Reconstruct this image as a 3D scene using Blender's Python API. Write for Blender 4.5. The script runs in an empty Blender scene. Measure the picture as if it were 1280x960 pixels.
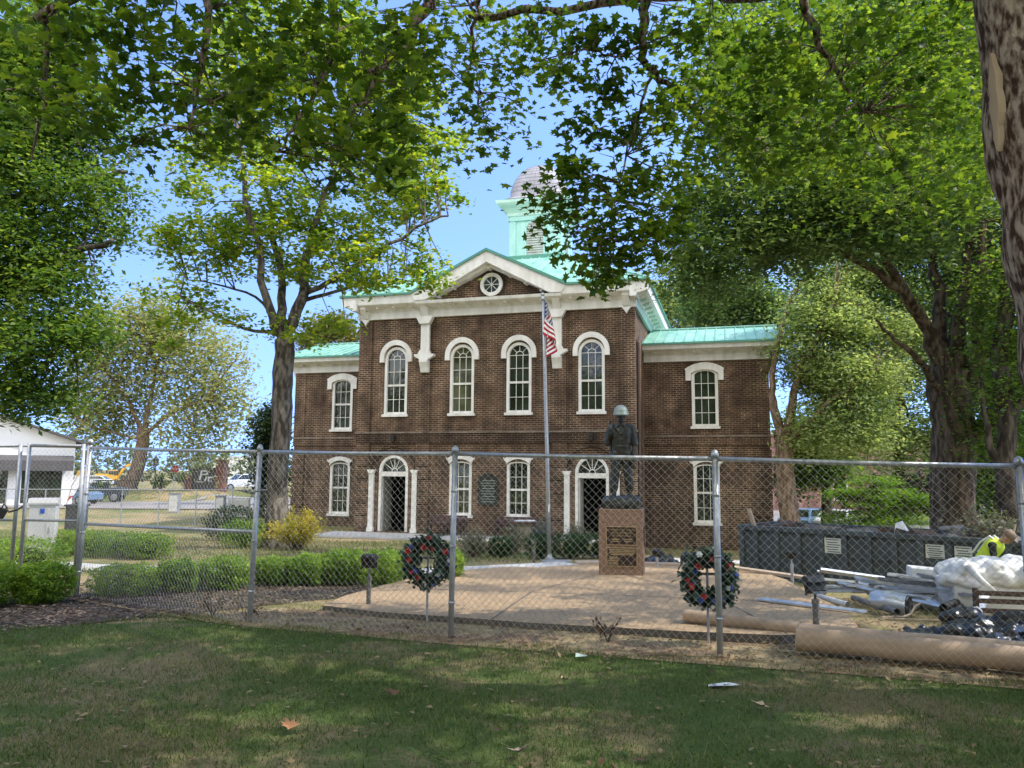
import bpy, math, random
import numpy as np
from mathutils import Vector, Matrix
from mathutils.geometry import tessellate_polygon
random.seed(7)
RNG = np.random.default_rng(11)
PI = math.pi
C = bpy.context.scene.collection

# ------------------------------------------------------------------ terrain and measuring
EYE = 1.65
F, PITCH, ROLL = 961.0, 0.1133, 0.0076
def at(px, py, Y):
    """surveyed point: picture bearing + distance -> world point"""
    a, b = px - 640, py - 480
    c, s = math.cos(ROLL), math.sin(ROLL)
    sx, sy = c*a + s*b, -s*a + c*b
    d = (sx/F, math.cos(PITCH) + sy/F*math.sin(PITCH), math.sin(PITCH) - sy/F*math.cos(PITCH))
    k = Y/d[1]
    return Vector((d[0]*k, Y, d[2]*k + EYE))
def sst(x, a, b):
    t = np.clip((np.asarray(x, float) - a)/(b - a), 0, 1)
    return t*t*(3 - 2*t)
def gz(X, Y):
    X = np.asarray(X, float); Y = np.asarray(Y, float)
    L = np.interp(Y, [-60, 0, 8, 15.5, 25, 32, 54, 70, 95, 200, 700], [.1, 0, 0, -.38, -.8, -1.2, -1.2, -1.35, -1.75, -2.2, -4])
    R = np.interp(Y, [-60, 0, 6, 9, 12, 17.5, 22, 30, 60, 200, 700], [.1, 0, -.05, -.08, -.35, -.86, -1.25, -1.68, -2, -2.4, -4])
    t = sst(X, 2.5, 6)
    z = L*(1 - t) + R*t
    return z + sst(Y, 72, 76)*sst(-X, 27, 30)*(1 - sst(Y, 150, 220))
def G(x, y, dz=0.0):
    return Vector((x, y, float(gz(x, y)) + dz))

# ------------------------------------------------------------------ materials
MATS = {}
def _nodes(name):
    m = bpy.data.materials.new(name); m.use_nodes = True
    nt = m.node_tree
    return m, nt, nt.nodes, nt.links, nt.nodes['Principled BSDF']
def mat(name, col, rough=.7, col2=None, scale=8., metal=0., bump=0., bscale=None, spec=.5, detail=6., contrast=(.3, .7), stretch=None, coord='Object'):
    if name in MATS: return MATS[name]
    m, nt, N, L, P = _nodes(name)
    P.inputs['Roughness'].default_value = rough
    P.inputs['Metallic'].default_value = metal
    P.inputs['Specular IOR Level'].default_value = spec
    tc = N.new('ShaderNodeTexCoord')
    vec = tc.outputs[coord]
    if stretch:
        mp = N.new('ShaderNodeMapping'); mp.inputs['Scale'].default_value = stretch
        L.new(vec, mp.inputs[0]); vec = mp.outputs[0]
    no = N.new('ShaderNodeTexNoise'); no.inputs['Scale'].default_value = scale; no.inputs['Detail'].default_value = detail
    L.new(vec, no.inputs['Vector'])
    if col2 is None: col2 = tuple(min(1, c*1.25) for c in col); col = tuple(c*.8 for c in col)
    r = N.new('ShaderNodeValToRGB')
    r.color_ramp.elements[0].color = (*col, 1); r.color_ramp.elements[1].color = (*col2, 1)
    r.color_ramp.elements[0].position, r.color_ramp.elements[1].position = contrast
    L.new(no.outputs['Fac'], r.inputs[0]); L.new(r.outputs[0], P.inputs['Base Color'])
    if bump:
        n2 = N.new('ShaderNodeTexNoise'); n2.inputs['Scale'].default_value = bscale or scale*4; n2.inputs['Detail'].default_value = 5
        L.new(vec, n2.inputs['Vector'])
        b = N.new('ShaderNodeBump'); b.inputs['Strength'].default_value = bump; b.inputs['Distance'].default_value = .02
        L.new(n2.outputs['Fac'], b.inputs['Height']); L.new(b.outputs[0], P.inputs['Normal'])
    MATS[name] = m
    return m
def leafmat(name, cols, trans=.45, tcol=1.6, rough=.5, nsc=1.3):
    """cols: list of colours spread over the leaves; light passes through the blade"""
    if name in MATS: return MATS[name]
    m, nt, N, L, P = _nodes(name)
    g = N.new('ShaderNodeNewGeometry')
    r = N.new('ShaderNodeValToRGB')
    el = r.color_ramp.elements
    while len(el) < len(cols): el.new(.5)
    for i, c in enumerate(cols):
        el[i].position = i/(len(cols) - 1); el[i].color = (*c, 1)
    no = N.new('ShaderNodeTexNoise'); no.inputs['Scale'].default_value = nsc; no.inputs['Detail'].default_value = 3; L.new(g.outputs['Position'], no.inputs['Vector'])
    mr = N.new('ShaderNodeMapRange'); mr.inputs[1].default_value = .32; mr.inputs[2].default_value = .68; mr.inputs[3].default_value = -.30; mr.inputs[4].default_value = .30; L.new(no.outputs['Fac'], mr.inputs[0])
    ad = N.new('ShaderNodeMath'); ad.operation = 'ADD'; ad.use_clamp = True; L.new(g.outputs['Random Per Island'], ad.inputs[0]); L.new(mr.outputs[0], ad.inputs[1])
    L.new(ad.outputs[0], r.inputs[0])
    L.new(r.outputs[0], P.inputs['Base Color'])
    P.inputs['Roughness'].default_value = rough
    P.inputs['Specular IOR Level'].default_value = .35
    t = N.new('ShaderNodeBsdfTranslucent')
    mx = N.new('ShaderNodeMix'); mx.data_type = 'RGBA'; mx.blend_type = 'MULTIPLY'; mx.inputs[0].default_value = 1
    mx.inputs['B'].default_value = (tcol*1.15, tcol*1.1, tcol*.5, 1)
    L.new(r.outputs[0], mx.inputs['A']); L.new(mx.outputs['Result'], t.inputs[0])
    ms = N.new('ShaderNodeMixShader'); ms.inputs[0].default_value = trans
    L.new(P.outputs[0], ms.inputs[1]); L.new(t.outputs[0], ms.inputs[2])
    L.new(ms.outputs[0], N['Material Output'].inputs[0])
    MATS[name] = m
    return m
def brickmat(name, c1, c2, mortar, radial=None):
    if name in MATS: return MATS[name]
    m, nt, N, L, P = _nodes(name)
    P.inputs['Roughness'].default_value = .85
    P.inputs['Specular IOR Level'].default_value = .25
    tc = N.new('ShaderNodeTexCoord'); sp = N.new('ShaderNodeSeparateXYZ'); L.new(tc.outputs['Object'], sp.inputs[0])
    ad = N.new('ShaderNodeMath'); ad.operation = 'ADD'; L.new(sp.outputs[0], ad.inputs[0]); L.new(sp.outputs[1], ad.inputs[1])
    cb = N.new('ShaderNodeCombineXYZ'); L.new(ad.outputs[0], cb.inputs[0]); L.new(sp.outputs[2], cb.inputs[1])
    b = N.new('ShaderNodeTexBrick'); L.new(cb.outputs[0], b.inputs['Vector'])
    b.inputs['Scale'].default_value = 1; b.inputs['Brick Width'].default_value = .27; b.inputs['Row Height'].default_value = .093
    b.inputs['Mortar Size'].default_value = .012; b.inputs['Mortar Smooth'].default_value = .3; b.inputs['Bias'].default_value = -.1
    no = N.new('ShaderNodeTexNoise'); no.inputs['Scale'].default_value = .9; no.inputs['Detail'].default_value = 7
    L.new(cb.outputs[0], no.inputs['Vector'])
    r = N.new('ShaderNodeValToRGB')
    r.color_ramp.elements[0].position = .36; r.color_ramp.elements[1].position = .64
    r.color_ramp.elements[0].color = tuple(x*.38 for x in mortar) + (1,); r.color_ramp.elements[1].color = (*mortar, 1)
    L.new(no.outputs['Fac'], r.inputs[0]); L.new(r.outputs[0], b.inputs['Mortar'])
    b.inputs['Color1'].default_value = (*c1, 1); b.inputs['Color2'].default_value = (*c2, 1)
    n2 = N.new('ShaderNodeTexNoise'); n2.inputs['Scale'].default_value = 2.3; n2.inputs['Detail'].default_value = 8
    L.new(cb.outputs[0], n2.inputs['Vector'])
    mr = N.new('ShaderNodeMapRange'); mr.inputs[1].default_value = .3; mr.inputs[2].default_value = .7; mr.inputs[3].default_value = .62; mr.inputs[4].default_value = 1.3
    L.new(n2.outputs['Fac'], mr.inputs[0])
    mp = N.new('ShaderNodeMapping'); mp.inputs['Scale'].default_value = (1.3, .22, 1); L.new(cb.outputs[0], mp.inputs[0])
    n4 = N.new('ShaderNodeTexNoise'); n4.inputs['Scale'].default_value = 1.; n4.inputs['Detail'].default_value = 6; L.new(mp.outputs[0], n4.inputs['Vector'])
    m4 = N.new('ShaderNodeMapRange'); m4.inputs[1].default_value = .34; m4.inputs[2].default_value = .66; m4.inputs[3].default_value = .6; m4.inputs[4].default_value = 1.28; L.new(n4.outputs['Fac'], m4.inputs[0])
    mm = N.new('ShaderNodeMath'); mm.operation = 'MULTIPLY'; L.new(mr.outputs[0], mm.inputs[0]); L.new(m4.outputs[0], mm.inputs[1])
    mx = N.new('ShaderNodeMix'); mx.data_type = 'RGBA'; mx.blend_type = 'MULTIPLY'; mx.inputs[0].default_value = 1
    L.new(b.outputs['Color'], mx.inputs['A']); L.new(mm.outputs[0], mx.inputs['B'])
    L.new(mx.outputs['Result'], P.inputs['Base Color'])
    bp = N.new('ShaderNodeBump'); bp.inputs['Strength'].default_value = .5; bp.inputs['Distance'].default_value = .01; bp.invert = True
    L.new(b.outputs['Fac'], bp.inputs['Height']); L.new(bp.outputs[0], P.inputs['Normal'])
    MATS[name] = m
    return m
def turfmat(name, a, b, c, sc=(.55, 3.)):
    """grass / straw / soil by large and small noise (world position)"""
    m, nt, N, L, P = _nodes(name)
    P.inputs['Roughness'].default_value = .9; P.inputs['Specular IOR Level'].default_value = .15
    g = N.new('ShaderNodeNewGeometry')
    n1 = N.new('ShaderNodeTexNoise'); n1.inputs['Scale'].default_value = sc[0]; n1.inputs['Detail'].default_value = 5
    n2 = N.new('ShaderNodeTexNoise'); n2.inputs['Scale'].default_value = sc[1]; n2.inputs['Detail'].default_value = 6
    n3 = N.new('ShaderNodeTexNoise'); n3.inputs['Scale'].default_value = 42; n3.inputs['Detail'].default_value = 4
    for n in (n1, n2, n3): L.new(g.outputs['Position'], n.inputs['Vector'])
    ad = N.new('ShaderNodeMath'); ad.operation = 'MULTIPLY_ADD'; ad.inputs[1].default_value = .45
    L.new(n2.outputs['Fac'], ad.inputs[0]); L.new(n1.outputs['Fac'], ad.inputs[2])
    ad2 = N.new('ShaderNodeMath'); ad2.operation = 'MULTIPLY_ADD'; ad2.inputs[1].default_value = .3
    L.new(n3.outputs['Fac'], ad2.inputs[0]); L.new(ad.outputs[0], ad2.inputs[2])
    r = N.new('ShaderNodeValToRGB'); e = r.color_ramp.elements; e.new(.5); e.new(.7)
    for q, p, k in zip(e, (.76, .9, 1.0, 1.12), (a, tuple((x+y)/2 for x, y in zip(a, b)), b, c)):
        q.position = min(1, p*.86); q.color = (*k, 1)
    L.new(ad2.outputs[0], r.inputs[0]); L.new(r.outputs[0], P.inputs['Base Color'])
    bp = N.new('ShaderNodeBump'); bp.inputs['Strength'].default_value = .6; bp.inputs['Distance'].default_value = .03
    L.new(n3.outputs['Fac'], bp.inputs['Height']); L.new(bp.outputs[0], P.inputs['Normal'])
    MATS[name] = m
    return m
def barkmat(name, c1, c2, sc=9):
    return mat(name, c1, .95, c2, sc, bump=1., bscale=sc*2.2, spec=.15, stretch=(1, 1, .3), contrast=(.42, .62))
def glassmat(name, col, rough=.04):
    if name in MATS: return MATS[name]
    m, nt, N, L, P = _nodes(name)
    P.inputs['Roughness'].default_value = rough; P.inputs['Specular IOR Level'].default_value = .7
    P.inputs['IOR'].default_value = 1.5
    tc = N.new('ShaderNodeTexCoord')
    no = N.new('ShaderNodeTexNoise'); no.inputs['Scale'].default_value = 1.6; no.inputs['Detail'].default_value = 3
    L.new(tc.outputs['Object'], no.inputs['Vector'])
    bp = N.new('ShaderNodeBump'); bp.inputs['Strength'].default_value = .25; bp.inputs['Distance'].default_value = .04
    L.new(no.outputs['Fac'], bp.inputs['Height']); L.new(bp.outputs[0], P.inputs['Normal'])
    r = N.new('ShaderNodeValToRGB'); r.color_ramp.elements[0].color = tuple(x*.5 for x in col) + (1,); r.color_ramp.elements[1].color = tuple(x*1.6 for x in col) + (1,)
    r.color_ramp.elements[0].position = .35; r.color_ramp.elements[1].position = .65
    L.new(no.outputs['Fac'], r.inputs[0]); L.new(r.outputs[0], P.inputs['Base Color'])
    MATS[name] = m
    return m

M_BRICK = brickmat('brick', (.112, .060, .038), (.058, .033, .022), (.42, .32, .21))
M_BRICKD = brickmat('brick_dark', (.050, .026, .019), (.030, .017, .013), (.26, .19, .12))
M_BRICKR = brickmat('brick_red', (.22, .075, .05), (.16, .055, .04), (.4, .33, .28))
M_WHITE = mat('trim_white', (.62, .59, .53), .65, (.82, .80, .74), 3.2, bump=.2, detail=10, stretch=(1, 1, .35), contrast=(.25, .6))
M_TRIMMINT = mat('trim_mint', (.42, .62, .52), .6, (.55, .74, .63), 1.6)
M_MINT = mat('mint_paint', (.28, .54, .47), .6, (.40, .66, .58), 2.5, detail=9, stretch=(1, 1, .3))
M_ROOF = mat('roof_green', (.15, .36, .28), .55, (.29, .50, .41), 2.2, spec=.4, detail=9, stretch=(1, .3, 1))
M_ROOFD = mat('roof_trim_green', (.06, .24, .17), .5, (.09, .30, .22), 1.)
M_SEAM = mat('dome_seam', (.10, .10, .11), .7)
M_SLATE = mat('slate', (.25, .24, .26), .65, (.33, .32, .34), 1.5, bump=.2)
M_GLASS = glassmat('window_glass', (.024, .032, .022))
M_GLASS2 = glassmat('window_glass_blind', (.075, .08, .045))
M_BELT = mat('belt_stone', (.10, .07, .05), .85, (.30, .24, .18), 3.)
M_DARK = mat('interior_dark', (.010, .009, .008), .9)
M_INT = mat('interior_wall', (.25, .24, .22), .8)
M_BLACK = mat('black_metal', (.012, .012, .012), .5, (.025, .025, .024), 6)
M_BRONZE = mat('bronze', (.024, .023, .019), .45, (.055, .058, .050), 4.5, metal=.45, bump=.2, bscale=30)
M_HELM = mat('bronze_pale', (.20, .25, .21), .5, (.32, .38, .33), 6, metal=.2)
M_PLAQUE = mat('plaque_brown', (.030, .014, .008), .5, (.05, .024, .014), 12, metal=.3)
M_GOLD = mat('plaque_gold', (.35, .25, .12), .45, (.45, .34, .18), 9, metal=.4)
M_GRAN = mat('granite_pink', (.13, .072, .045), .75, (.35, .215, .14), 55, detail=3, contrast=(.35, .65))
M_PLAZA = mat('pebble_concrete', (.27, .175, .092), .85, (.47, .33, .19), 26, bump=.9, bscale=38, detail=12, contrast=(.36, .62), coord='Object')
M_CURB = mat('plaza_edge', (.07, .06, .05), .9, (.14, .12, .10), 7, bump=.4)
M_CONC = mat('concrete', (.42, .40, .37), .85, (.56, .54, .50), 1.4, bump=.2, bscale=40)
M_ASPH = mat('asphalt', (.20, .18, .165), .9, (.28, .26, .24), .5, bump=.2, bscale=30)
M_GALV = mat('galvanized', (.34, .35, .36), .42, (.50, .51, .52), 14, metal=.55, bump=.1)
M_WIRE = mat('fence_wire', (.40, .40, .39), .45, (.55, .55, .54), 30, metal=.5)
M_SHEET = mat('sheet_metal', (.42, .45, .48), .33, (.62, .66, .70), 5, metal=.6)
M_SHEETD = mat('sheet_metal_dull', (.16, .175, .19), .5, (.27, .29, .31), 5, metal=.4)
M_DUMP = mat('dumpster_paint', (.030, .040, .046), .55, (.062, .078, .088), 3.2, bump=.3, bscale=14)
M_DUMPR = mat('dumpster_rust', (.05, .03, .02), .8, (.10, .06, .04), 6)
M_PAPERW = mat('white_sign', (.62, .64, .58), .6, (.72, .73, .68), 6)
M_INK = mat('sign_ink', (.10, .13, .12), .7)
M_CARD = mat('kraft_card', (.36, .25, .16), .8, (.47, .345, .235), 3.5, stretch=(.4, 2.5, 2.5))
M_WOOD = mat('old_wood', (.060, .035, .022), .8, (.11, .068, .045), 9, stretch=(.4, 4, 4))
M_LUMBER = mat('pale_lumber', (.34, .25, .17), .8, (.46, .36, .26), 7, stretch=(.5, 4, 4))
M_BENCH = mat('maroon_bench', (.045, .018, .018), .55, (.075, .032, .03), 6)
M_PLASTIC = mat('white_plastic', (.64, .63, .60), .38, (.78, .77, .75), 3.5, bump=.5, bscale=9)
M_TARP = mat('black_plastic', (.008, .009, .011), .28, (.018, .020, .024), 5, bump=.7, bscale=12)
M_PIPE = mat('white_pipe', (.60, .60, .58), .4, (.72, .72, .70), 5)
M_SKIN = mat('skin', (.42, .22, .14), .55, (.50, .27, .18), 18)
M_VEST = mat('hi_vis', (.50, .66, .02), .7, (.62, .78, .05), 12)
M_TEE = mat('black_tee', (.012, .012, .013), .85)
M_JEANS = mat('work_trousers', (.05, .06, .09), .85, (.08, .09, .13), 14)
M_CAP = mat('tan_cap', (.18, .12, .08), .8, (.26, .18, .12), 25)
M_CAB = mat('cabinet_grey', (.50, .50, .49), .55, (.60, .60, .59), 3)
M_BLUE = mat('sticker_blue', (.02, .08, .45), .5)
M_RED = mat('red_paint', (.45, .025, .02), .5)
M_YEL = mat('machine_yellow', (.72, .36, .02), .5, (.80, .44, .04), 2)
M_CARW = mat('car_white', (.72, .73, .74), .25, (.76, .77, .78), 2, spec=.6)
M_CARD_ = mat('car_dark', (.035, .045, .055), .25, (.05, .06, .07), 2, spec=.6)
M_CARB = mat('car_blue', (.12, .2, .30), .25, (.16, .25, .36), 2, spec=.6)
M_TYRE = mat('tyre', (.015, .015, .015), .85)
M_RIM = mat('rim', (.35, .36, .37), .35, metal=.6)
M_FLW = mat('flag_white', (.74, .73, .71), .8)
M_FLR = mat('flag_red', (.36, .012, .025), .8)
M_FLB = mat('flag_blue', (.010, .014, .075), .8)
M_NAVY = mat('flower_blue', (.03, .06, .28), .7, (.06, .11, .40), 30)
M_STORE = mat('store_white', (.70, .70, .69), .7, (.78, .78, .77), .7)
M_AWN = mat('awning_charcoal', (.065, .062, .062), .8, (.085, .08, .08), 1)
M_MULCH = mat('mulch', (.030, .020, .014), .95, (.12, .08, .055), 26, bump=1., bscale=60)
M_LIT = mat('paper', (.66, .68, .72), .7, (.78, .79, .82), 9)
M_DRYLEAF = mat('dry_leaf', (.30, .13, .05), .8, (.42, .22, .10), 20)
L_MAPLE = leafmat('leaf_maple', [(.036, .072, .012), (.060, .112, .015), (.095, .155, .018), (.16, .215, .024)], .55, 2.1)
L_MAPLE2 = leafmat('leaf_maple_sun', [(.09, .16, .022), (.14, .225, .028), (.22, .30, .035), (.36, .38, .04)], .5, 1.8)
L_OAK = leafmat('leaf_oak', [(.034, .080, .020), (.062, .125, .026), (.10, .17, .032), (.18, .245, .05)], .46, 1.9)
L_RIGHT = leafmat('leaf_right', [(.045, .090, .03), (.075, .13, .045), (.115, .18, .065), (.19, .25, .11)], .44, 1.9)
L_SAGE = leafmat('leaf_sage', [(.15, .22, .09), (.21, .28, .12), (.28, .35, .16), (.37, .43, .22)], .48, 1.6)
L_LIME = leafmat('leaf_lime', [(.045, .11, .012), (.07, .15, .016), (.11, .20, .02), (.18, .27, .03)], .5, 2.2)
L_WILLOW = leafmat('leaf_willow', [(.17, .20, .09), (.23, .26, .12), (.30, .32, .15), (.38, .37, .17)], .45, 1.4)
L_DARK = leafmat('leaf_dark', [(.016, .030, .012), (.024, .045, .016), (.035, .06, .02), (.05, .08, .03)], .3, 1.4)
L_BOX = leafmat('leaf_boxwood', [(.07, .15, .02), (.125, .22, .026), (.20, .31, .035), (.32, .42, .06)], .42, 1.7)
L_YEL = leafmat('leaf_yellow', [(.22, .24, .03), (.38, .35, .03), (.55, .45, .04), (.66, .54, .07)], .35, 1.3)
L_GREY = leafmat('leaf_greygreen', [(.09, .12, .07), (.14, .17, .10), (.20, .22, .15), (.26, .26, .2)], .3, 1.2)
L_WREATH = leafmat('leaf_wreath', [(.010, .030, .016), (.020, .055, .032), (.040, .085, .055), (.09, .13, .10)], .2, 1.2)
L_STRAW = leafmat('dry_stuff', [(.24, .17, .09), (.33, .24, .13), (.16, .10, .055), (.10, .055, .03)], .2, 1.)
L_CHIP = leafmat('chips', [(.04, .026, .018), (.09, .06, .04), (.17, .12, .08), (.30, .22, .16)], .05, 1.)
M_BARK = barkmat('bark_grey', (.060, .050, .040), (.20, .175, .145))
M_BARKD = barkmat('bark_dark', (.038, .030, .024), (.12, .10, .08))
M_BARK2 = barkmat('bark_brown', (.055, .040, .028), (.17, .13, .095))
M_BARKT = barkmat('bark_tan', (.13, .085, .055), (.30, .22, .16))
M_BARKN = barkmat('bark_near', (.065, .036, .025), (.44, .34, .27), 24)

M_PALEWD = mat('bare_wood', (.42, .30, .20), .8, (.55, .42, .30), 6, stretch=(1, 1, .2))

# ------------------------------------------------------------------ mesh building
class MB:
    def __init__(s): s.v = []; s.f = []; s.m = []
    def add(s, vs, fs, mi=0):
        o = len(s.v); s.v += [tuple(v) for v in vs]; s.f += [tuple(i + o for i in f) for f in fs]; s.m += [mi]*len(fs)
        return s
    def box(s, c, d, rz=0., rx=0., ry=0., mi=0, taper=1.):
        x, y, z = d[0]/2, d[1]/2, d[2]/2
        p = [(-x, -y, -z), (x, -y, -z), (x, y, -z), (-x, y, -z), (-x*taper, -y*taper, z), (x*taper, -y*taper, z), (x*taper, y*taper, z), (-x*taper, y*taper, z)]
        if rz or rx or ry:
            R = Matrix.Rotation(rz, 3, 'Z') @ Matrix.Rotation(ry, 3, 'Y') @ Matrix.Rotation(rx, 3, 'X')
            p = [R @ Vector(q) for q in p]
        return s.add([(q[0]+c[0], q[1]+c[1], q[2]+c[2]) for q in p], [(3, 2, 1, 0), (4, 5, 6, 7), (0, 1, 5, 4), (1, 2, 6, 5), (2, 3, 7, 6), (3, 0, 4, 7)], mi)
    def bb(s, x0, x1, y0, y1, z0, z1, mi=0):
        return s.box(((x0+x1)/2, (y0+y1)/2, (z0+z1)/2), (x1-x0, y1-y0, z1-z0), mi=mi)
    def tube(s, pts, rad, n=8, caps=True, mi=0, wob=0.):
        pts = [Vector(p) for p in pts]
        if not hasattr(rad, '__len__'): rad = [rad]*len(pts)
        vs, fs = [], []
        up = Vector((0, 0, 1)) if abs((pts[-1]-pts[0]).normalized().z) < .9 else Vector((0, 1, 0))
        a = None
        for i, p in enumerate(pts):
            t = (pts[min(i+1, len(pts)-1)] - pts[max(i-1, 0)])
            t = t.normalized() if t.length > 1e-9 else Vector((0, 0, 1))
            a = (up - t*up.dot(t)).normalized() if a is None else (a - t*a.dot(t)).normalized()
            b = t.cross(a)
            for k in range(n):
                q = 2*PI*k/n
                r = rad[i]*(1 + (wob*math.sin(3*q + i*.7) + wob*.6*math.sin(7*q + i*1.3) if wob else 0))
                vs.append(p + a*(math.cos(q)*r) + b*(math.sin(q)*r))
        for i in range(len(pts)-1):
            for k in range(n):
                fs.append((i*n+k, i*n+(k+1) % n, (i+1)*n+(k+1) % n, (i+1)*n+k))
        if caps: fs += [tuple(range(n))[::-1], tuple(range((len(pts)-1)*n, len(pts)*n))]
        return s.add(vs, fs, mi)
    def cap(s, a, b, ra, rb, n=10):
        """capsule from a to b"""
        a, b = Vector(a), Vector(b); d = (b-a); l = d.length; d = d/l if l > 1e-9 else Vector((0, 0, 1))
        pts, rad = [], []
        for q in (-.98, -.8, -.5): pts.append(a + d*ra*q); rad.append(ra*math.sqrt(1-q*q))
        pts += [a, b]; rad += [ra, rb]
        for q in (.5, .8, .98): pts.append(b + d*rb*q); rad.append(rb*math.sqrt(1-q*q))
        return s.tube(pts, rad, n)
    def ell(s, c, r, n=14, m=9, R=None):
        vs, fs = [], []
        for i in range(m+1):
            th = PI*(i+.001)/(m+.002)
            for k in range(n):
                q = Vector((r[0]*math.sin(th)*math.cos(2*PI*k/n), r[1]*math.sin(th)*math.sin(2*PI*k/n), r[2]*math.cos(th)))
                if R: q = R @ q
                vs.append((q[0]+c[0], q[1]+c[1], q[2]+c[2]))
        for i in range(m):
            for k in range(n): fs.append((i*n+k, (i+1)*n+k, (i+1)*n+(k+1) % n, i*n+(k+1) % n))
        fs += [tuple(range(n)), tuple(range(m*n, m*n+n))[::-1]]
        return s.add(vs, fs)
    def lathe(s, c, prof, n=16, mi=0):
        vs, fs = [], []
        for r, z in prof:
            for k in range(n): vs.append((c[0]+r*math.cos(2*PI*k/n), c[1]+r*math.sin(2*PI*k/n), c[2]+z))
        for i in range(len(prof)-1):
            for k in range(n): fs.append((i*n+k, i*n+(k+1) % n, (i+1)*n+(k+1) % n, (i+1)*n+k))
        fs += [tuple(range(n))[::-1], tuple(range((len(prof)-1)*n, len(prof)*n))]
        return s.add(vs, fs, mi)
    def prism(s, poly, axis, a, b, mi=0):
        """2-D polygon (p,q) pushed along axis from a to b; axis 'y': p=x,q=z; 'x': p=y,q=z; 'z': p=x,q=y"""
        m = {'y': lambda p, q, t: (p, t, q), 'x': lambda p, q, t: (t, p, q), 'z': lambda p, q, t: (p, q, t)}[axis]
        n = len(poly)
        vs = [m(p, q, a) for p, q in poly] + [m(p, q, b) for p, q in poly]
        tri = tessellate_polygon([[Vector((p, q, 0)) for p, q in poly]])
        fs = [t for t in tri] + [tuple(i+n for i in t[::-1]) for t in tri]
        fs += [(i, (i+1) % n, (i+1) % n+n, i+n) for i in range(n)]
        return s.add(vs, fs, mi)
    def build(s, name, mats, parent=None, smooth=False, label=None, kind=None, bevel=0):
        me = bpy.data.meshes.new(name)
        me.from_pydata(s.v, [], s.f); me.update()
        ms = mats if isinstance(mats, (list, tuple)) else [mats]
        for m in ms: me.materials.append(m)
        if len(ms) > 1: me.polygons.foreach_set('material_index', s.m)
        if smooth: me.polygons.foreach_set('use_smooth', [True]*len(me.polygons))
        bm_fix(me)
        o = bpy.data.objects.new(name, me); C.objects.link(o)
        if parent is not None: o.parent = parent
        if label: o['label'] = label
        if kind: o['kind'] = kind
        if bevel:
            b = o.modifiers.new('bevel', 'BEVEL'); b.width = bevel; b.segments = 2; b.limit_method = 'ANGLE'
        return o
def bm_fix(me):
    import bmesh
    b = bmesh.new(); b.from_mesh(me); bmesh.ops.recalc_face_normals(b, faces=b.faces); b.to_mesh(me); b.free()
def thing(name, label, cat, loc=(0, 0, 0), rz=0., group=None):
    o = bpy.data.objects.new(name, None); C.objects.link(o)
    o.location = loc; o.rotation_euler = (0, 0, rz); o.empty_display_size = .3
    o['label'] = label; o['category'] = cat
    if group: o['group'] = group
    return o
def tag(o, label, cat, group=None):
    o['label'] = label; o['category'] = cat
    if group: o['group'] = group
    return o
def dup(root, loc, rz, label=None, scale=None):
    r = root.copy(); C.objects.link(r); r.location = loc; r.rotation_euler = (0, 0, rz)
    if label: r['label'] = label
    if scale: r.scale = scale
    for ch in list(root.children):
        c = ch.copy(); C.objects.link(c); c.parent = r
        for g in ch.children:
            d = g.copy(); C.objects.link(d); d.parent = c
    return r
def npmesh(name, V, Fc, nper, m, parent=None, smooth=False, kind=None):
    """fast mesh from numpy: V (n,3), Fc (k,nper) indices"""
    me = bpy.data.meshes.new(name)
    k = len(Fc)
    me.vertices.add(len(V)); me.vertices.foreach_set('co', np.ascontiguousarray(V, dtype=np.float32).ravel())
    me.loops.add(k*nper); me.loops.foreach_set('vertex_index', np.ascontiguousarray(Fc, dtype=np.int32).ravel())
    me.polygons.add(k)
    me.polygons.foreach_set('loop_start', np.arange(0, k*nper, nper, dtype=np.int32))
    if smooth: me.polygons.foreach_set('use_smooth', np.ones(k, dtype=bool))
    me.materials.append(m); me.update(calc_edges=True)
    o = bpy.data.objects.new(name, me); C.objects.link(o)
    if parent is not None: o.parent = parent
    if kind: o['kind'] = kind
    return o
def text_into(mb, txt, size, place, mi=0, depth=.004):
    cu = bpy.data.curves.new('lettering', 'FONT'); cu.body = txt; cu.size = size; cu.align_x = 'CENTER'; cu.align_y = 'CENTER'
    cu.extrude = depth; cu.resolution_u = 2
    o = bpy.data.objects.new('lettering', cu); C.objects.link(o)
    me = bpy.data.meshes.new_from_object(o)
    mb.add([place(v.co) for v in me.vertices], [tuple(p.vertices) for p in me.polygons], mi)
    bpy.data.objects.remove(o); bpy.data.curves.remove(cu); bpy.data.meshes.remove(me)

# ------------------------------------------------------------------ leaves
def rotmats(n, tilt=.9, rng=RNG):
    """random leaf frames: normal leaning away from straight up by up to tilt*90deg"""
    az = rng.uniform(0, 2*PI, n); ti = rng.normal(0, tilt*.75, n); sp = rng.uniform(0, 2*PI, n)
    ca, sa, ct, st, cs, ss = np.cos(az), np.sin(az), np.cos(ti), np.sin(ti), np.cos(sp), np.sin(sp)
    Rz1 = np.zeros((n, 3, 3)); Rz1[:, 0, 0] = ca; Rz1[:, 0, 1] = -sa; Rz1[:, 1, 0] = sa; Rz1[:, 1, 1] = ca; Rz1[:, 2, 2] = 1
    Rx = np.zeros((n, 3, 3)); Rx[:, 0, 0] = 1; Rx[:, 1, 1] = ct; Rx[:, 1, 2] = -st; Rx[:, 2, 1] = st; Rx[:, 2, 2] = ct
    Rz2 = np.zeros((n, 3, 3)); Rz2[:, 0, 0] = cs; Rz2[:, 0, 1] = -ss; Rz2[:, 1, 0] = ss; Rz2[:, 1, 1] = cs; Rz2[:, 2, 2] = 1
    return Rz1 @ Rx @ Rz2
T_OVAL = np.array([(-.5, 0, 0), (-.05, -.27, .06), (.5, 0, -.06), (-.05, .27, .06)])
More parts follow.
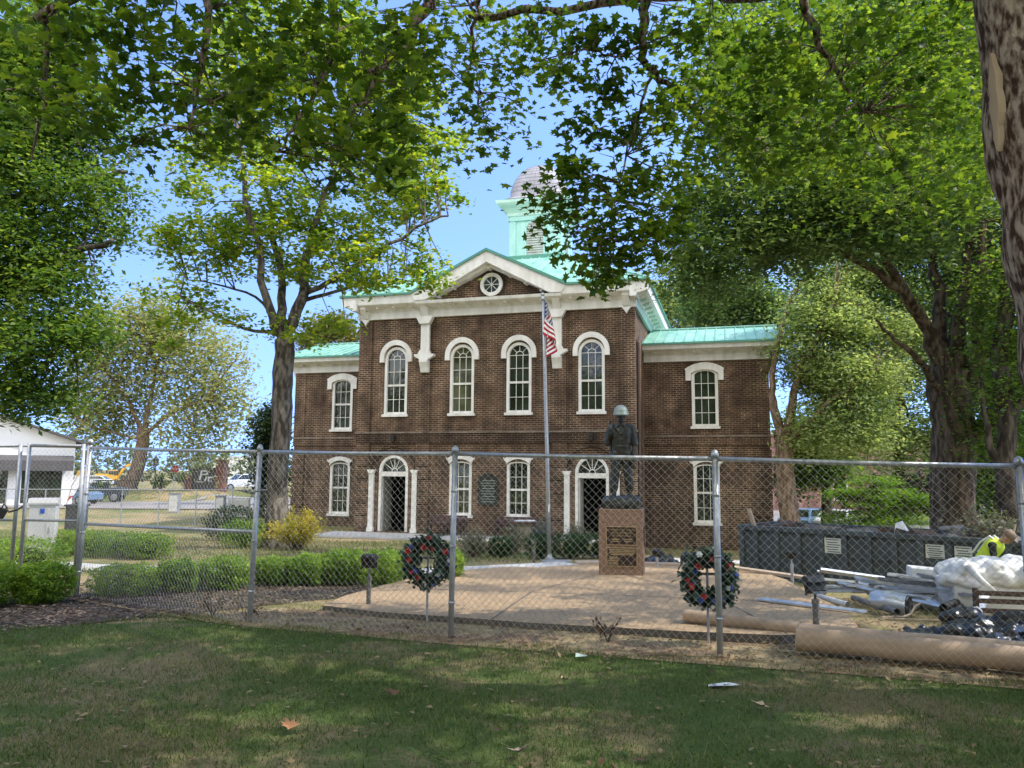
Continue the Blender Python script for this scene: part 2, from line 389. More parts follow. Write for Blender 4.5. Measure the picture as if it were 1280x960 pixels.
F_OVAL = np.array([(0, 1, 2), (0, 2, 3)])
T_SLIM = np.array([(-.5, 0, 0), (0, -.13, .03), (.5, 0, -.08), (0, .13, .03)])
_m = [(-.52, 0), (-.30, .10), (-.38, .36), (-.10, .26), (.02, .52), (.16, .22), (.52, .02), (.17, -.21), (.03, -.52), (-.11, -.25), (-.37, -.37), (-.29, -.11)]
T_MAPLE = np.array([(-.05, 0, .05)] + [(x, y, -.24*abs(y) - .16*max(0, x)**1.5 + .03*math.sin(9*x+5*y)) for x, y in _m])
F_MAPLE = np.array([(0, 1+i, 1+(i+1) % 12) for i in range(12)])
_m2 = [(-.5, 0), (-.3, .38), (.05, .5), (.12, .2), (.5, 0), (.12, -.2), (.05, -.5), (-.3, -.38)]
T_MAPL2 = np.array([(-.05, 0, .05)] + [(x, y, -.2*abs(y) - .1*max(0, x)) for x, y in _m2])
F_MAPL2 = np.array([(0, 1+i, 1+(i+1) % 8) for i in range(8)])
def leaves(name, P, size, m, parent=None, T=T_OVAL, Fs=F_OVAL, tilt=.9, jit=.3, kind=None, rng=RNG):
    n = len(P)
    R = rotmats(n, tilt, rng)
    S = size*(1 + rng.uniform(-jit, jit, n))
    V = np.einsum('nij,kj->nki', R, T)*S[:, None, None] + P[:, None, :]
    k = len(T)
    Fc = (Fs[None] + (np.arange(n)*k)[:, None, None]).reshape(-1, 3)
    return npmesh(name, V.reshape(-1, 3), Fc, 3, m, parent, kind=kind)
def clump_points(blobs, nclump, per, cr, flat=.55, shell=.5, rng=RNG):
    """blobs: (centre, radii). clumps sit toward the outside of the blobs; leaves scatter round each clump"""
    vol = np.array([b[1][0]*b[1][1]*b[1][2] for b in blobs])**(2/3.); w = vol/vol.sum()
    idx = rng.choice(len(blobs), nclump, p=w)
    d = rng.normal(size=(nclump, 3)); d /= np.linalg.norm(d, axis=1)[:, None]
    r = shell + (1-shell)*rng.uniform(0, 1, nclump)**.6
    c = np.array([blobs[i][0] for i in idx]) + d*r[:, None]*np.array([blobs[i][1] for i in idx])
    sz = cr*rng.uniform(.55, 1.45, nclump)
    cnt = np.maximum(4, (per*(sz/cr)**2*rng.uniform(.5, 1.4, nclump)).astype(int))
    rep = np.repeat(np.arange(nclump), cnt)
    g = rng.normal(size=(len(rep), 3))*.46*np.array([1, 1, flat])
    P = c[rep] + g*sz[rep][:, None]
    return P, c
def limbs(mb, pts, r0, r1, n=9, wob=.0, sub=4, jit=.05):
    """a limb through the points, smoothed and slightly crooked"""
    pts = [Vector(p) for p in pts]; out = []
    for i in range(len(pts)-1):
        p0, p1, p2, p3 = pts[max(i-1, 0)], pts[i], pts[i+1], pts[min(i+2, len(pts)-1)]
        for k in range(sub):
            t = k/sub
            out.append(.5*((2*p1) + (p2-p0)*t + (2*p0-5*p1+4*p2-p3)*t*t + (3*p1-p0-3*p2+p3)*t**3))
    out.append(pts[-1])
    L = (pts[-1]-pts[0]).length
    for q in out[1:-1]: q += Vector((random.uniform(-1, 1), random.uniform(-1, 1), random.uniform(-.5, .5)))*jit*min(1, L*.1)
    m = len(out)
    mb.tube(out, [r0 + (r1-r0)*(i/(m-1))**.8 for i in range(m)], n, wob=wob)
    return out
def make_tree(label, loc, spine, limb_list, blobs, leafm, bark, nclump, per, cr, lsize, name='tree', cat='tree', group=None, T=T_OVAL, Fs=F_OVAL, r=(.4, .25), tilt=.9, shell=.45, twigs=90, flat=.55, seed=1, wob=.05):
    rng = np.random.default_rng(seed); random.seed(seed)
    loc = Vector(loc)
    root = thing(name, label, cat, loc, group=group)
    mb = MB()
    sp = [Vector(p) - loc for p in spine]
    base = sp[0].copy(); base.z -= .3
    pts = limbs(mb, [base, sp[0] + Vector((0, 0, .02))] + sp[1:], r[0]*1.0, r[1], 14, wob, 5, .06)
    mb.tube([base, sp[0] + Vector((0, 0, .05)), sp[0] + Vector((0, 0, .5)), sp[0]*.5 + sp[1]*.5], [r[0]*1.75, r[0]*1.45, r[0]*1.12, r[0]*.9], 14, wob=.09)
    ends = list(pts[len(pts)//2:])
    for l in limb_list:
        p = [Vector(q) - loc for q in l[0]]
        ends += limbs(mb, p, l[1], l[2], 9, .03, 4, .12)[1:]
    bl = [(np.array(Vector(b[0]) - loc), np.array(b[1])) for b in blobs]
    P, c = clump_points(bl, nclump, per, cr, flat, shell, rng)
    E = np.array([tuple(e) for e in ends])
    for i in rng.permutation(len(c))[:twigs]:
        j = int(np.argmin(np.linalg.norm(E - c[i], axis=1) + rng.uniform(0, .6)))
        a, b = Vector(E[j]), Vector(c[i])
        if (b-a).length > 6.5: continue
        mid = (a+b)/2 + Vector((rng.normal()*.15, rng.normal()*.15, .12*(b-a).length))
        rr = min(.055, .014 + .008*(b-a).length)*max(1, lsize/.16)
        mb.tube([a, mid, b], [rr, rr*.65, rr*.25], 5, False)
    mb.build('trunk', bark, root, True)
    leaves('crown', P, lsize, leafm, root, T, Fs, tilt, rng=rng)
    return root
def blob(px, py, Y, rx, ry, depth=None):
    k = Y/F
    return (at(px, py, Y), (rx*k, depth if depth else (rx+ry)/2*k, ry*k))

# ================================================================== COURTHOUSE  (local: x along the front, y into the building, z up)
YAW = .28
CH = thing('courthouse', 'two storey dark brick courthouse with white arched windows, mint green metal roof and cupola', 'courthouse', (-.9718, 34., -1.1084), -YAW)
W, WN, WX = 6.41, 3.45, 11.9
def arc(cx, cz, r, a0, a1, n=14, rz=None):
    rz = rz or r
    return [(cx + r*math.cos(a0+(a1-a0)*i/n), cz + rz*math.sin(a0+(a1-a0)*i/n)) for i in range(n+1)]
def archhole(cx, z0, zs, hw, rise=None):
    """counter-clockwise opening with a round (or flatter) head; zs = springing"""
    return [(cx-hw, z0), (cx+hw, z0)] + arc(cx, zs, hw, 0, PI, 16, rise or hw)
def wall_holes(mb, outer, holes, y, depth):
    poly = [[Vector((p[0], p[1], 0)) for p in outer]] + [[Vector((p[0], p[1], 0)) for p in h] for h in holes]
    flat = [p for l in poly for p in l]
    mb.add([(p.x, y, p.y) for p in flat], [tuple(t) for t in tessellate_polygon(poly)])
    for h in holes:
        n = len(h)
        mb.add([(p[0], y, p[1]) for p in h] + [(p[0], y+depth, p[1]) for p in h], [(i, (i+1) % n, (i+1) % n+n, i+n) for i in range(n)])
def ring(mb, inner, outer, y0, y1, mi=0):
    """band between two open outlines of equal length"""
    n = len(inner)
    vs = [(p[0], y0, p[1]) for p in inner] + [(p[0], y0, p[1]) for p in outer] + [(p[0], y1, p[1]) for p in inner] + [(p[0], y1, p[1]) for p in outer]
    fs = []
    for i in range(n-1):
        fs += [(i, i+1, n+i+1, n+i), (2*n+i, 3*n+i, 3*n+i+1, 2*n+i+1), (i, 2*n+i, 2*n+i+1, i+1), (n+i, n+i+1, 3*n+i+1, 3*n+i)]
    fs += [(0, n, 3*n, 2*n), (n-1, 3*n-1, 4*n-1, 2*n-1)]
    mb.add(vs, fs, mi)
def bars(mb, cx, y, xs, zs, x0, x1, z0, z1, w=.026):
    for x in xs: mb.bb(cx+x-w/2, cx+x+w/2, y-.012, y+.012, z0, z1)
    for z in zs: mb.bb(cx+x0, cx+x1, y-.015, y+.009, z-w/2, z+w/2)
def window(cx, yw, sill, zs, hw, ghw, rise, grise, mid, hz, fan, glass=None):
    """frame, pane, muntins, sill. yw = wall plane; zs springing of the outer frame"""
    fo = [(cx-hw, sill)] + arc(cx, zs, hw, PI, 0, 16, rise) + [(cx+hw, sill)]
    fi = [(cx-ghw, sill+.02)] + arc(cx, zs, ghw, PI, 0, 16, grise) + [(cx+ghw, sill+.02)]
    mb = MB(); ring(mb, fi, fo, yw-.015, yw+.17)
    mb.bb(cx-ghw-.005, cx+ghw+.005, yw+.03, yw+.165, sill-.002, sill+.10)
    mb.bb(cx-ghw-.003, cx+ghw+.003, yw+.05, yw+.13, mid-.045, mid+.045)
    fr = mb.build('window', M_WHITE, CH)
    mb = MB(); mb.prism(fi, 'y', yw+.12, yw+.15); mb.build('pane', glass or M_GLASS, fr)
    mb = MB(); t = ghw/3
    ztop = zs + (grise*math.sqrt(1-1/9.))
    if fan:
        bars(mb, cx, yw+.1, (-t, t), hz, -ghw, ghw, sill+.1, zs)
        rr = .4*ghw
        o_, i_ = arc(cx, zs, rr+.014, 0, PI, 10), arc(cx, zs, rr-.014, 0, PI, 10)
        ring(mb, i_, o_, yw+.088, yw+.112)
        for a in (45, 90, 135):
            q = math.radians(a); c_, s_ = math.cos(q), math.sin(q)
            mb.tube([(cx+rr*c_, yw+.1, zs+rr*s_), (cx+ghw*c_, yw+.1, zs+grise*s_)], .015, 4)
    else:
        bars(mb, cx, yw+.1, (-t, t), hz, -ghw, ghw, sill+.1, ztop)
    mb.build('muntin', M_WHITE, fr)
    mb = MB(); mb.bb(cx-hw-.07, cx+hw+.07, yw-.13, yw+.1, sill-.12, sill-.003); mb.build('sill', M_WHITE, fr)
    return fr
# ---- main front wall
UA, UB = 4.56, 1.33
up = [(u, 5.33) for u in (-UA, -UB, UB, UA)]
holes = [archhole(u, 5.30, 7.88, .56) for u, _ in up]
holes += [archhole(u, .80, 3.02, .50, .16) for u in (-UB, UB)]
DZ = 2.73
holes += [archhole(u, .02, DZ, .715) for u in (-UA, UA)]
mb = MB()
wall_holes(mb, [(-W, -1.0), (W, -1.0), (W, 10.3), (3.4, 10.3), (0, 11.95), (-3.4, 10.3), (-W, 10.3)], holes, 0, .5)
mb.add([(W, 0, -1), (W, 18, -1), (W, 18, 10.3), (W, 0, 10.3)], [(0, 1, 2, 3)])
mb.add([(-W, 0, -1), (-W, 18, -1), (-W, 18, 10.3), (-W, 0, 10.3)], [(3, 2, 1, 0)])
mb.add([(-W, 18, -1), (W, 18, -1), (W, 18, 10.3), (-W, 18, 10.3)], [(3, 2, 1, 0)])
mb.build('wall', M_BRICK, CH)
for s in (-1, 1):   # wings
    a, b = sorted((s*W, s*WX)); wx = s*9.15
    mb = MB()
    wall_holes(mb, [(a, -1.2), (b, -1.2), (b, 8.3), (a, 8.3)], [archhole(wx, 4.83, 7.2, .57, .26), archhole(wx, .52, 2.96, .55, .18)], WN, .5)
    e = s*WX
    mb.add([(e, WN, -1.2), (e, 9.6, -1.2), (e, 9.6, 8.3), (e, 6.5, 9.5), (e, WN, 8.3)], [(0, 1, 2, 3, 4)])
    mb.add([(a, 9.6, -1.2), (b, 9.6, -1.2), (b, 9.6, 8.3), (a, 9.6, 8.3)], [(3, 2, 1, 0)])
    mb.build('wall', M_BRICK, CH)
    window(wx, WN, 4.86, 7.2, .585, .45, .26, .19, 6.16, (6.82, 5.48), False, M_GLASS)
    window(wx, WN, .55, 2.96, .57, .43, .18, .13, 1.87, (2.5, 1.2), False, M_GLASS)
    mb = MB()   # shouldered flat-arch hood upstairs
    ang0 = math.radians(40)
    i_ = [(wx-.60, 6.95)] + arc(wx, 6.55, .92, PI-.86, .86, 12) + [(wx+.60, 6.95)]
    o_ = [(wx-.84, 6.95)] + [(wx-.84, 7.42)] + arc(wx, 6.30, 1.47, PI-.93, .93, 10) + [(wx+.84, 7.42)] + [(wx+.84, 6.95)]
    i_ = [(wx-.60, 6.95), (wx-.60, 7.25)] + arc(wx, 6.30, 1.15, PI-1.03, 1.03, 10) + [(wx+.60, 7.25), (wx+.60, 6.95)]
    ring(mb, i_, o_, WN-.12, WN+.02)
    mb.build('window_hood', M_WHITE, CH)
    mb = MB()
    mb.prism([(wx-.58, 3.12), (wx-.72, 3.33)] + arc(wx, 2.56, 1.06, PI-.82, .82, 8, .9) + [(wx+.72, 3.33), (wx+.58, 3.12)] + arc(wx, 2.6, .72, .64, PI-.64, 8, .66), 'y', WN-.11, WN+.02)
    mb.build('window_hood', M_WHITE, CH)
    # belt, corner pilaster, frieze, cornice of the wing
    mb = MB()
    mb.bb(min(s*(W+.02), s*(WX+.07)), max(s*(W+.02), s*(WX+.07)), WN-.07, WN+.05, 4.38, 4.46)
    mb.build('belt_course', M_BELT, CH)
    mb = MB(); mb.bb(min(s*(W+.02), s*(WX+.04)), max(s*(W+.02), s*(WX+.04)), WN-.045, WN+.05, 4.0, 4.377)
    for k in range(8):
        z = -.95 + k*.6
        if z < 3.9: mb.bb(min(s*11.25, s*(WX+.05)), max(s*11.25, s*(WX+.05)), WN-.06, WN+.4, z, z+.55)
    mb.bb(min(s*11.3, s*(WX+.03)), max(s*11.3, s*(WX+.03)), WN-.04, WN+.4, 4.462, 7.9)
    mb.build('pilaster', M_BRICK, CH)
    mb = MB(); x0, x1 = sorted((s*(W+.01), s*(WX+.12)))
    mb.bb(x0, x1, WN-.10, WN+.3, 7.85, 8.16)
    mb.bb(min(s*WX, s*(WX+.1)), max(s*WX, s*(WX+.1)), WN+.3, 9.7, 7.85, 8.16)
    mb.build('frieze', M_WHITE, CH)
    x0, x1 = sorted((s*(W+.02), s*(WX+.55)))
    mb = MB()
    mb.prism([(WN+.2, 8.163), (WN-.12, 8.163), (WN-.18, 8.24), (WN-.62, 8.30), (WN-.74, 8.34), (WN-.80, 8.58), (WN+.2, 8.60)], 'x', x0, x1)
    mb.prism([(s*(WX-.2), 8.163), (s*(WX+.13), 8.163), (s*(WX+.19), 8.24), (s*(WX+.48), 8.302), (s*(WX+.549), 8.34), (s*(WX+.552), 8.59), (s*(WX-.2), 8.598)], 'y', WN+.2, 9.9)
    mb.build('cornice', M_WHITE, CH)
    n = 6
    for k in range(n):
        x = s*(W + .5 + k*.9)
        m2 = MB(); m2.prism([(WN-.10, 8.0+.165), (WN-.42, 8.22), (WN-.42, 8.30), (WN-.10, 8.30)], 'x', x-.055, x+.055); m2.build('bracket', M_WHITE, CH)
    for yy in (WN+.25, WN+1.3, WN+2.6):
        m2 = MB(); x0, x1 = sorted((s*(WX+.10), s*(WX+.48)))
        m2.prism([(s*(WX+.1), 7.5), (s*(WX+.22), 7.62), (s*(WX+.46), 8.2), (s*(WX+.46), 8.3), (s*(WX+.1), 8.3)], 'y', yy, yy+.22); m2.build('bracket', M_WHITE, CH)
    # roof of the wing: gable with standing seams
    mb = MB(); xo = s*(WX+.6); xi = s*(W-.3); sl = .325
    y0, ym, y1 = WN-.84, 6.5, 10.4
    zf = lambda y: 8.605 + sl*(y-y0) if y <= ym else 8.605 + sl*(ym-y0) - sl*(y-ym)
    for (ya, yb) in ((y0, ym), (ym, y1)):
        mb.add([(xi, ya, zf(ya)), (xo, ya, zf(ya)), (xo, yb, zf(yb)), (xi, yb, zf(yb)), (xi, ya, zf(ya)-.06), (xo, ya, zf(ya)-.06), (xo, yb, zf(yb)-.06), (xi, yb, zf(yb)-.06)],
               [(0, 1, 2, 3), (7, 6, 5, 4), (0, 4, 5, 1), (1, 5, 6, 2)])
    k = 0
    while W + .1 + k*.45 < WX + .58:
        x = s*(W + .1 + k*.45); k += 1
        mb.add([(x-.015, y0, zf(y0)+.003), (x+.015, y0, zf(y0)+.003), (x+.015, ym, zf(ym)+.003), (x-.015, ym, zf(ym)+.003), (x-.015, y0, zf(y0)+.05), (x+.015, y0, zf(y0)+.05), (x+.015, ym, zf(ym)+.05), (x-.015, ym, zf(ym)+.05)],
               [(4, 5, 6, 7), (0, 4, 7, 3), (1, 2, 6, 5), (0, 1, 5, 4)])
    mb.tube([(xi, ym, zf(ym)+.05), (xo, ym, zf(ym)+.05)], .05, 6)
    mb.build('roof', M_ROOF, CH)
    mb = MB(); mb.bb(min(s*(W+.02), s*(WX+.6)), max(s*(W+.02), s*(WX+.6)), y0-.05, y0-.003, 8.53, 8.615); mb.build('roof_edge', M_ROOFD, CH)
# ---- windows of the main front
for i, (u, z) in enumerate(up):
    window(u, 0, 5.33, 7.88, .57, .45, .57, .45, 6.67, (7.88, 7.30, 6.02), True, M_GLASS2 if i == 1 else M_GLASS)
    mb = MB()
    i_ = [(u-.585, 7.74)] + arc(u, 7.95, .585, PI, 0, 18) + [(u+.585, 7.74)]
    o_ = [(u-.80, 7.74)] + arc(u, 7.95, .80, PI, 0, 18, .82) + [(u+.80, 7.74)]
    ring(mb, i_, o_, -.13, .02); mb.build('window_hood', M_WHITE, CH)
for u in (-UB, UB):
    window(u, 0, .83, 3.02, .52, .40, .16, .11, 1.97, (2.52, 1.4), False, M_GLASS2 if u < 0 else M_GLASS)
    mb = MB()
    mb.prism([(u-.54, 3.16), (u-.66, 3.37)] + arc(u, 2.62, .96, PI-.82, .82, 8, .89) + [(u+.66, 3.37), (u+.54, 3.16)] + arc(u, 2.66, .68, .70, PI-.70, 8, .64), 'y', -.12, .02)
    mb.build('window_hood', M_WHITE, CH)
# ---- doors
for u in (-UA, UA):
    mb = MB()
    fo = [(u-.72, .02)] + arc(u, DZ, .72, PI, 0, 18) + [(u+.72, .02)]
    fi = [(u-.60, .02)] + arc(u, DZ, .60, PI, 0, 18) + [(u+.60, .02)]
    ring(mb, fi, fo, -.03, .20)
    mb.bb(u-.605, u+.605, -.02, .16, 2.50, 2.715)
    d = mb.build('doorway', M_WHITE, CH)
    mb = MB(); mb.prism(arc(u, DZ, .60, 0, PI, 16), 'y', .12, .14); mb.build('fanlight', M_GLASS, d)
    mb = MB()
    for a in (35, 65, 90, 115, 145):
        q = math.radians(a); mb.tube([(u+.13*math.cos(q), .09, DZ+.13*math.sin(q)), (u+.6*math.cos(q), .09, DZ+.6*math.sin(q))], .02, 4)
    ring(mb, arc(u, DZ, .115, 0, PI, 8), arc(u, DZ, .15, 0, PI, 8), .075, .105)
    mb.build('muntin', M_WHITE, d)
    mb = MB()   # dark hall behind
    mb.add([(u-.9, .21, .0), (u+.9, .21, 0), (u+.9, 3.2, 0), (u-.9, 3.2, 0), (u-.9, .21, 3.4), (u+.9, .21, 3.4), (u+.9, 3.2, 3.4), (u-.9, 3.2, 3.4)], [(0, 1, 2, 3), (7, 6, 5, 4), (3, 2, 6, 7), (1, 5, 6, 2), (0, 3, 7, 4)])
    mb.build('hallway', M_DARK, d)
    mb = MB(); mb.box((u-.58, .62, 1.25), (.045, .84, 2.46)); mb.build('door', M_INT if u < 0 else M_WHITE, d)
    for sx in (-1, 1):
        m2 = MB(); x = u + sx*1.065
        m2.bb(x-.115, x+.115, -.14, .02, 0.0, 2.64); m2.bb(x-.15, x+.15, -.18, .02, 0.0, .18)
        m2.prism([(x-.12, 2.64), (x+.12, 2.64), (x+.19, 2.80), (x-.19, 2.80)], 'y', -.2, .02); m2.build('door_column', M_WHITE, CH)
    mb = MB()
    ring(mb, arc(u, DZ, .96, .02, PI-.02, 24), arc(u, DZ, 1.06, .02, PI-.02, 24), -.05, .02)
    ring(mb, arc(u, DZ, 1.10, .02, PI-.02, 24), arc(u, DZ, 1.22, .02, PI-.02, 24), -.07, .02)
    mb.build('brick_arch', M_BRICKD, CH)
    mb = MB(); mb.box((u, -.10, 4.36), (.05, .2, .05)); mb.box((u, -.2, 4.20), (.15, .15, .22), taper=1.25); mb.box((u, -.2, 4.345), (.2, .2, .05), taper=.4)
    mb.build('wall_lantern', M_BLACK, CH)
# ---- brick pilasters, belt, base
for s in (-1, 1):
    for a, b in ((5.78, 6.47), (2.83, 3.48)):
        mb = MB()
        x0, x1 = sorted((s*a, s*b))
        for k in range(9):
            z = -.95 + k*.56
            if z < 3.95: mb.bb(x0, x1, -.085, .3 if a > 5 else .01, z, z+.51)
        mb.bb(x0+.02, x1-.02, -.07, .3 if a > 5 else .01, 4.518, 9.765)
        mb.build('pilaster', M_BRICK, CH)
mb = MB(); mb.bb(-W-.07, W+.07, -.10, .05, 4.0, 4.44); mb.build('brick_band', M_BRICKD, CH)
mb = MB(); mb.bb(-W-.1, W+.1, -.14, .05, 4.443, 4.515); mb.build('belt_course', M_BELT, CH)
mb = MB(); mb.bb(-W-.05, -UA-1.25, -.095, .02, -.99, -.0); mb.bb(-UA+1.25, UA-1.25, -.095, .02, -.99, -.0); mb.bb(UA+1.25, W+.05, -.095, .02, -.99, 0.0); mb.build('foundation', M_BRICKD, CH)
# ---- frieze, cornice and brackets
mb = MB(); mb.bb(-W-.11, W+.11, -.14, .02, 9.768, 10.10); mb.build('frieze', M_WHITE, CH)
for s in (-1, 1):
    mb = MB()
    prof = [(.1, 10.103), (-.16, 10.103), (-.20, 10.22), (-.60, 10.30), (-.70, 10.36), (-.76, 10.79), (.1, 10.80)]
    x0, x1 = sorted((s*3.38, s*(W+.02))); mb.prism(prof, 'x', x0, x1)
    p2 = [(s*(W-.1), 10.104), (s*(W+.16), 10.104), (s*(W+.20), 10.22), (s*(W+.55), 10.30), (s*(W+.63), 10.36), (s*(W+.68), 10.788), (s*(W-.1), 10.798)]
    mb.prism(p2, 'y', -.755, 18.7)
    mb.build('cornice', M_WHITE if s < 0 else [M_WHITE], CH)
    mb = MB(); x0, x1 = sorted((s*(W+.003), s*(W+.11))); mb.bb(x0, x1, .03, 18, 9.768, 10.10); mb.build('side_frieze', M_TRIMMINT, CH)  # green light reflected off the roof is put into this trim's colour
    for k in range(4):
        x = s*(3.75 + k*.82)
        m2 = MB(); m2.prism([(-.14, 10.13), (-.50, 10.20), (-.50, 10.31), (-.14, 10.31)], 'x', x-.06, x+.06); m2.build('bracket', M_WHITE, CH)
    m2 = MB(); x = s*6.1     # corner bracket with a drop
    m2.prism([(-.14, 9.80), (-.24, 9.82), (-.56, 10.2), (-.56, 10.33), (-.14, 10.33)], 'x', x-.15, x+.15); m2.prism([(x-.2, 9.766), (x+.2, 9.766), (x+.07, 9.60), (x, 9.48), (x-.07, 9.60)], 'y', -.2, -.08)
    m2.build('bracket', M_WHITE, CH)
    for k in range(11):
        y = .7 + k*.95
        m2 = MB(); m2.prism([(s*(W+.1), 10.13), (s*(W+.48), 10.2), (s*(W+.48), 10.31), (s*(W+.1), 10.31)], 'y', y-.07, y+.07); m2.build('bracket', M_TRIMMINT if s > 0 else M_WHITE, CH)  # right-hand brackets tinted mint: the roof's reflected green painted in
    m2 = MB(); x = s*3.08    # the tall white bracket column on the centre pilasters
    m2.bb(x-.205, x+.205, -.22, -.066, 8.22, 9.44)
    m2.prism([(x-.24, 9.44), (x+.24, 9.44), (x+.40, 9.74), (x+.40, 9.79), (x-.40, 9.79), (x-.40, 9.74)], 'y', -.34, -.06)
    m2.prism([(x-.205, 8.22), (x+.205, 8.22), (x+.30, 8.03), (x+.48, 8.03), (x+.46, 7.93), (x+.22, 7.80), (x-.22, 7.80), (x-.46, 7.93), (x-.48, 8.03), (x-.30, 8.03)], 'y', -.34, -.06)
    m2.prism([(-.062, 7.80), (-.40, 7.80), (-.40, 7.66), (-.26, 7.40), (-.20, 7.21), (-.062, 7.21)], 'x', x-.2, x+.2)
    m2.prism([(-.143, 9.8), (-.24, 9.82), (-.48, 10.16), (-.56, 10.24), (-.56, 10.33), (-.143, 10.33)], 'x', x-.17, x+.17)
    m2.build('column_bracket', M_WHITE, CH)
mb = MB(); mb.prism([(.02, 10.103), (-.16, 10.103), (-.20, 10.20), (-.62, 10.25), (-.70, 10.29), (-.74, 10.42), (.02, 10.46)], 'x', -3.375, 3.375); mb.build('cornice', M_WHITE, CH)
for k in range(7):
    x = -2.4 + k*.8
    m2 = MB(); m2.prism([(-.14, 10.13), (-.52, 10.18), (-.52, 10.262), (-.14, 10.262)], 'x', x-.06, x+.06); m2.build('bracket', M_WHITE, CH)
mb = MB()   # raking cornice
for s in (-1, 1):
    mb.prism([(s*3.62, 10.74), (s*3.40, 10.44), (s*2.9, 10.44), (0, 12.0), (0, 12.52)], 'y', -.765, -.45)
    mb.prism([(s*3.40, 10.46), (s*2.98, 10.46), (0, 11.86), (0, 12.06)], 'y', -.455, .02)
mb.build('raking_cornice', M_WHITE, CH)
for s in (-1, 1):
    for q in (.12, .38, .66):
        x = s*3.0*(1-q)*.92; z = 10.52 + 1.45*q
        m2 = MB(); m2.box((x + (0 if q < .9 else 0), -.25, z-.02), (.11, .42, .16), ry=s*.45); m2.build('bracket', M_WHITE, CH)
m2 = MB(); m2.box((0, -.25, 11.86), (.14, .42, .2)); m2.build('bracket', M_WHITE, CH)
# oculus
mb = MB(); ring(mb, arc(.03, 11.13, .37, 0, 2*PI, 28), arc(.03, 11.13, .53, 0, 2*PI, 28), -.10, .02)
oc = mb.build('round_window', M_WHITE, CH)
mb = MB(); mb.prism(arc(.03, 11.13, .38, 0, 2*PI, 28)[:-1], 'y', -.03, -.006); mb.build('pane', M_GLASS, oc)
mb = MB()
for k in range(4):
    q = k*PI/4; mb.tube([(.03+.38*math.cos(q), -.05, 11.13+.38*math.sin(q)), (.03-.38*math.cos(q), -.05, 11.13-.38*math.sin(q))], .016, 4)
mb.build('muntin', M_WHITE, oc)
mb = MB(); ring(mb, arc(.03, 11.13, .535, 0, 2*PI, 28), arc(.03, 11.13, .66, 0, 2*PI, 28), -.03, .01); mb.build('brick_arch', M_BRICKD, CH)
# ---- main roof: hip up to a small deck, plus the pediment gable
EZ, SLP = 10.81, .482
mb = MB()
ex, ef, eb = 7.1, -.80, 18.8
dx_, df_, db_ = 2.1, 5.45, 12.6
dz_ = EZ + SLP*(df_-ef)
e4 = [(-ex, ef, EZ), (ex, ef, EZ), (ex, eb, EZ), (-ex, eb, EZ)]; d4 = [(-dx_, df_, dz_), (dx_, df_, dz_), (dx_, db_, dz_), (-dx_, db_, dz_)]
gx, gz0, gzr = 3.66, EZ+.01, 12.60
yr = ef + (gzr-EZ)/SLP
mb.add(e4 + d4, [(1, 2, 6, 5), (2, 3, 7, 6), (3, 0, 4, 7), (4, 5, 6, 7)])
fp = [e4[0], (-gx, ef, EZ), (0, yr, gzr), (gx, ef, EZ), e4[1], d4[1], d4[0]]
mb.add(fp, [(0, 1, 2), (0, 2, 6), (2, 5, 6), (2, 3, 4), (2, 4, 5)])
mb.add([(gx, ef, gz0), (0, ef, gzr), (0, yr, gzr), (-gx, ef, gz0), (gx, ef, gz0-.07), (0, ef, gzr-.07), (-gx, ef, gz0-.07)], [(0, 1, 2), (3, 2, 1), (0, 4, 5, 1), (1, 5, 6, 3)])
mb.add([(gx, ef+.002, gz0-.07), (0, ef+.002, gzr-.07), (0, yr, gzr-.07), (-gx, ef+.002, gz0-.07)], [(2, 1, 0), (1, 2, 3)])
def seam(p, q, h=.05, w=.018):
    p, q = Vector(p), Vector(q); d = (q-p).normalized(); sd = d.cross(Vector((0, 0, 1))).normalized()*w; u = Vector((0, 0, h))
    mb.add([p-sd, p+sd, q+sd, q-sd, p-sd+u, p+sd+u, q+sd+u, q-sd+u], [(4, 5, 6, 7), (0, 4, 7, 3), (1, 2, 6, 5), (0, 1, 5, 4)])
for k in range(-15, 16):
    x = k*.46
    if abs(x) >= ex-.1: continue
    yt = df_ if abs(x) <= dx_ else ef + (df_-ef)*(ex-abs(x))/(ex-dx_)
    ys = ef + max(0, (yr-ef)*(1-abs(x)/gx))
    if ys < yt: seam((x, ys, EZ+SLP*(ys-ef)+.002), (x, yt, EZ+SLP*(yt-ef)+.002))
for s in (-1, 1):
    k = 0
    while ef+.3+k*.46 < eb-.3:
        y = ef+.3+k*.46; k += 1
        t = 1.
        if y < df_: t = (y-ef)/(df_-ef)
        if y > db_: t = (eb-y)/(eb-db_)
        seam((s*ex, y, EZ+.002), (s*(ex-(ex-dx_)*t), y, EZ+(dz_-EZ)*t+.002))
    for k in range(8):
        y = ef + .2 + k*.44
        if y > yr: break
        t = 1-(y-ef)/(yr-ef)
        seam((0, y, gzr), (s*gx*t, y, gzr-(gzr-gz0)*t+.003))
    mb.tube([(s*ex, ef, EZ+.03), (s*dx_, df_, dz_+.03)], .05, 6)
mb.build('roof', M_ROOF, CH)
mb = MB()
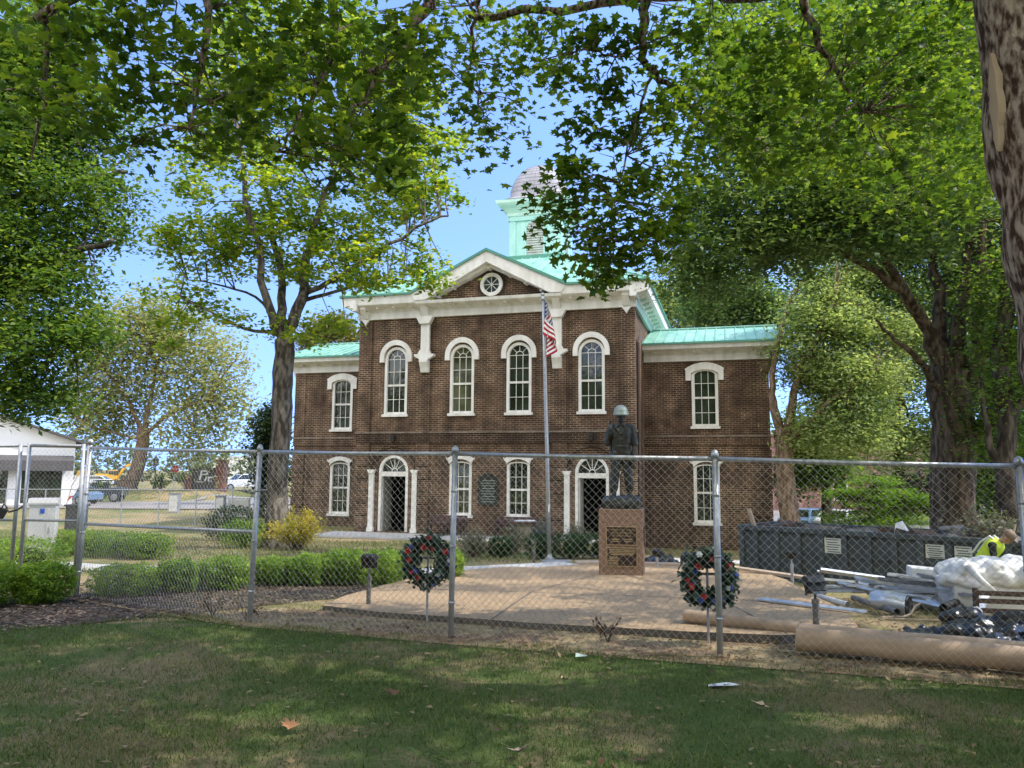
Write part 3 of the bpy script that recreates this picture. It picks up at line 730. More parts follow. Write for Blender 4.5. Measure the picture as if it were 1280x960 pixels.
for s in (-1, 1):
    x0, x1 = sorted((s*gx, s*(ex+.03))); mb.bb(x0, x1, ef-.05, ef-.003, EZ-.08, EZ+.012)
    mb.add([(s*gx, ef-.04, gz0+.02), (0, ef-.04, gzr+.02), (0, ef-.04, gzr-.10), (s*(gx-.02), ef-.04, gz0-.10), (s*gx, ef-.003, gz0+.02), (0, ef-.003, gzr+.02), (0, ef-.003, gzr-.10), (s*(gx-.02), ef-.003, gz0-.10)], [(0, 1, 2, 3), (4, 5, 1, 0), (3, 2, 6, 7), (4, 0, 3, 7)])
    x0, x1 = sorted((s*(ex+.003), s*(ex+.06))); mb.bb(x0, x1, ef-.05, eb, EZ-.09, EZ+.012)
mb.bb(-dx_-.06, dx_+.06, df_-.06, df_+.1, dz_-.04, dz_+.17)
mb.build('roof_edge', M_ROOFD, CH)
# ---- cupola
CX, cy0, ch = .08, 7.6, 1.43
cyc = cy0 + ch; cz0, cz1 = dz_-.1, 16.86
mb = MB(); mb.bb(-ch, ch, cyc-ch, cyc+ch, cz0+.003, cz1); cb = mb.build('cupola', M_MINT, CH)
mb = MB()
for k in range(4):
    R = Matrix.Rotation(k*PI/2, 3, 'Z'); t = MB()
    for sx in (-1, 1):
        t.bb(sx*1.27-.18, sx*1.27+.18, -ch-.06, -ch+.02, cz0+.004, cz1-.25)
        t.bb(sx*.52-.05, sx*.52+.05, -ch-.05, -ch+.02, cz0+.004, 16.1)
    ring(t, [(-.47, 16.1)] + arc(0, 16.1, .47, PI, 0, 12) + [(.47, 16.1)], [(-.57, 16.1)] + arc(0, 16.1, .57, PI, 0, 12) + [(.57, 16.1)], -ch-.05, -ch+.02)
    t.bb(-ch-.10, ch+.10, -ch-.10, -ch+.02, cz1-.25, cz1-.02)
    mb.add([tuple(R @ Vector(v) + Vector((0, cyc, 0))) for v in t.v], t.f)
mb.build('cupola_trim', M_MINT, cb)
for k in range(4):
    R = Matrix.Rotation(k*PI/2, 3, 'Z'); t = MB(); t.prism([(-.47, cz0+.01), (.47, cz0+.01)] + arc(0, 16.1, .47, 0, PI, 12), 'y', -ch-.012, -ch-.004)
    m2 = MB(); m2.add([tuple(R @ Vector(v) + Vector((0, cyc, 0))) for v in t.v], t.f); m2.build('louver_back', M_AWN, cb)
for k in range(4):
    R = Matrix.Rotation(k*PI/2, 3, 'Z'); t = MB()
    z = cz0+.15
    while z < 16.5:
        wv = .46 if z < 16.1 else math.sqrt(max(.01, .46**2-(z-16.1)**2))
        t.box((0, -ch-.04, z), (2*wv, .015, .10), rx=.75); z += .135
    m2 = MB(); m2.add([tuple(R @ Vector(v) + Vector((0, cyc, 0))) for v in t.v], t.f); m2.build('louver', M_WHITE, cb)
mb = MB()
def sq(h, z): return [(-h, cyc-h, z), (h, cyc-h, z), (h, cyc+h, z), (-h, cyc+h, z)]
def stack(prof):
    m = MB(); vs = []
    for h, z in prof: vs += sq(h, z)
    fs = [(3, 2, 1, 0)] + [tuple(range(4*(len(prof)-1), 4*len(prof)))]
    for i in range(len(prof)-1):
        for k in range(4): fs.append((4*i+k, 4*i+(k+1) % 4, 4*i+4+(k+1) % 4, 4*i+4+k))
    m.add(vs, fs); return m
stack([(1.48, 16.83), (1.56, 16.90), (1.60, 17.05), (1.78, 17.27), (1.98, 17.43), (2.07, 17.53), (2.11, 17.69)]).build('cupola_cornice', M_TRIMMINT, cb)
def rsq(h, z, e):   # rounded-square ring
    out = []
    for k in range(32):
        a = 2*PI*k/32; c_, s_ = math.cos(a), math.sin(a); q = (abs(c_)**e + abs(s_)**e)**(-1/e); out.append((h*q*c_, cyc + h*q*s_, z))
    return out
dome = [(2.14, 17.70, 14), (1.92, 17.79, 12), (1.72, 17.90, 10), (1.61, 18.04, 8)] + [(1.585*math.cos(a)**.9, 18.06+2.15*math.sin(a), 6-3.6*math.sin(a)) for a in [i*PI/2/12*.97 for i in range(13)]]
mb = MB(); vs = []
for h, z, e in dome: vs += rsq(h, z, e)
fs = [(32*i+k, 32*i+(k+1) % 32, 32*i+32+(k+1) % 32, 32*i+32+k) for i in range(len(dome)-1) for k in range(32)]
mb.add(vs, fs + [tuple(range(32*(len(dome)-1), 32*len(dome)))]); mb.build('dome', M_SLATE, cb, True)
mb = MB()
for i in range(5, len(dome)-2):
    h, z, e = dome[i]; r_ = rsq(h+.002, z, e); mb.tube(r_ + r_[:1], .009, 4, False)
    r2 = rsq(dome[i+1][0]+.002, dome[i+1][1], dome[i+1][2])
    for k in range(i % 2, 32, 2): mb.tube([r_[k], r2[k]], .006, 3, False)
mb.build('dome_seam', M_SEAM, cb)
cb.location.x = CX
# ---- downspouts, plaque, porch
mb = MB(); mb.tube([(W+.12, .9, 8.6), (W+.12, .25, 8.25), (W+.12, .22, 7.0), (W+.12, .22, .1)], .07, 8); mb.tube([(W+.14, WN-.2, 8.3), (W+.14, WN-.2, 7.9), (W+.12, .3, 7.35)], .06, 8)
mb.build('downspout', mat('copper_brown', (.07, .045, .035), .5), CH)
mb = MB(); mb.tube([(-W-.1, WN-.12, 7.8), (-W-.1, WN-.12, 0)], .05, 6); mb.build('downspout', MATS['copper_brown'], CH)
mb = MB(); mb.prism([(-.50, 1.28), (.44, 1.28), (.44, 2.5), (.30, 2.53), (.2, 2.6), (-.03, 2.70), (-.26, 2.6), (-.36, 2.53), (-.50, 2.5)], 'y', -.05, .01); pq = mb.build('wall_plaque', M_BRONZE, CH)
mb = MB()
for k in range(9): mb.bb(-.36+.03*(k % 3), .30-.04*(k % 2), -.056, -.048, 1.42+k*.115, 1.45+k*.115)
mb.build('inscription', M_HELM, pq)
mb = MB(); mb.bb(-7.4, 3.2, -2.6, -.15, -.35, -.02); mb.bb(-7.9, 3.0, -3.2, -2.603, -.45, -.16); mb.build('porch_slab', M_CONC, CH)
mb = MB(); mb.bb(3.203, 6.6, -2.2, -.15, -.6, -.025); mb.build('porch_slab', M_CONC, CH)

# ================================================================== GROUND
def sheet(name, ys, xs, dz, m, kind='structure', smooth=True):
    X, Y = np.meshgrid(xs, ys); Z = gz(X, Y) + dz
    V = np.stack([X, Y, Z], -1).reshape(-1, 3); nx, ny = len(xs), len(ys)
    i = np.arange(ny-1)[:, None]*nx + np.arange(nx-1)[None]
    Fc = np.stack([i, i+1, i+nx+1, i+nx], -1).reshape(-1, 4)
    return npmesh(name, V, Fc, 4, m, smooth=smooth, kind=kind)
def strip(name, A, B, dz, m, n=6, step=.5, noise=0.):
    """sheet between two polylines, draped on the ground"""
    def res(P, k):
        P = np.array(P, float); d = np.r_[0, np.cumsum(np.linalg.norm(np.diff(P, axis=0), axis=1))]
        t = np.linspace(0, d[-1], k); return np.stack([np.interp(t, d, P[:, 0]), np.interp(t, d, P[:, 1])], 1)
    L = max(sum(math.dist(A[i], A[i+1]) for i in range(len(A)-1)), 1)
    k = max(3, int(L/step))
    a, b = res(A, k), res(B, k)
    if noise: a += RNG.normal(0, noise, a.shape); b += RNG.normal(0, noise, b.shape)
    t = np.linspace(0, 1, n)[:, None, None]
    XY = a[None]*(1-t) + b[None]*t
    Z = gz(XY[..., 0], XY[..., 1]) + dz
    V = np.concatenate([XY, Z[..., None]], -1).reshape(-1, 3)
    i = np.arange(n-1)[:, None]*k + np.arange(k-1)[None]
    Fc = np.stack([i, i+1, i+k+1, i+k], -1).reshape(-1, 4)
    return npmesh(name, V, Fc, 4, m, smooth=True, kind='structure')
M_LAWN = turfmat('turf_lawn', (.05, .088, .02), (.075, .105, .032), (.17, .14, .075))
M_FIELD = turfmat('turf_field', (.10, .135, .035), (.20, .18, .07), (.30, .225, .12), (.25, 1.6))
ysl = np.array([-60, -30, -15, -8, -4, 0, 1, 2, 3, 4, 5, 6, 7, 8, 9, 10, 11, 12, 13, 14, 15.5, 16.5, 17.5, 19, 20.5, 22, 23.5, 25, 27, 28.5, 30, 32, 35, 40, 47, 54, 60, 66, 70, 72, 73, 74, 75, 76, 80, 95, 120, 150, 170, 200, 300, 450, 700, 1500, 2500.])
xsl = np.unique(np.r_[np.linspace(-60, 60, 81), np.linspace(2.5, 6, 9), np.linspace(-30, -27, 7), [-2500, -1200, -500, -250, -120, 120, 250, 500, 1200, 2500]])
sheet('ground', ysl, xsl, 0, M_FIELD)
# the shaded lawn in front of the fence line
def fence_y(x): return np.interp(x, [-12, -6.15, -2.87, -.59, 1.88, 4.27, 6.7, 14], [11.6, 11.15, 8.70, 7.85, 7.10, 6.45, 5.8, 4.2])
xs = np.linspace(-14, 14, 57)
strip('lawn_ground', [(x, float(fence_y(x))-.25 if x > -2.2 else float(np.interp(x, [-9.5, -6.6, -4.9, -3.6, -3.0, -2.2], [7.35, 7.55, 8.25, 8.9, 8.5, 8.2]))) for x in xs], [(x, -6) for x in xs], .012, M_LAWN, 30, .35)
strip('dirt_strip', [(x, float(fence_y(x))+1.2 if x > -3.5 else float(fence_y(x))-.2) for x in xs[16:]], [(x, float(fence_y(x))-.32) for x in xs[16:]], .017, turfmat('turf_dry', (.22, .18, .09), (.36, .28, .16), (.24, .16, .10), (1.2, 6)), 8, .3)
strip('mulch_bed', [(-9.5, 9.2), (-7.2, 10.9), (-5.9, 11.8), (-4.7, 13.2), (-3.2, 13.7), (-1.3, 14.0), (-1.1, 12.6)], [(-9.5, 7.3), (-6.6, 7.5), (-4.9, 8.2), (-3.6, 9.7), (-3.0, 10.6), (-2.4, 11.3), (-1.9, 12.0)], .008, M_MULCH, 10, .3, .03)
strip('street', [(-140, 54), (-25, 56), (30, 56)], [(-140, 71.5), (-29, 71.5), (-27, 92), (30, 92)], .03, M_ASPH, 30, 3.)
strip('kerb_strip', [(-140, 52.8), (-25, 54.8), (0, 54.8)], [(-140, 54.2), (-25, 56.2), (0, 56.2)], .05, mat('kerb_soil', (.17, .13, .10), .9, (.25, .2, .16), 2), 4, 3.)
strip('footpath', [(-13.5, 19.6), (-8.8, 17.0), (-5, 16.2), (-1.9, 16.5), (1.2, 18.9)], [(-13.5, 18.0), (-8.8, 15.6), (-5, 15.0), (-1.6, 15.3), (1.6, 18.0)], .03, M_CONC, 4, .5)
strip('footpath', [(5.4, 30.9), (9.5, 29.6), (15, 28)], [(5.2, 28.6), (9.2, 27.4), (15, 25.8)], .03, M_CONC, 4, .8)
strip('parking', [(16, 44), (90, 40)], [(18, 62), (90, 60)], .03, M_ASPH, 6, 3)
# plaza: a sloping slab of exposed pebbles
PZ = lambda y: .085 - .0555*(y - 8.)
pl = [(-2.32, 9.75), (-1.5, 9.15), (-.6, 8.75), (.2, 8.36), (.85, 8.12), (1.8, 7.80), (2.6, 7.62), (3.5, 7.9), (4.1, 9.6), (4.5, 12), (5.0, 14.2), (5.2, 16.2), (3.9, 18.3), (2.4, 18.8), (1.2, 18.6), (.1, 17.5), (-1.0, 16.0), (-1.6, 14.7), (-2.05, 12.5), (-2.3, 10.9)]
mb = MB(); n = len(pl)
mb.add([(x, y, PZ(y)) for x, y in pl], [tuple(t) for t in tessellate_polygon([[Vector((x, y, 0)) for x, y in pl]])])
mb.build('plaza', M_PLAZA, kind='structure')
mb = MB()
mb.add([(x*1.0, y, PZ(y)-.002) for x, y in pl] + [(x, y, PZ(y)-.9) for x, y in pl], [(i, (i+1) % n, (i+1) % n+n, i+n) for i in range(n)])
o = mb.build('plaza_edge', M_CURB, kind='structure')
mb = MB()
for P in ([(-2.25, 11.6), (-1.0, 11.9), (.6, 11.5), (2.4, 11.0), (4.2, 10.3)], [(2.2, 15), (2.9, 11.2), (2.7, 7.7)], [(-.2, 8.6), (.3, 11.6), (1.6, 15)]):
    for a, b in zip(P, P[1:]):
        d = Vector((b[0]-a[0], b[1]-a[1], 0)).normalized(); q = Vector((-d.y, d.x, 0))*.012
        mb.add([(a[0]-q.x, a[1]-q.y, PZ(a[1])+.003), (a[0]+q.x, a[1]+q.y, PZ(a[1])+.003), (b[0]+q.x, b[1]+q.y, PZ(b[1])+.003), (b[0]-q.x, b[1]-q.y, PZ(b[1])+.003)], [(0, 1, 2, 3)])
mb.build('plaza_joints', M_CURB, kind='structure')
# ---- turf blades, straw and chips: nobody could count them
def blades(name, n, xr, yr, h, w, m, keep=None, dz=.01, lean=.5, ypow=1.6):
    X = RNG.uniform(*xr, n); Y = yr[0] + (yr[1]-yr[0])*RNG.uniform(0, 1, n)**ypow
    k = np.ones(n, bool)
    k &= np.abs(X) < .72*Y + .6
    if keep is not None: k &= keep(X, Y)
    X, Y = X[k], Y[k]; n = len(X)
    a = RNG.uniform(0, PI, n); H = h*RNG.uniform(.45, 1.25, n); ww = w*RNG.uniform(.7, 1.3, n)
    dx, dy = np.cos(a)*ww/2, np.sin(a)*ww/2
    lx, ly = RNG.normal(0, lean, n)*H, RNG.normal(0, lean, n)*H
    Z = gz(X, Y) + dz
    V = np.stack([np.stack([X-dx, Y-dy, Z], -1), np.stack([X+dx, Y+dy, Z], -1), np.stack([X+lx, Y+ly, Z+H], -1)], 1)
    o = npmesh(name, V.reshape(-1, 3), np.arange(3*n).reshape(-1, 3), 3, m, kind='stuff')
    return o
def bladesmat(name, cols, straw):
    """per-blade colour, pulled toward straw where the turf noise says dry"""
    m, nt, Nn, Ln, P = _nodes(name)
    P.inputs['Roughness'].default_value = .6; P.inputs['Specular IOR Level'].default_value = .25
    g = Nn.new('ShaderNodeNewGeometry')
    r = Nn.new('ShaderNodeValToRGB'); el = r.color_ramp.elements
    while len(el) < len(cols): el.new(.5)
    for i, c in enumerate(cols): el[i].position = i/(len(cols)-1); el[i].color = (*c, 1)
    Ln.new(g.outputs['Random Per Island'], r.inputs[0])
    n1 = Nn.new('ShaderNodeTexNoise'); n1.inputs['Scale'].default_value = .55; n1.inputs['Detail'].default_value = 5
    n2 = Nn.new('ShaderNodeTexNoise'); n2.inputs['Scale'].default_value = 3.; n2.inputs['Detail'].default_value = 6
    for n in (n1, n2): Ln.new(g.outputs['Position'], n.inputs['Vector'])
    ad = Nn.new('ShaderNodeMath'); ad.operation = 'MULTIPLY_ADD'; ad.inputs[1].default_value = .45
    Ln.new(n2.outputs['Fac'], ad.inputs[0]); Ln.new(n1.outputs['Fac'], ad.inputs[2])
    mr = Nn.new('ShaderNodeMapRange'); mr.inputs[1].default_value = .82; mr.inputs[2].default_value = 1.04
    Ln.new(ad.outputs[0], mr.inputs[0])
    mx = Nn.new('ShaderNodeMix'); mx.data_type = 'RGBA'; mx.inputs['B'].default_value = (*straw, 1)
    Ln.new(mr.outputs[0], mx.inputs[0]); Ln.new(r.outputs[0], mx.inputs['A']); Ln.new(mx.outputs['Result'], P.inputs['Base Color'])
    t = Nn.new('ShaderNodeBsdfTranslucent'); Ln.new(mx.outputs['Result'], t.inputs[0])
    ms = Nn.new('ShaderNodeMixShader'); ms.inputs[0].default_value = .35
    Ln.new(P.outputs[0], ms.inputs[1]); Ln.new(t.outputs[0], ms.inputs[2]); Ln.new(ms.outputs[0], Nn['Material Output'].inputs[0])
    MATS[name] = m; return m
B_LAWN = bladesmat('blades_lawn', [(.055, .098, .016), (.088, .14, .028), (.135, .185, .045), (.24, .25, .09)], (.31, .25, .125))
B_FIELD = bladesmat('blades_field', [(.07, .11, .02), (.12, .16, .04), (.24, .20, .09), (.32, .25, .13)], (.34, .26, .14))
edge = lambda X, Y: Y < fence_y(X) - .15 + .12*np.sin(X*5)
notmulch = lambda X, Y: Y < np.interp(X, [-9.5, -6.6, -4.9, -3.6, -3.0, -1.9], [7.3, 7.5, 8.2, 9.7, 10.6, 12.2]) + .12*np.sin(X*7) + .1
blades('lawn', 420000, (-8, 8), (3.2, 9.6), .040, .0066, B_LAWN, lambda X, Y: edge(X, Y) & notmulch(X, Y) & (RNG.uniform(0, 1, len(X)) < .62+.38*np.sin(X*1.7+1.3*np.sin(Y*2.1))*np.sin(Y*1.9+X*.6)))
onplaza = lambda X, Y: (X > -2.4) & (X < 4.6) & (Y > 8.9 - .36*np.clip(X, -2.4, 3)) & (Y < 18.6)
blades('dry_grass', 60000, (-8, 9), (6.6, 13.5), .035, .007, B_FIELD, lambda X, Y: (Y > fence_y(X) - .35) & ~onplaza(X, Y) & (X > -4.6 - .0*Y) & ~((X < -1.5) & (Y > 11.6)), lean=1.1, ypow=1.)
blades('field_grass', 120000, (-40, 5), (15, 52), .085, .022, B_FIELD, lambda X, Y: (~onplaza(X, Y)) & (X < .3 + .0*Y) & ~((Y > 14.8) & (Y < 19.8) & (np.abs(Y-16.2+(X+5)*.28) < 1.3)) & (Y < 32.2 - .28*(X+.9) - 3.), ypow=1.3)
def scatter(name, n, xr, yr, size, m, keep, T=T_OVAL, dz=.03, tilt=.35):
    X = RNG.uniform(*xr, n); Y = RNG.uniform(*yr, n); k = keep(X, Y); X, Y = X[k], Y[k]
    P = np.stack([X, Y, gz(X, Y) + dz + RNG.uniform(0, .015, len(X))], -1)
    return leaves(name, P, size, m, None, T, F_OVAL, tilt, .5, 'stuff')
scatter('mulch_chips', 22000, (-9, -1), (7.2, 13.6), .05, L_CHIP, lambda X, Y: (Y < 13.4 + .1*(X+2)) & (Y > np.interp(X, [-9.5, -6.6, -4.9, -3.6, -3.0, -1.9], [7.3, 7.5, 8.2, 9.7, 10.6, 12.2]) - RNG.exponential(.16, len(X))), dz=.015)
scatter('leaf_litter', 9000, (-4.8, 6.5), (5.9, 9.8), .05, L_STRAW, lambda X, Y: (Y > fence_y(X) - .3 + .25*RNG.normal(size=len(X))) & (Y < fence_y(X) + np.where(X < -2, 2.3, .62 + RNG.exponential(.12, len(X)))) & ~((X < -3.4) & (Y > 10.5)))
scatter('leaf_litter', 2200, (3.4, 8), (6.8, 12), .055, L_STRAW, lambda X, Y: X > 3.4 + (Y-7.5)*.2)
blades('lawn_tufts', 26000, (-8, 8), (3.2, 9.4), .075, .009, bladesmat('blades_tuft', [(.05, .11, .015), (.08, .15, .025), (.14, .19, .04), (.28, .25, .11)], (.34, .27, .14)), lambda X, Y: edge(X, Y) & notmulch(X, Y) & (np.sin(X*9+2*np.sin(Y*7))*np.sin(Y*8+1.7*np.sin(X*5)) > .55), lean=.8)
scatter('clover', 9000, (-6, 6), (3.3, 8.0), .028, leafmat('leaf_clover', [(.05, .11, .02), (.08, .15, .03), (.11, .18, .05)], .3, 1.3), lambda X, Y: (Y < fence_y(X)-.35) & (np.sin(X*3.1+np.sin(Y*4))*np.sin(Y*2.7+X) > .45), dz=.035)
scatter('lawn_litter', 700, (-6, 6), (3.4, 7.5), .05, L_STRAW, lambda X, Y: Y < fence_y(X)-.4, dz=.035)
# ================================================================== CHAIN-LINK FENCE
FP = [(-6.15, 11.15), (-2.87, 8.70), (-.59, 7.85), (1.88, 7.10), (4.27, 6.45), (6.75, 5.78)]
FT = [1.965, 1.87, 1.845, 1.80, 1.745, 1.72]
FL = [(.06, 0), (.035, 0), (.018, 0), (-.010, 0), (-.035, 0), (-.03, 0)]
fence = thing('chain_link_fence', 'galvanized chain-link fence on round posts crossing the whole view in front of the plaza', 'fence', (0, 0, 0))
def mesh_wires(mb, A, B, zb, zt, p=.0365, r=.0019, wav=.0):
    A, B = Vector(A), Vector(B); d = (B-A); L = d.length; d.normalize(); nrm = Vector((-d.y, d.x, 0))
    n = int(L/p)
    for i in range(n):
        pts = []; 
        h0, h1 = zb + (i/n)*0, zt
        k = 0; z = h0
        while z < h1:
            s = (i + ((i + k) % 2))*p
            t = s/L
            pts.append(A + d*s + nrm*(.004*(1 if (k % 2) else -1) + wav*math.sin(s*3.1)*math.sin(z*2)) + Vector((0, 0, z)))
            z += p*1.02; k += 1
        mb.tube(pts, r, 3, False)
def post(mb, x, y, top, r, lean=0., capr=1.25):
    b = G(x, y, -.12); mb.tube([b, (x+lean, y, top)], r, 10)
    mb.lathe((x+lean, y, top), [(r*capr, -.03), (r*capr, .01), (r*.9, .035), (r*.2, .05)], 10)
for i, (x, y) in enumerate(FP):
    m2 = MB(); post(m2, x, y, FT[i] + (.06 if i == 0 else .015), .036 if i == 0 else .029, FL[i][0])
    for z in (.35, .9, 1.45): m2.lathe((x+FL[i][0]*(z+.1)/2, y, float(gz(x, y))+z), [(.033 if i else .041, -.012), (.033 if i else .041, .012)], 8)
    m2.build('post', M_GALV, fence, True)
for i in range(len(FP)-1):
    a = Vector((FP[i][0]+FL[i][0], FP[i][1]-.0, FT[i]-.02)); b = Vector((FP[i+1][0]+FL[i+1][0], FP[i+1][1], FT[i+1]-.02))
    m2 = MB(); m2.tube([a, (a+b)/2 - Vector((0, 0, .008)), b], .0215, 8); m2.build('top_rail', M_GALV, fence, True)
    m2 = MB()
    za = float(gz(*FP[i])); zb = float(gz(*FP[i+1]))
    A = Vector((FP[i][0], FP[i][1]-.03, 0)); Bv = Vector((FP[i+1][0], FP[i+1][1]-.03, 0))
    # mesh follows the line of the ground and the rail
    t = MB(); mesh_wires(t, A, Bv, .03, 1.0, wav=.004 if i else .02)
    L = (Bv-A).length
    vs = []
    for v in t.v:
        s = ((v[0]-A.x)*(Bv.x-A.x) + (v[1]-A.y)*(Bv.y-A.y))/L/L
        lo = za*(1-s)+zb*s + .03; hi = FT[i]*(1-s)+FT[i+1]*s - .005
        vs.append((v[0], v[1], v[2]))
    H = (FT[i]+FT[i+1])/2 - (za+zb)/2
    t = MB(); mesh_wires(t, A, Bv, .03, H-.0, wav=.004 if i else .02)
    vs = []
    for v in t.v:
        s = ((v[0]-A.x)*(Bv.x-A.x) + (v[1]-A.y)*(Bv.y-A.y))/L/L
        lo = za*(1-s)+zb*s; hi = FT[i]*(1-s)+FT[i+1]*s
        vs.append((v[0] + (FL[i][0]*(1-s)+FL[i+1][0]*s)*v[2]/H, v[1], lo + (hi-lo)*v[2]/H))
    t.v = vs; t.build('wire_mesh', M_WIRE, fence)
a, b = at(108, 655, 11.15), at(321, 665, 8.72)
mb = MB(); mb.tube([a, b], .021, 8); mb.build('brace_rail', M_GALV, fence, True)
# gate in two leaves
def gate(label, x0, y0, x1, y1, top0, top1, bottom=.22):
    g = thing('gate_leaf', label, 'gate', (x0, y0, float(gz(x0, y0))), group='chain-link gate leaves')
    o = Vector((x0, y0, float(gz(x0, y0))))
    mb = MB(); A, B = Vector((x0, y0, 0)) - o*1, Vector((x1, y1, 0)) - o
    A.z = B.z = 0
    t0, t1 = top0-o.z, top1-o.z
    mb.tube([(A.x, A.y, .12), (A.x, A.y, t0)], .027, 8); mb.tube([(B.x, B.y, .12), (B.x, B.y, t1)], .027, 8)
    mb.tube([(A.x, A.y, t0-.03), (B.x, B.y, t1-.03)], .021, 8); mb.tube([(A.x, A.y, .15), (B.x, B.y, .15)], .021, 8)
    mb.tube([(A.x, A.y, 1.06), (B.x, B.y, 1.06)], .019, 8)
    mb.build('gate_frame', M_GALV, g, True)
    t = MB(); mesh_wires(t, (A.x, A.y-.03, 0), (B.x, B.y-.03, 0), .14, t0-.05, wav=.01); t.build('wire_mesh', M_WIRE, g)
gate('chain-link gate leaf hung on the tall capped fence post', -6.22, 11.22, -7.06, 11.30, 2.0, 2.01)
gate('chain-link gate leaf running off the left edge of the view', -7.20, 11.32, -9.6, 11.65, 2.0, 1.95)
mb = MB(); mb.tube([(-7.27, 11.2, 1.07), (-7.2, 11.17, 1.02), (-7.1, 11.2, 1.05), (-7.05, 11.24, 1.1)], .014, 6); mb.box((-7.33, 11.2, 1.0), (.11, .05, .13), ry=.5); mb.tube([(-7.34, 11.2, 1.05), (-7.30, 11.2, 1.13), (-7.24, 11.2, 1.07)], .012, 6)
tag(mb.build('padlock', M_BLACK), 'dark padlock and chain holding the two gate leaves together', 'padlock')
# ================================================================== MONUMENT
S0 = Vector((2.20, 15.45, PZ(15.45)))
prz = -.20
ped = thing('granite_pedestal', 'speckled pink granite pedestal with bronze plaques under the soldier statue', 'pedestal', S0, prz)
PH = 1.27
mb = MB(); mb.box((0, 0, PH/2-.05), (.85, .85, PH+.1)); mb.build('block', M_GRAN, ped, bevel=.012)
def plaque(parent, y, x0, x1, z0, z1, lines, rot=None):
    t = MB(); t.bb(x0, x1, y-.022, y+.01, z0, z1)
    q = t.build('plaque', M_PLAQUE, parent)
    t = MB()
    for a, b, c, d in ((x0-.012, x1+.012, z1, z1+.014), (x0-.012, x1+.012, z0-.014, z0), (x0-.012, x0+.002, z0+.001, z1-.001), (x1-.002, x1+.012, z0+.001, z1-.001)): t.bb(a, b, y-.03, y+.008, c, d)
    t.build('plaque_rim', M_GOLD, q)
    t = MB()
    for txt, sz, cx, cz in lines:
        if txt is None: t.bb(cx-sz/2, cx+sz/2, y-.028, y-.02, cz-.008, cz+.008)
        else: text_into(t, txt, sz, lambda c, cx=cx, cz=cz: (cx+c.x, y-.026-c.z*.5, cz+c.y))
    t.build('lettering', M_GOLD, q)
    return q
plaque(ped, -.425, -.27, .30, .60, .93, [('IN MEMORY OF THE MEN', .052, .015, .875), ('WHO SERVED IN', .052, .015, .82), ('VIETNAM WAR', .056, .015, .765), (None, .17, -.10, .70), (None, .17, .14, .70), (None, .13, -.10, .66), (None, .13, .14, .66)])
plaque(ped, -.425, -.26, .30, .20, .53, [(None, .50, .02, .50), (None, .47, .02, .47), (None, .49, .02, .44), (None, .44, .02, .41)] + [(None, .17 + .02*(k % 3), -.14, .36-.032*k) for k in range(5)])
t = MB(); t.bb(.422, .447, -.22, .12, .55, .92); q = t.build('plaque', M_PLAQUE, ped); t = MB()
for k in range(8): t.bb(.445, .453, -.17, .07, .60+k*.036, .612+k*.036)
t.build('lettering', M_GOLD, q)
st = thing('soldier_statue', 'green bronze statue of a standing soldier in a pale steel helmet on the granite pedestal', 'statue', S0 + Vector((0, 0, PH+.0)), prz)
def organic(mb, name, m, parent, vox=.012, sm=3):
    o = mb.build(name, m, parent, True)
    r = o.modifiers.new('remesh', 'REMESH'); r.mode = 'VOXEL'; r.voxel_size = vox; r.use_smooth_shade = True
    s = o.modifiers.new('smooth', 'SMOOTH'); s.factor = .5; s.iterations = sm
    return o
mb = MB(); random.seed(3)
mb.box((0, 0, .085), (.72, .70, .19)); mb.box((-.08, .0, .15), (.5, .6, .13)); mb.box((.12, -.05, .15), (.42, .5, .12), rz=.3)
for k in range(26):
    a = random.uniform(0, 2*PI); mb.ell((.31*math.cos(a), .31*math.sin(a), random.uniform(.03, .18)), (random.uniform(.05, .11),)*3, 8, 6)
organic(mb, 'rock_base', M_BRONZE, st, .02, 2)
z0 = .19
def hand(mb, w, f, side, s=1., curl=.5, thumb=None):
    """palm at w, fingers along f, 'side' points across the knuckles; unequal fingers that curl"""
    w, f, side = Vector(w), Vector(f).normalized(), Vector(side).normalized()
    nrm = f.cross(side).normalized()
    pc = w + f*.05*s
    for q in (-.028, -.009, .010, .029): mb.cap(w + side*q*.6*s, w + f*.085*s + side*q*s, .017*s, .013*s, 7)
    for q, l in ((-.030, .062), (-.010, .075), (.010, .070), (.030, .054)):
        a = w + f*.085*s + side*q*s; d1 = (f*math.cos(curl) + nrm*math.sin(curl)); b = a + d1*l*.5*s
        d2 = f*math.cos(curl*2.1) + nrm*math.sin(curl*2.1); mb.cap(a, b, .0105*s, .0095*s, 6); mb.cap(b, b + d2*l*.5*s, .0095*s, .008*s, 6)
    t0 = w + f*.02*s - side*.03*s; t1 = t0 + (f*.6 - side*.7 + nrm*.3).normalized()*.045*s
    mb.cap(t0, t1, .014*s, .011*s, 6); mb.cap(t1, t1 + (f*.85 - side*.15 + nrm*.4).normalized()*.035*s, .011*s, .009*s, 6)
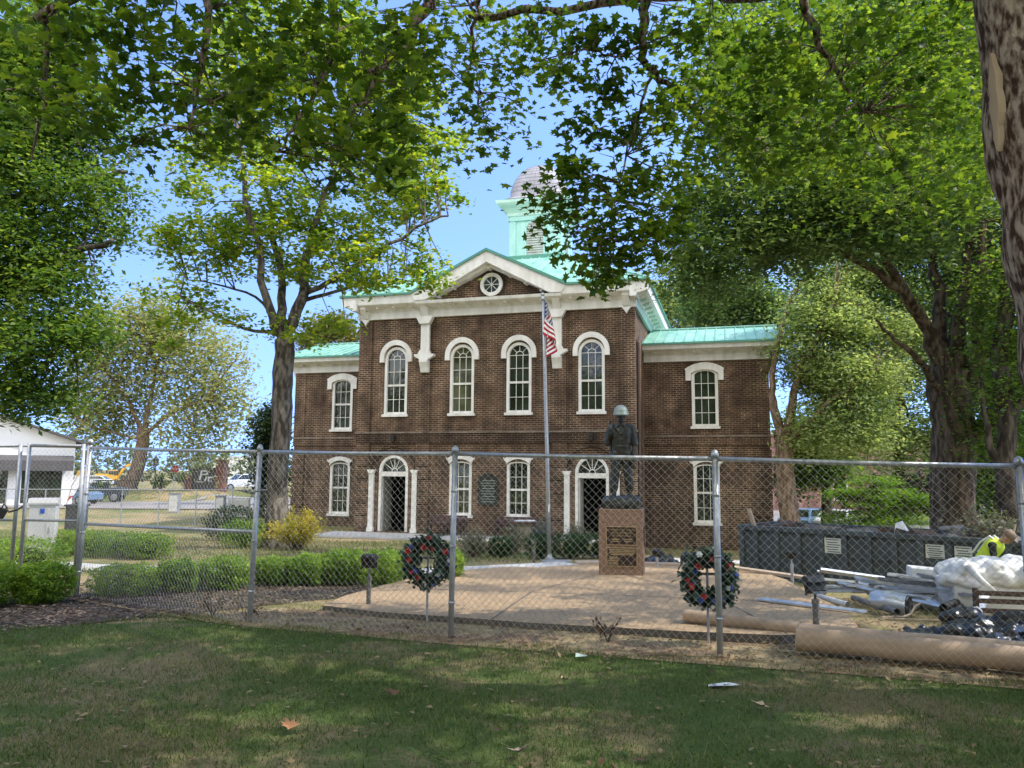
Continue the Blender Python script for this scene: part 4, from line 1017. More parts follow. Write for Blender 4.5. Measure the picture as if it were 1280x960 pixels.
def head_(mb, c, s=1., R=None):
    """head facing -y with brow, nose, lips, chin and ears"""
    R = R or Matrix.Identity(3)
    def q(v): return Vector(c) + R @ (Vector(v)*s)
    mb.ell(q((0, 0, .02)), (.078*s, .098*s, .105*s), 16, 12, R)
    mb.ell(q((0, -.03, -.06)), (.058*s, .065*s, .065*s), 14, 10, R)
    mb.cap(q((0, -.088, .02)), q((0, -.108, -.018)), .010*s, .016*s, 8)
    mb.cap(q((-.035, -.082, .035)), q((.035, -.082, .035)), .014*s, .014*s, 8)
    mb.cap(q((-.020, -.088, -.055)), q((.020, -.088, -.055)), .009*s, .009*s, 8)
    mb.ell(q((0, -.082, -.095)), (.022*s, .02*s, .018*s), 8, 6, R)
    for e in (-1, 1):
        mb.ell(q((e*.08, .005, -.005)), (.012*s, .022*s, .034*s), 8, 6, R); mb.ell(q((e*.032, -.084, .012)), (.013*s, .01*s, .008*s), 8, 6, R)
mb = MB()
# legs and boots
for sx, fy, kx in ((-1, -.02, -.005), (1, .06, .02)):
    hx = sx*.095; fx = sx*.155
    mb.cap((hx, .01, z0+.90), (hx+sx*.03, -.015+fy*.3, z0+.50), .118, .092, 12)
    mb.cap((hx+sx*.03, -.015+fy*.3, z0+.50), (fx, .01+fy, z0+.20), .094, .084, 12)
    mb.cap((fx, .01+fy, z0+.30), (fx, .01+fy, z0+.06), .062, .052, 12)
    mb.ell((fx, fy, z0+.27), (.085, .09, .06), 12, 8)
    mb.cap((fx, .035+fy, z0+.045), (fx+sx*.03, -.15+fy, z0+.035), .052, .042, 10); mb.box((fx+sx*.013, -.05+fy, z0+.008), (.10, .29, .03), rz=-sx*.12)
    mb.box((hx+sx*.085, .02, z0+.68), (.06, .16, .17))
mb.ell((0, .01, z0+.95), (.175, .125, .14), 16, 10)
mb.cap((-.05, .01, z0+1.0), (-.05, .0, z0+1.18), .13, .14, 14); mb.cap((.05, .01, z0+1.0), (.05, .0, z0+1.18), .13, .14, 14)
mb.ell((0, -.005, z0+1.30), (.205, .135, .19), 18, 12)
mb.cap((-.09, -.03, z0+1.12), (-.10, -.035, z0+1.32), .10, .105, 12); mb.cap((.09, -.03, z0+1.12), (.10, -.035, z0+1.32), .10, .105, 12)
mb.cap((-.16, .01, z0+1.41), (.16, .01, z0+1.41), .075, .075, 12)
mb.cap((0, .0, z0+1.42), (0, -.015, z0+1.55), .07, .058, 12)
mb.ell((0, -.005, z0+1.03), (.185, .14, .03), 18, 6)      # belt
for sx in (-1, 1): mb.tube([(sx*.035, -.10, z0+1.47), (sx*.10, -.125, z0+1.40), (sx*.02, -.145, z0+1.27)], [.028, .03, .012], 6); mb.box((sx*.09, -.128, z0+1.25), (.10, .03, .09))
head_(mb, (0, -.02, z0+1.64))
# left side of the view: arm bent, hand at the sling on the shoulder
mb.cap((-.20, .015, z0+1.40), (-.275, .0, z0+1.14), .082, .068, 12); mb.cap((-.262, -.0, z0+1.19), (-.278, -.005, z0+1.10), .077, .072, 12)
mb.cap((-.275, .0, z0+1.12), (-.215, -.17, z0+1.28), .052, .040, 10)
hand(mb, (-.205, -.185, z0+1.29), (.25, -.15, .9), (.8, .1, -.3), 1.0, .7)
mb.tube([(-.14, -.135, z0+1.20), (-.155, -.13, z0+1.36), (-.16, -.03, z0+1.475), (-.16, .10, z0+1.44), (-.15, .14, z0+1.1)], .016, 6)
mb.cap((-.23, .17, z0+1.55), (-.20, .16, z0+.75), .022, .03, 8)
# other arm hangs, holding gloves
mb.cap((.20, .015, z0+1.40), (.262, .02, z0+1.13), .085, .068, 12); mb.cap((.250, .02, z0+1.18), (.268, .018, z0+1.08), .078, .074, 12)
mb.cap((.265, .02, z0+1.10), (.255, -.05, z0+.86), .052, .038, 10)
hand(mb, (.255, -.06, z0+.86), (-.1, -.25, -1), (-.2, .95, -.2), 1.05, .75)
mb.ell((.235, -.10, z0+.74), (.055, .05, .085), 10, 8); mb.cap((.24, -.10, z0+.72), (.22, -.11, z0+.63), .04, .028, 8)
organic(mb, 'body', M_BRONZE, st, .0095, 2)
mb = MB()
prof = [(.155, -.035), (.165, -.03), (.148, .0), (.142, .05), (.125, .10), (.09, .14), (.045, .16), (.01, .165)]
mb.lathe((0, 0, 0), prof, 24); mb.v = [(x, y*1.12 - (.03 if z < -.02 and y < 0 else 0), z) for x, y, z in mb.v]
mb.v = [tuple(Vector((0, -.015, z0+1.70)) + Matrix.Rotation(.10, 3, 'X') @ Vector(v)) for v in mb.v]
mb.build('helmet', M_HELM, st, True)
# ================================================================== FLAG AND POLE
fx, fy = .985, 19.9
fp = thing('flagpole', 'tall grey metal flagpole leaning slightly, standing behind the plaza', 'flagpole', G(fx, fy))
top = 6.25 - float(gz(fx, fy))
mb = MB(); mb.tube([(0, 0, -.2), (-.06, 0, 2.5), (-.13, 0, 4.9), (-.19, 0, top)], [.058, .052, .045, .034], 12); mb.build('pole', M_GALV, fp, True)
mb = MB(); mb.lathe((0, 0, .02), [(.13, -.1), (.13, .02), (.08, .05), (.06, .12)], 14); mb.build('base_collar', M_GALV, fp)
mb = MB(); mb.ell((-.19, 0, top+.05), (.05, .05, .05)); mb.lathe((-.19, 0, top-.12), [(.05, 0), (.055, .05), (.04, .12)], 10); mb.build('truck', M_GALV, fp, True)
mb = MB(); mb.tube([(-.13, -.05, top-.1), (-.08, -.06, 3.5), (-.0, -.06, 1.3)], .006, 4); mb.box((-.02, -.06, 1.3), (.04, .05, .2)); mb.build('halyard', M_LIT, fp)
# limp flag: the cloth hangs from the hoist in folds; surface point for fly position u (0..1) and hoist position v (0..1)
FW, FH = 1.9, 1.15
fl0 = Vector((fx-.185, fy-.03, 6.14))
def flagpt(u, v):
    # fly sags: the far end falls and swings back under the hoist
    fold = math.sin(u*7.5 + v*1.2)*.085*(.2+u) + .03*math.sin(u*17+v*3)
    hx = .03 + .46*math.sin(PI*min(1, u*.95))*(.3+.7*v) + fold*.9 - .06*v*u
    hy = -.06 + .09*math.cos(u*8.2 + v)*(.25+u)
    hz = -FH*v*.80 - FW*u*(.36 + .12*(1-v))*(1 - .10*u)
    return fl0 + Vector((hx - .05*v, hy, hz))
mb = MB(); nu, nv = 44, 26
for j in range(nv+1):
    for i in range(nu+1): mb.v.append(tuple(flagpt(i/nu, j/nv)))
for j in range(nv):
    for i in range(nu):
        u, v = (i+.5)/nu, (j+.5)/nv
        k = int(v*13); mi = 2 if (u < .4 and v < 7/13) else (1 if k % 2 == 0 else 0)
        mb.f.append((j*(nu+1)+i, j*(nu+1)+i+1, (j+1)*(nu+1)+i+1, (j+1)*(nu+1)+i)); mb.m.append(mi)
o = mb.build('flag', [M_FLW, M_FLR, M_FLB], None, True); tag(o, 'limp American flag hanging in folds at the top of the leaning pole', 'flag')
mb = MB()
for r in range(9):
    for c in range(6 if r % 2 == 0 else 5):
        u = .4*((c+.5 if r % 2 == 0 else c+1)/6); v = 7/13*((r+.5)/9)
        p = flagpt(u, v); px_, py_ = flagpt(u+.01, v)-p, flagpt(u, v+.01)-p; px_.normalize(); py_.normalize(); nn = px_.cross(py_).normalized()
        for sg in (-1, 1):
            pts = [p + nn*.006*sg + (px_*math.cos(a) + py_*math.sin(a))*(.030 if q % 2 == 0 else .013) for q, a in enumerate([k*PI/5 for k in range(10)])]
            b = len(mb.v); mb.v += [tuple(p + nn*.006*sg)] + [tuple(z) for z in pts]; mb.f += [(b, b+1+q, b+1+(q+1) % 10) for q in range(10)]; mb.m += [0]*10
mb.build('stars', M_FLW, o)
# ================================================================== WREATHS
def wreath(x, y, zc, R0, seed, lab, labs):
    rng = np.random.default_rng(seed); random.seed(seed)
    gr = float(gz(x, y)); zb = max(gr, PZ(y) if y > 8.6 and x < 1 else gr)
    s = thing('wreath_stand', labs, 'wreath stand', (x, y, zb), group='wreath stands')
    mb = MB(); mb.tube([(0, .05, -.1), (0, .05, zc-zb+.16)], .013, 8); mb.build('pole', M_GALV, s)
    mb = MB(); mb.tube([(-.17, .05, zc-zb+.03), (.17, .05, zc-zb+.03)], .012, 6); mb.build('crossbar', M_BLACK, s)
    wv = thing('wreath', lab, 'wreath', (x, y-.02, zc))
    n = 1900; a = rng.uniform(0, 2*PI, n); rr = R0*.72 + rng.normal(0, R0*.15, n)
    P = np.stack([np.cos(a)*rr, rng.normal(0, .045, n)-.01, np.sin(a)*rr*1.04], -1)
    leaves('greenery', P, .075, L_WREATH, wv, T_OVAL, F_OVAL, 2.2, .35, rng=rng)
    mb = MB()
    pts = [(R0*.72*math.cos(k*PI/12), 0, R0*.74*math.sin(k*PI/12)) for k in range(25)]
    mb.tube(pts, R0*.17, 8); mb.build('ring', L_DARK, wv, True)
    for k in range(19):
        q = k*2*PI/19 + random.uniform(-.3, .3); r_ = R0*(.72 + random.uniform(-.22, .24)); c = Vector((r_*math.cos(q), -.075 - random.uniform(0, .035), r_*math.sin(q)))
        kind_ = random.choice((0, 0, 1, 1, 2)); sc_ = random.uniform(.7, 1.0)*(1.45 if kind_ == 0 else 1.1)
        m2 = MB(); tl = Matrix.Rotation(random.uniform(-.6, .6), 3, 'X') @ Matrix.Rotation(random.uniform(-.6, .6), 3, 'Z')
        for lay, (np_, rl, up2) in enumerate(((6, .034, -.004), (5, .024, -.014))):
            for pet in range(np_):
                b = pet*2*PI/np_ + lay*.5; d_ = Vector((math.cos(b), 0, math.sin(b))); s_ = Vector((-math.sin(b), 0, math.cos(b)))
                pp = [Vector((0, up2, 0)), d_*rl*.55 + s_*rl*.36 + Vector((0, up2-.008, 0)), d_*rl + Vector((0, up2+.004, 0)), d_*rl*.55 - s_*rl*.36 + Vector((0, up2-.008, 0))]
                m2.add([c + tl @ (v*sc_) for v in pp], [(0, 1, 2, 3)])
        m2.ell(c + tl @ Vector((0, -.012*sc_, 0)), (.007, .006, .007), 6, 4)
        m2.build('flower', (M_RED, M_NAVY, M_FLW)[kind_], wv)
wreath(-.93, 8.78, .645, .285, 5, 'round green wreath with red, white and blue flowers left of the middle fence post', 'thin metal stand carrying the wreath nearest the hedges')
wreath(1.92, 7.62, .64, .275, 6, 'green wreath with red, white and blue flowers standing above the thinner cardboard tube', 'thin metal stand carrying the wreath nearest the cardboard tubes')
# ================================================================== FLOODLIGHTS ON SHORT POSTS
def flood(x, y, zb, h, label, rz, s=1., pale=False):
    t = thing('floodlight', label, 'floodlight', (x, y, zb), rz, group='floodlights around the plaza')
    mb = MB(); mb.tube([(0, 0, -.1), (0, 0, h*.55)], .032*s, 8); mb.tube([(0, 0, h*.55), (0, 0, h*.78)], .014*s, 6); mb.lathe((0, 0, h*.5), [(.038*s, 0), (.038*s, .05), (.015*s, .06)], 8); mb.build('post', M_GALV if pale else mat('post_grey', (.09, .085, .08), .7, (.15, .14, .13), 8), t)
    mb = MB(); mb.box((0, 0, h*.93), (.19*s, .10*s, .15*s), rx=-.5)
    for k in range(5): mb.box((-.07*s+k*.035*s, .06*s, h*.93+.02*s), (.008*s, .06*s, .12*s), rx=-.5)
    mb.box((0, -.07*s, h*.93+.035*s), (.20*s, .07*s, .012*s), rx=-.3)
    hd = mb.build('lamp_housing', M_BLACK, t)
    mb = MB(); mb.box((0, -.050*s, h*.93-.028*s), (.16*s, .006, .115*s), rx=-.5); mb.build('lens', M_LIT if pale else M_GLASS, hd)
    mb = MB(); mb.box((-.105*s, 0, h*.86), (.01, .03, .14*s)); mb.box((.105*s, 0, h*.86), (.01, .03, .14*s)); mb.box((0, 0, h*.79), (.22*s, .03, .012)); mb.build('bracket', M_BLACK, t)
flood(-1.79, 9.95, PZ(9.95)-.02, .60, 'black floodlight on a short post at the front left corner of the plaza', 2.9, .95)
flood(3.22, 8.32, PZ(8.32)-.02, .47, 'black floodlight on a short post behind the cardboard tubes at right', .25, 1.05)
flood(5.02, 14.0, PZ(14.)-.02, .52, 'small pale-topped floodlight in front of the dumpster', 2.7, .8, True)
flood(3.25, 17.4, PZ(17.4)-.02, .36, 'pale-lensed floodlight just behind the granite pedestal', 2.9, .95, True)
mb = MB(); mb.tube([(.56, 18.6, PZ(18.6)-.1), (.56, 18.6, PZ(18.6)+.36)], .035, 8); mb.lathe((.56, 18.6, PZ(18.6)+.36), [(.035, 0), (.02, .02)], 8); tag(mb.build('bollard', M_CURB), 'short weathered stub post beside the flagpole base', 'bollard')
# ================================================================== CARDBOARD TUBES
def tube_roll(a, b, r, label):
    a, b = Vector(a), Vector(b); c = (a+b)/2; t = thing('cardboard_tube', label, 'cardboard tube', c, group='long cardboard tubes')
    a, b = a-c, b-c; d = (b-a).normalized()
    mb = MB(); n = 20
    mb.tube([a, a+d*.02] + [a + (b-a)*k/6 + Vector((0, 0, .004*math.sin(k*2.1))) for k in range(1, 6)] + [b], r, n, False); mb.tube([a, b], r*.86, n, False)
    mb.build('tube_wall', M_CARD, t, True)
    mb = MB(); mb.tube([a + d*.03, a + d*.04], r*.85, n); mb.tube([b - d*.04, b - d*.03], r*.85, n); mb.build('end_plug', M_CARD if r > .08 else M_WOOD, t)
tube_roll((1.86, 8.42, PZ(8.42)+.075), (2.86, 7.80, PZ(7.8)+.03), .068, 'thinner cardboard tube tilted on the plaza edge, left of the thick pair')
tube_roll((2.60, 7.22, .155), (4.78, 6.52, .105), .105, 'thick cardboard tube lying along the fence on a small block')
tube_roll((2.72, 7.48, .145), (4.95, 6.78, .10), .100, 'thick cardboard tube lying just behind the front one')
mb = MB(); mb.box((3.20, 7.06, .02), (.16, .2, .10), rz=-.3); tag(mb.build('support_block', M_CURB, bevel=.008), 'small grey block propping up the thick cardboard tubes', 'block')
# ================================================================== DUMPSTER
dp = thing('dumpster', 'long dark grey ribbed steel roll-off dumpster with warning signs, right of the courthouse', 'dumpster', (6.05, 20.6, -1.12), math.atan2(-4.6, 4.75)+.02)
DL, DH, DW = 7.0, 1.32, 2.2
dz0 = .12
mb = MB()
mb.bb(0, DL, 0, .06, dz0, DH); mb.bb(0, DL, DW-.06, DW, dz0, DH); mb.bb(0, .06, .063, DW-.063, dz0, DH); mb.bb(DL-.06, DL, .063, DW-.063, dz0, DH); mb.bb(.06, DL-.06, .063, DW-.063, dz0, dz0+.08)
mb.build('body', M_DUMP, dp)
mb = MB(); mb.bb(-.04, DL+.04, -.09, .07, DH-.02, DH+.10); mb.bb(-.04, DL+.04, DW-.07, DW+.09, DH-.02, DH+.10); mb.bb(-.05, .08, .073, DW-.073, DH-.02, DH+.10); mb.bb(DL-.08, DL+.05, .073, DW-.073, DH-.02, DH+.10); mb.build('rim', M_DUMP, dp, bevel=.01)
for k in range(13):
    x = (.07, .45)[k] if k < 2 else .45 + (k-1)*.56
    m2 = MB(); m2.bb(x-.065, x+.065, -.085, -.002, dz0+.02, DH-.022); m2.build('rib', M_DUMP, dp, bevel=.008)
mb = MB(); mb.bb(0, DL, -.11, -.003, dz0-.06, dz0+.018); mb.bb(.17, DL, -.028, -.002, .78, .83); mb.build('side_rail', M_DUMP, dp)
mb = MB(); mb.bb(.1, DL-.1, .3, .45, -.15, dz0-.003); mb.bb(.1, DL-.1, DW-.45, DW-.3, -.15, dz0-.003); mb.build('skid', M_DUMPR, dp)
for x in (.5, DL-.5):
    m2 = MB()
    m2.lathe((0, 0, 0), [(.10, -.08), (.13, -.07), (.13, .07), (.10, .08)], 14); m2.v = [(p[0]+x, p[2]+.12, p[1]-.02) for p in m2.v]; m2.build('roller', M_BLACK, dp)
for x, w_, h_, m_ in ((2.41, .40, .36, M_PAPERW), (4.65, .38, .30, M_PAPERW), (5.21, .34, .34, M_PAPERW)):
    m2 = MB(); m2.bb(x-w_/2, x+w_/2, -.012, -.001, 1.22-h_, 1.22); sg = m2.build('warning_sign', m_, dp)
    m2 = MB()
    for k in range(6): m2.bb(x-w_*(.42-.05*(k % 3)), x+w_*(.42-.07*((k+1) % 3)), -.018, -.0125, 1.185-h_*.155*k-.012-(.01 if k else 0), 1.185-h_*.155*k+(.010 if k == 0 else .002))
    m2.build('sign_print', M_INK, sg)
random.seed(41); mb = MB()
for k in range(60): mb.box((random.uniform(.4, DL-.4), random.uniform(.35, DW-.3), DH-.06+random.uniform(-.1, .10)), (random.uniform(.3, 1.2), random.uniform(.15, .6), random.uniform(.1, .3)), rz=random.uniform(0, 3), rx=random.uniform(-.3, .3), ry=random.uniform(-.25, .25), mi=k % 3)
o = mb.build('rubble', [mat('rubble_dark', (.03, .03, .03), .9, (.10, .09, .08), 5), M_WOOD, mat('rubble_grey', (.12, .12, .12), .9, (.22, .21, .2), 5)]); o.location = dp.location; o.rotation_euler = dp.rotation_euler; tag(o, 'mixed dark building rubble filling the dumpster up to its rim', 'rubble'); o['kind'] = 'stuff'
# rubbish inside the dumpster: torn plastic and brush show over the rim
D = lambda x, y, z: dp.matrix_basis @ Vector((x, y, z))
mb = MB(); p = Vector((11.0, 18.8, .5))
def world_d(x, y, z):
    R = Matrix.Rotation(dp.rotation_euler.z, 3, 'Z'); return Vector(dp.location) + R @ Vector((x, y, z))
p = world_d(3.8, .7, DH); mb.add([p + Vector(v) for v in ((-.25, 0, -.2), (.2, .05, -.2), (.05, .1, .35), (-.2, -.05, .3), (.3, .2, .02))], [(0, 1, 2), (0, 2, 3), (1, 4, 2)])
tag(mb.build('plastic_scrap', M_PLASTIC), 'scrap of white plastic sticking up out of the dumpster', 'scrap')
p = world_d(5.6, .8, DH+.12)
g_ = thing('brush_pile', 'dry leafy brush poking out over the rim of the dumpster', 'brush', p)
mb = MB()
for k in range(14): a = random.uniform(0, 6.28); mb.tube([(0, 0, -.3), (.3*math.cos(a), .2*math.sin(a), .1), (.55*math.cos(a), .3*math.sin(a), random.uniform(.2, .5))], [.02, .012, .004], 4)
mb.build('twigs', M_BARKT, g_); leaves('dead_leaves', RNG.normal(0, 1, (420, 3))*np.array([.32, .22, .17]) + np.array([0, 0, .22]), .11, L_GREY, g_, tilt=1.5)
for k, (a, b) in enumerate((((4.9, .8, DH-.1), (4.4, 1.3, DH+.16)), ((.2, .6, DH-.2), (.02, .5, DH+.5)))):
    mb = MB(); mb.tube([world_d(*a), world_d(*b)], .06, 4); tag(mb.build('waste_board', M_BLACK if k == 0 else M_LUMBER), ('dark board end lying on the dumpster rim' if k == 0 else 'pale board leaning out of the near left corner of the dumpster'), 'board')
mb = MB(); p, q = world_d(5.9, -.2, .25), world_d(6.2, .05, 1.75); mb.tube([p, q], .022, 6); tag(mb.build('tool_handle', M_LUMBER), 'wooden tool handle leaning on the dumpster beside the worker', 'tool handle')
# ================================================================== SALVAGE HEAP
hz = lambda x, y: float(gz(x, y))
random.seed(21)
studs = []
for k in range(17):
    a = math.radians(random.uniform(-80, -8)); L_ = random.uniform(1.0, 2.2); p = (5.25 + random.gauss(0, .25), 12.5 + random.gauss(0, .45)); studs.append((p, (p[0] + L_*math.cos(a), p[1] + L_*math.sin(a))))
for k in range(15):
    a = math.radians(random.uniform(-35, 40)); L_ = random.uniform(.9, 2.0); p = (5.0 + random.uniform(0, 1.1), 11.3 + random.uniform(0, 2.2)); studs.append((p, (p[0] + L_*math.cos(a), p[1] + L_*math.sin(a))))
lab_s = ['silver sheet-metal strip in the heap beside the dumpster']
for i, (a, b) in enumerate(studs):
    za, zb = hz(*a) + .05 + random.uniform(.05, .42) + .002*i, hz(*b) + .03 + random.uniform(.0, .22) + .003*i
    A, B = Vector((*a, za)), Vector((*b, zb)); d = B-A; L = d.length
    R = d.to_track_quat('X', 'Z').to_matrix()
    mb = MB(); w_ = random.uniform(.018, .045)
    mb.box((L/2, 0, 0), (L, w_*2, .006)); mb.box((L/2, w_, .018), (L, .004, .04)); mb.box((L/2, -w_, .018), (L, .004, .04))
    rr = Matrix.Rotation(random.uniform(-.6, .6), 3, 'X')
    mb.v = [tuple(R @ (rr @ Vector(v))) for v in mb.v]
    o = mb.build('metal_strip', (M_SHEET, M_GALV, M_SHEETD)[i % 3]); o.location = A; tag(o, 'silver sheet-metal strip lying in the heap beside the dumpster', 'metal strip', 'metal strips in the salvage heap')
for i, (a, b, r, m_, lab, nm) in enumerate((((4.15, 9.25, .03), (3.35, 10.6, .03), .035, M_SHEET, 'white-flecked metal strip lying on the plaza behind the right floodlight', 'metal_strip'), ((4.2, 9.8, .06), (4.5, 11.5, .10), .034, M_PIPE, 'rust-flecked white pipe pointing at the right floodlight', 'white_pipe'), ((5.4, 9.15, .12), (6.4, 10.6, .26), .06, M_PIPE, 'thick white pipe lying beside the black plastic heap', 'white_pipe'),
        ((5.1, 9.2, .06), (6.2, 10.8, .10), .035, M_BLACK, 'black pipe alongside the thick white pipe', 'black_pipe'), ((5.25, 9.15, .06), (6.35, 10.75, .08), .03, M_BLACK, 'thin black pipe under the thick white pipe', 'black_pipe'), ((4.85, 9.9, .05), (5.05, 11.6, .10), .042, mat('grey_pipe', (.12, .12, .12), .5), 'dark grey pipe with an open end in front of the metal drum', 'grey_pipe'), ((5.6, 10.2, .1), (6.6, 11.2, .2), .05, M_BLACK, 'black pipe end poking out under the white bag', 'black_pipe'))):
    A, B = Vector((a[0], a[1], hz(a[0], a[1]) + a[2] + (.03 if a[0] > 4.2 else .10))), Vector((b[0], b[1], hz(b[0], b[1]) + b[2] + (.03 if b[0] > 4.2 else .06)))
    mb = MB()
    if nm == 'metal_strip':
        A.z, B.z = PZ(A.y)+.02, PZ(B.y)+.02; d = (B-A).normalized(); q = Vector((-d.y, d.x, 0))*.05
        mb.add([A-q, A+q, B+q, B-q, A-q+Vector((0, 0, .03)), A+q+Vector((0, 0, .015)), B+q+Vector((0, 0, .015)), B-q+Vector((0, 0, .03))], [(3, 2, 1, 0), (4, 5, 6, 7), (0, 1, 5, 4), (1, 2, 6, 5), (2, 3, 7, 6), (3, 0, 4, 7)])
    else:
        mb.tube([A, B], r, 14, False); mb.tube([A, B], r*.82, 14, False); dd = (B-A).normalized(); mb.tube([A+dd*.06, A+dd*.07], r*.81, 14)
    tag(mb.build(nm, m_, None, nm != 'metal_strip'), lab, 'metal strip' if nm == 'metal_strip' else 'pipe')
A = Vector((4.55, 9.7, hz(4.55, 9.7)+.03)); mb = MB(); mb.tube([A, A + Vector((.28, .02, .0)), A + Vector((.42, .1, .02)), A + Vector((.52, .18, .1)), A + Vector((.60, .2, .14))], .013, 6); mb.tube([A, A + Vector((-.02, -.1, -.0)), A + Vector((1.4, -.25, -.02))], .013, 6)
tag(mb.build('bent_conduit', M_LUMBER), 'bent pale conduit lying on the dry grass in front of the drum', 'conduit')
t = thing('duct_drum', 'short galvanized duct drum lying on its side in the salvage heap', 'duct', (5.02, 10.35, hz(5.02, 10.35)+.15), -.75)
t.scale = (.74, .74, .74)
mb = MB(); n = 20
mb.tube([(-.34, 0, .02), (-.30, 0, .03), (-.05, 0, .03), (.0, 0, .02), (.26, 0, -.02)], [.13, .165, .185, .19, .19], n, False); mb.tube([(-.34, 0, .02), (-.33, 0, .02)], .13, n); mb.build('shell', M_SHEET, t, True)
mb = MB(); mb.tube([(.22, 0, -.015), (.225, 0, -.015)], .185, n); mb.tube([(.25, 0, -.02), (.275, 0, -.02)], .195, n, False); mb.build('open_end', M_BLACK, t)
# crumpled black plastic and foil scraps
def lump(name, label, cat, loc, R, m, seed, n=14, spread=.5, vox=.03, blobs=None, rough_=.25):
    random.seed(seed); mb = MB()
    for k in range(n):
        c = Vector((random.gauss(0, spread)*R[0], random.gauss(0, spread)*R[1], abs(random.gauss(.25, spread*.6))*R[2]))
        mb.ell(c, (R[0]*random.uniform(.2, .45), R[1]*random.uniform(.2, .45), R[2]*random.uniform(.25, .5)), 9, 7, Matrix.Rotation(random.uniform(-.8, .8), 3, 'Z') @ Matrix.Rotation(random.uniform(-.5, .5), 3, 'X'))
    o = mb.build(name, m, None, True); o.location = loc
    r = o.modifiers.new('remesh', 'REMESH'); r.mode = 'VOXEL'; r.voxel_size = vox; r.use_smooth_shade = True
    tx = bpy.data.textures.new(name + '_folds', 'CLOUDS'); tx.noise_scale = rough_; tx.noise_depth = 3
    d = o.modifiers.new('folds', 'DISPLACE'); d.texture = tx; d.strength = min(R)*.55; d.mid_level = .5; d.texture_coords = 'LOCAL'
    tag(o, label, cat); return o
lump('plastic_sheeting', 'crumpled heap of black plastic sheeting in front of the slatted pallet', 'plastic sheeting', (5.15, 8.30, hz(5.15, 8.3)), (.66, .42, .20), M_TARP, 4, 34, vox=.02, rough_=.16)
lump('plastic_sheeting', 'small flat scrap of black plastic left of the black heap', 'plastic sheeting', (4.42, 8.45, hz(4.42, 8.45)), (.22, .15, .07), M_TARP, 5, 10, vox=.015)
mb = MB(); mb.box((5.42, 7.75, hz(5.4, 7.75)+.13), (.12, .05, .36), ry=-.3, rz=.2); tag(mb.build('grey_board', mat('board_grey', (.16, .16, .17), .7, (.24, .24, .25), 5)), 'grey board end standing in front of the black plastic heap', 'board')
lump('trash_bag', 'black trash bag beside the pedestal, nearest to it', 'trash bag', (3.55, 18.9, hz(3.55, 18.9)+.05), (.42, .35, .32), M_TARP, 6, 14)
lump('trash_bag', 'black trash bag between the pedestal and the dumpster, largest of the black bags', 'trash bag', (4.3, 19.3, hz(4.3, 19.3)+.05), (.55, .4, .42), M_TARP, 8, 16)
lump('trash_bag', 'black trash bag behind the right wreath, closest to the dumpster', 'trash bag', (4.95, 19.7, hz(4.95, 19.7)+.08), (.4, .35, .38), M_TARP, 9, 14)
lump('foil_scrap', 'crumpled silver foil scraps between the drum and the white bag', 'foil', (6.05, 11.6, hz(6.05, 11.6)+.03), (.40, .25, .16), M_GALV, 10, 18, vox=.018, rough_=.1)
lump('stuffed_bag', 'pale lumpy sack low in the heap beside the foil scraps', 'sack', (6.35, 11.35, hz(6.35, 11.35)+.03), (.2, .16, .12), M_PLASTIC, 12, 10, vox=.015)
# bulk bags
def bulk(name, label, loc, w_, d_, h_, seed, rz):
    random.seed(seed); t = thing(name, label, 'bulk bag', loc, rz)
    mb = MB(); mb.box((0, 0, h_*.3), (w_, d_, h_*.6)); mb.ell((0, 0, h_*.5), (w_*.54, d_*.54, h_*.22), 18, 10)
    o = organic(mb, 'sack', M_PLASTIC, t, .025, 4)
    mb = MB(); mb.ell((w_*.05, 0, h_*.74), (w_*.60, d_*.62, h_*.30), 18, 12); mb.ell((w_*.32, -.05, h_*.64), (w_*.30, d_*.5, h_*.30), 14, 10); mb.ell((-w_*.35, -.05, h_*.75), (w_*.24, d_*.4, h_*.24), 14, 10)
    for k in range(9): mb.ell((random.uniform(-.5, .5)*w_, -d_*.35, h_*random.uniform(.6, .9)), (w_*.14, d_*.22, h_*.13), 10, 8)
    o = organic(mb, 'loose_sheet', M_PLASTIC, t, .022, 1)
    tx = bpy.data.textures.new('folds', 'CLOUDS'); tx.noise_scale = .22; tx.noise_depth = 2
    dd = o.modifiers.new('folds', 'DISPLACE'); dd.texture = tx; dd.strength = .16; dd.texture_coords = 'LOCAL'
    for k, a in enumerate((-.38, .1)):
        m2 = MB(); m2.tube([(a*w_, -d_*.56, h_*.95), (a*w_+.12, -d_*.66, h_*.7), (a*w_+.28, -d_*.66, h_*.52)], [.05, .045, .02], 8); m2.build('strap', M_PLASTIC, t, True)
    return t
bulk('bulk_bag', 'big white woven bulk bag with loose plastic bunched over its top', (6.75, 10.9, hz(6.75, 10.9)), 1.35, 1.0, .74, 31, -.25)
mb = MB(); mb.box((0, 0, .28), (.50, .4, .44)); mb.ell((0, 0, .42), (.27, .22, .09)); o = organic(mb, 'white_sack', M_PLASTIC, None, .02, 3); o.location = (6.48, 12.3, hz(6.48, 12.3)+.08); o.rotation_euler = (0, .06, -.3); tag(o, 'small square white sack standing left of the big bulk bag', 'sack')
mb = MB(); mb.box((6.15, 12.9, hz(6.15, 12.9)+.22), (.35, .3, .12), rz=.2); tag(mb.build('yellow_crate', M_YEL, bevel=.01), 'yellow box end showing behind the metal heap under the dumpster', 'box')
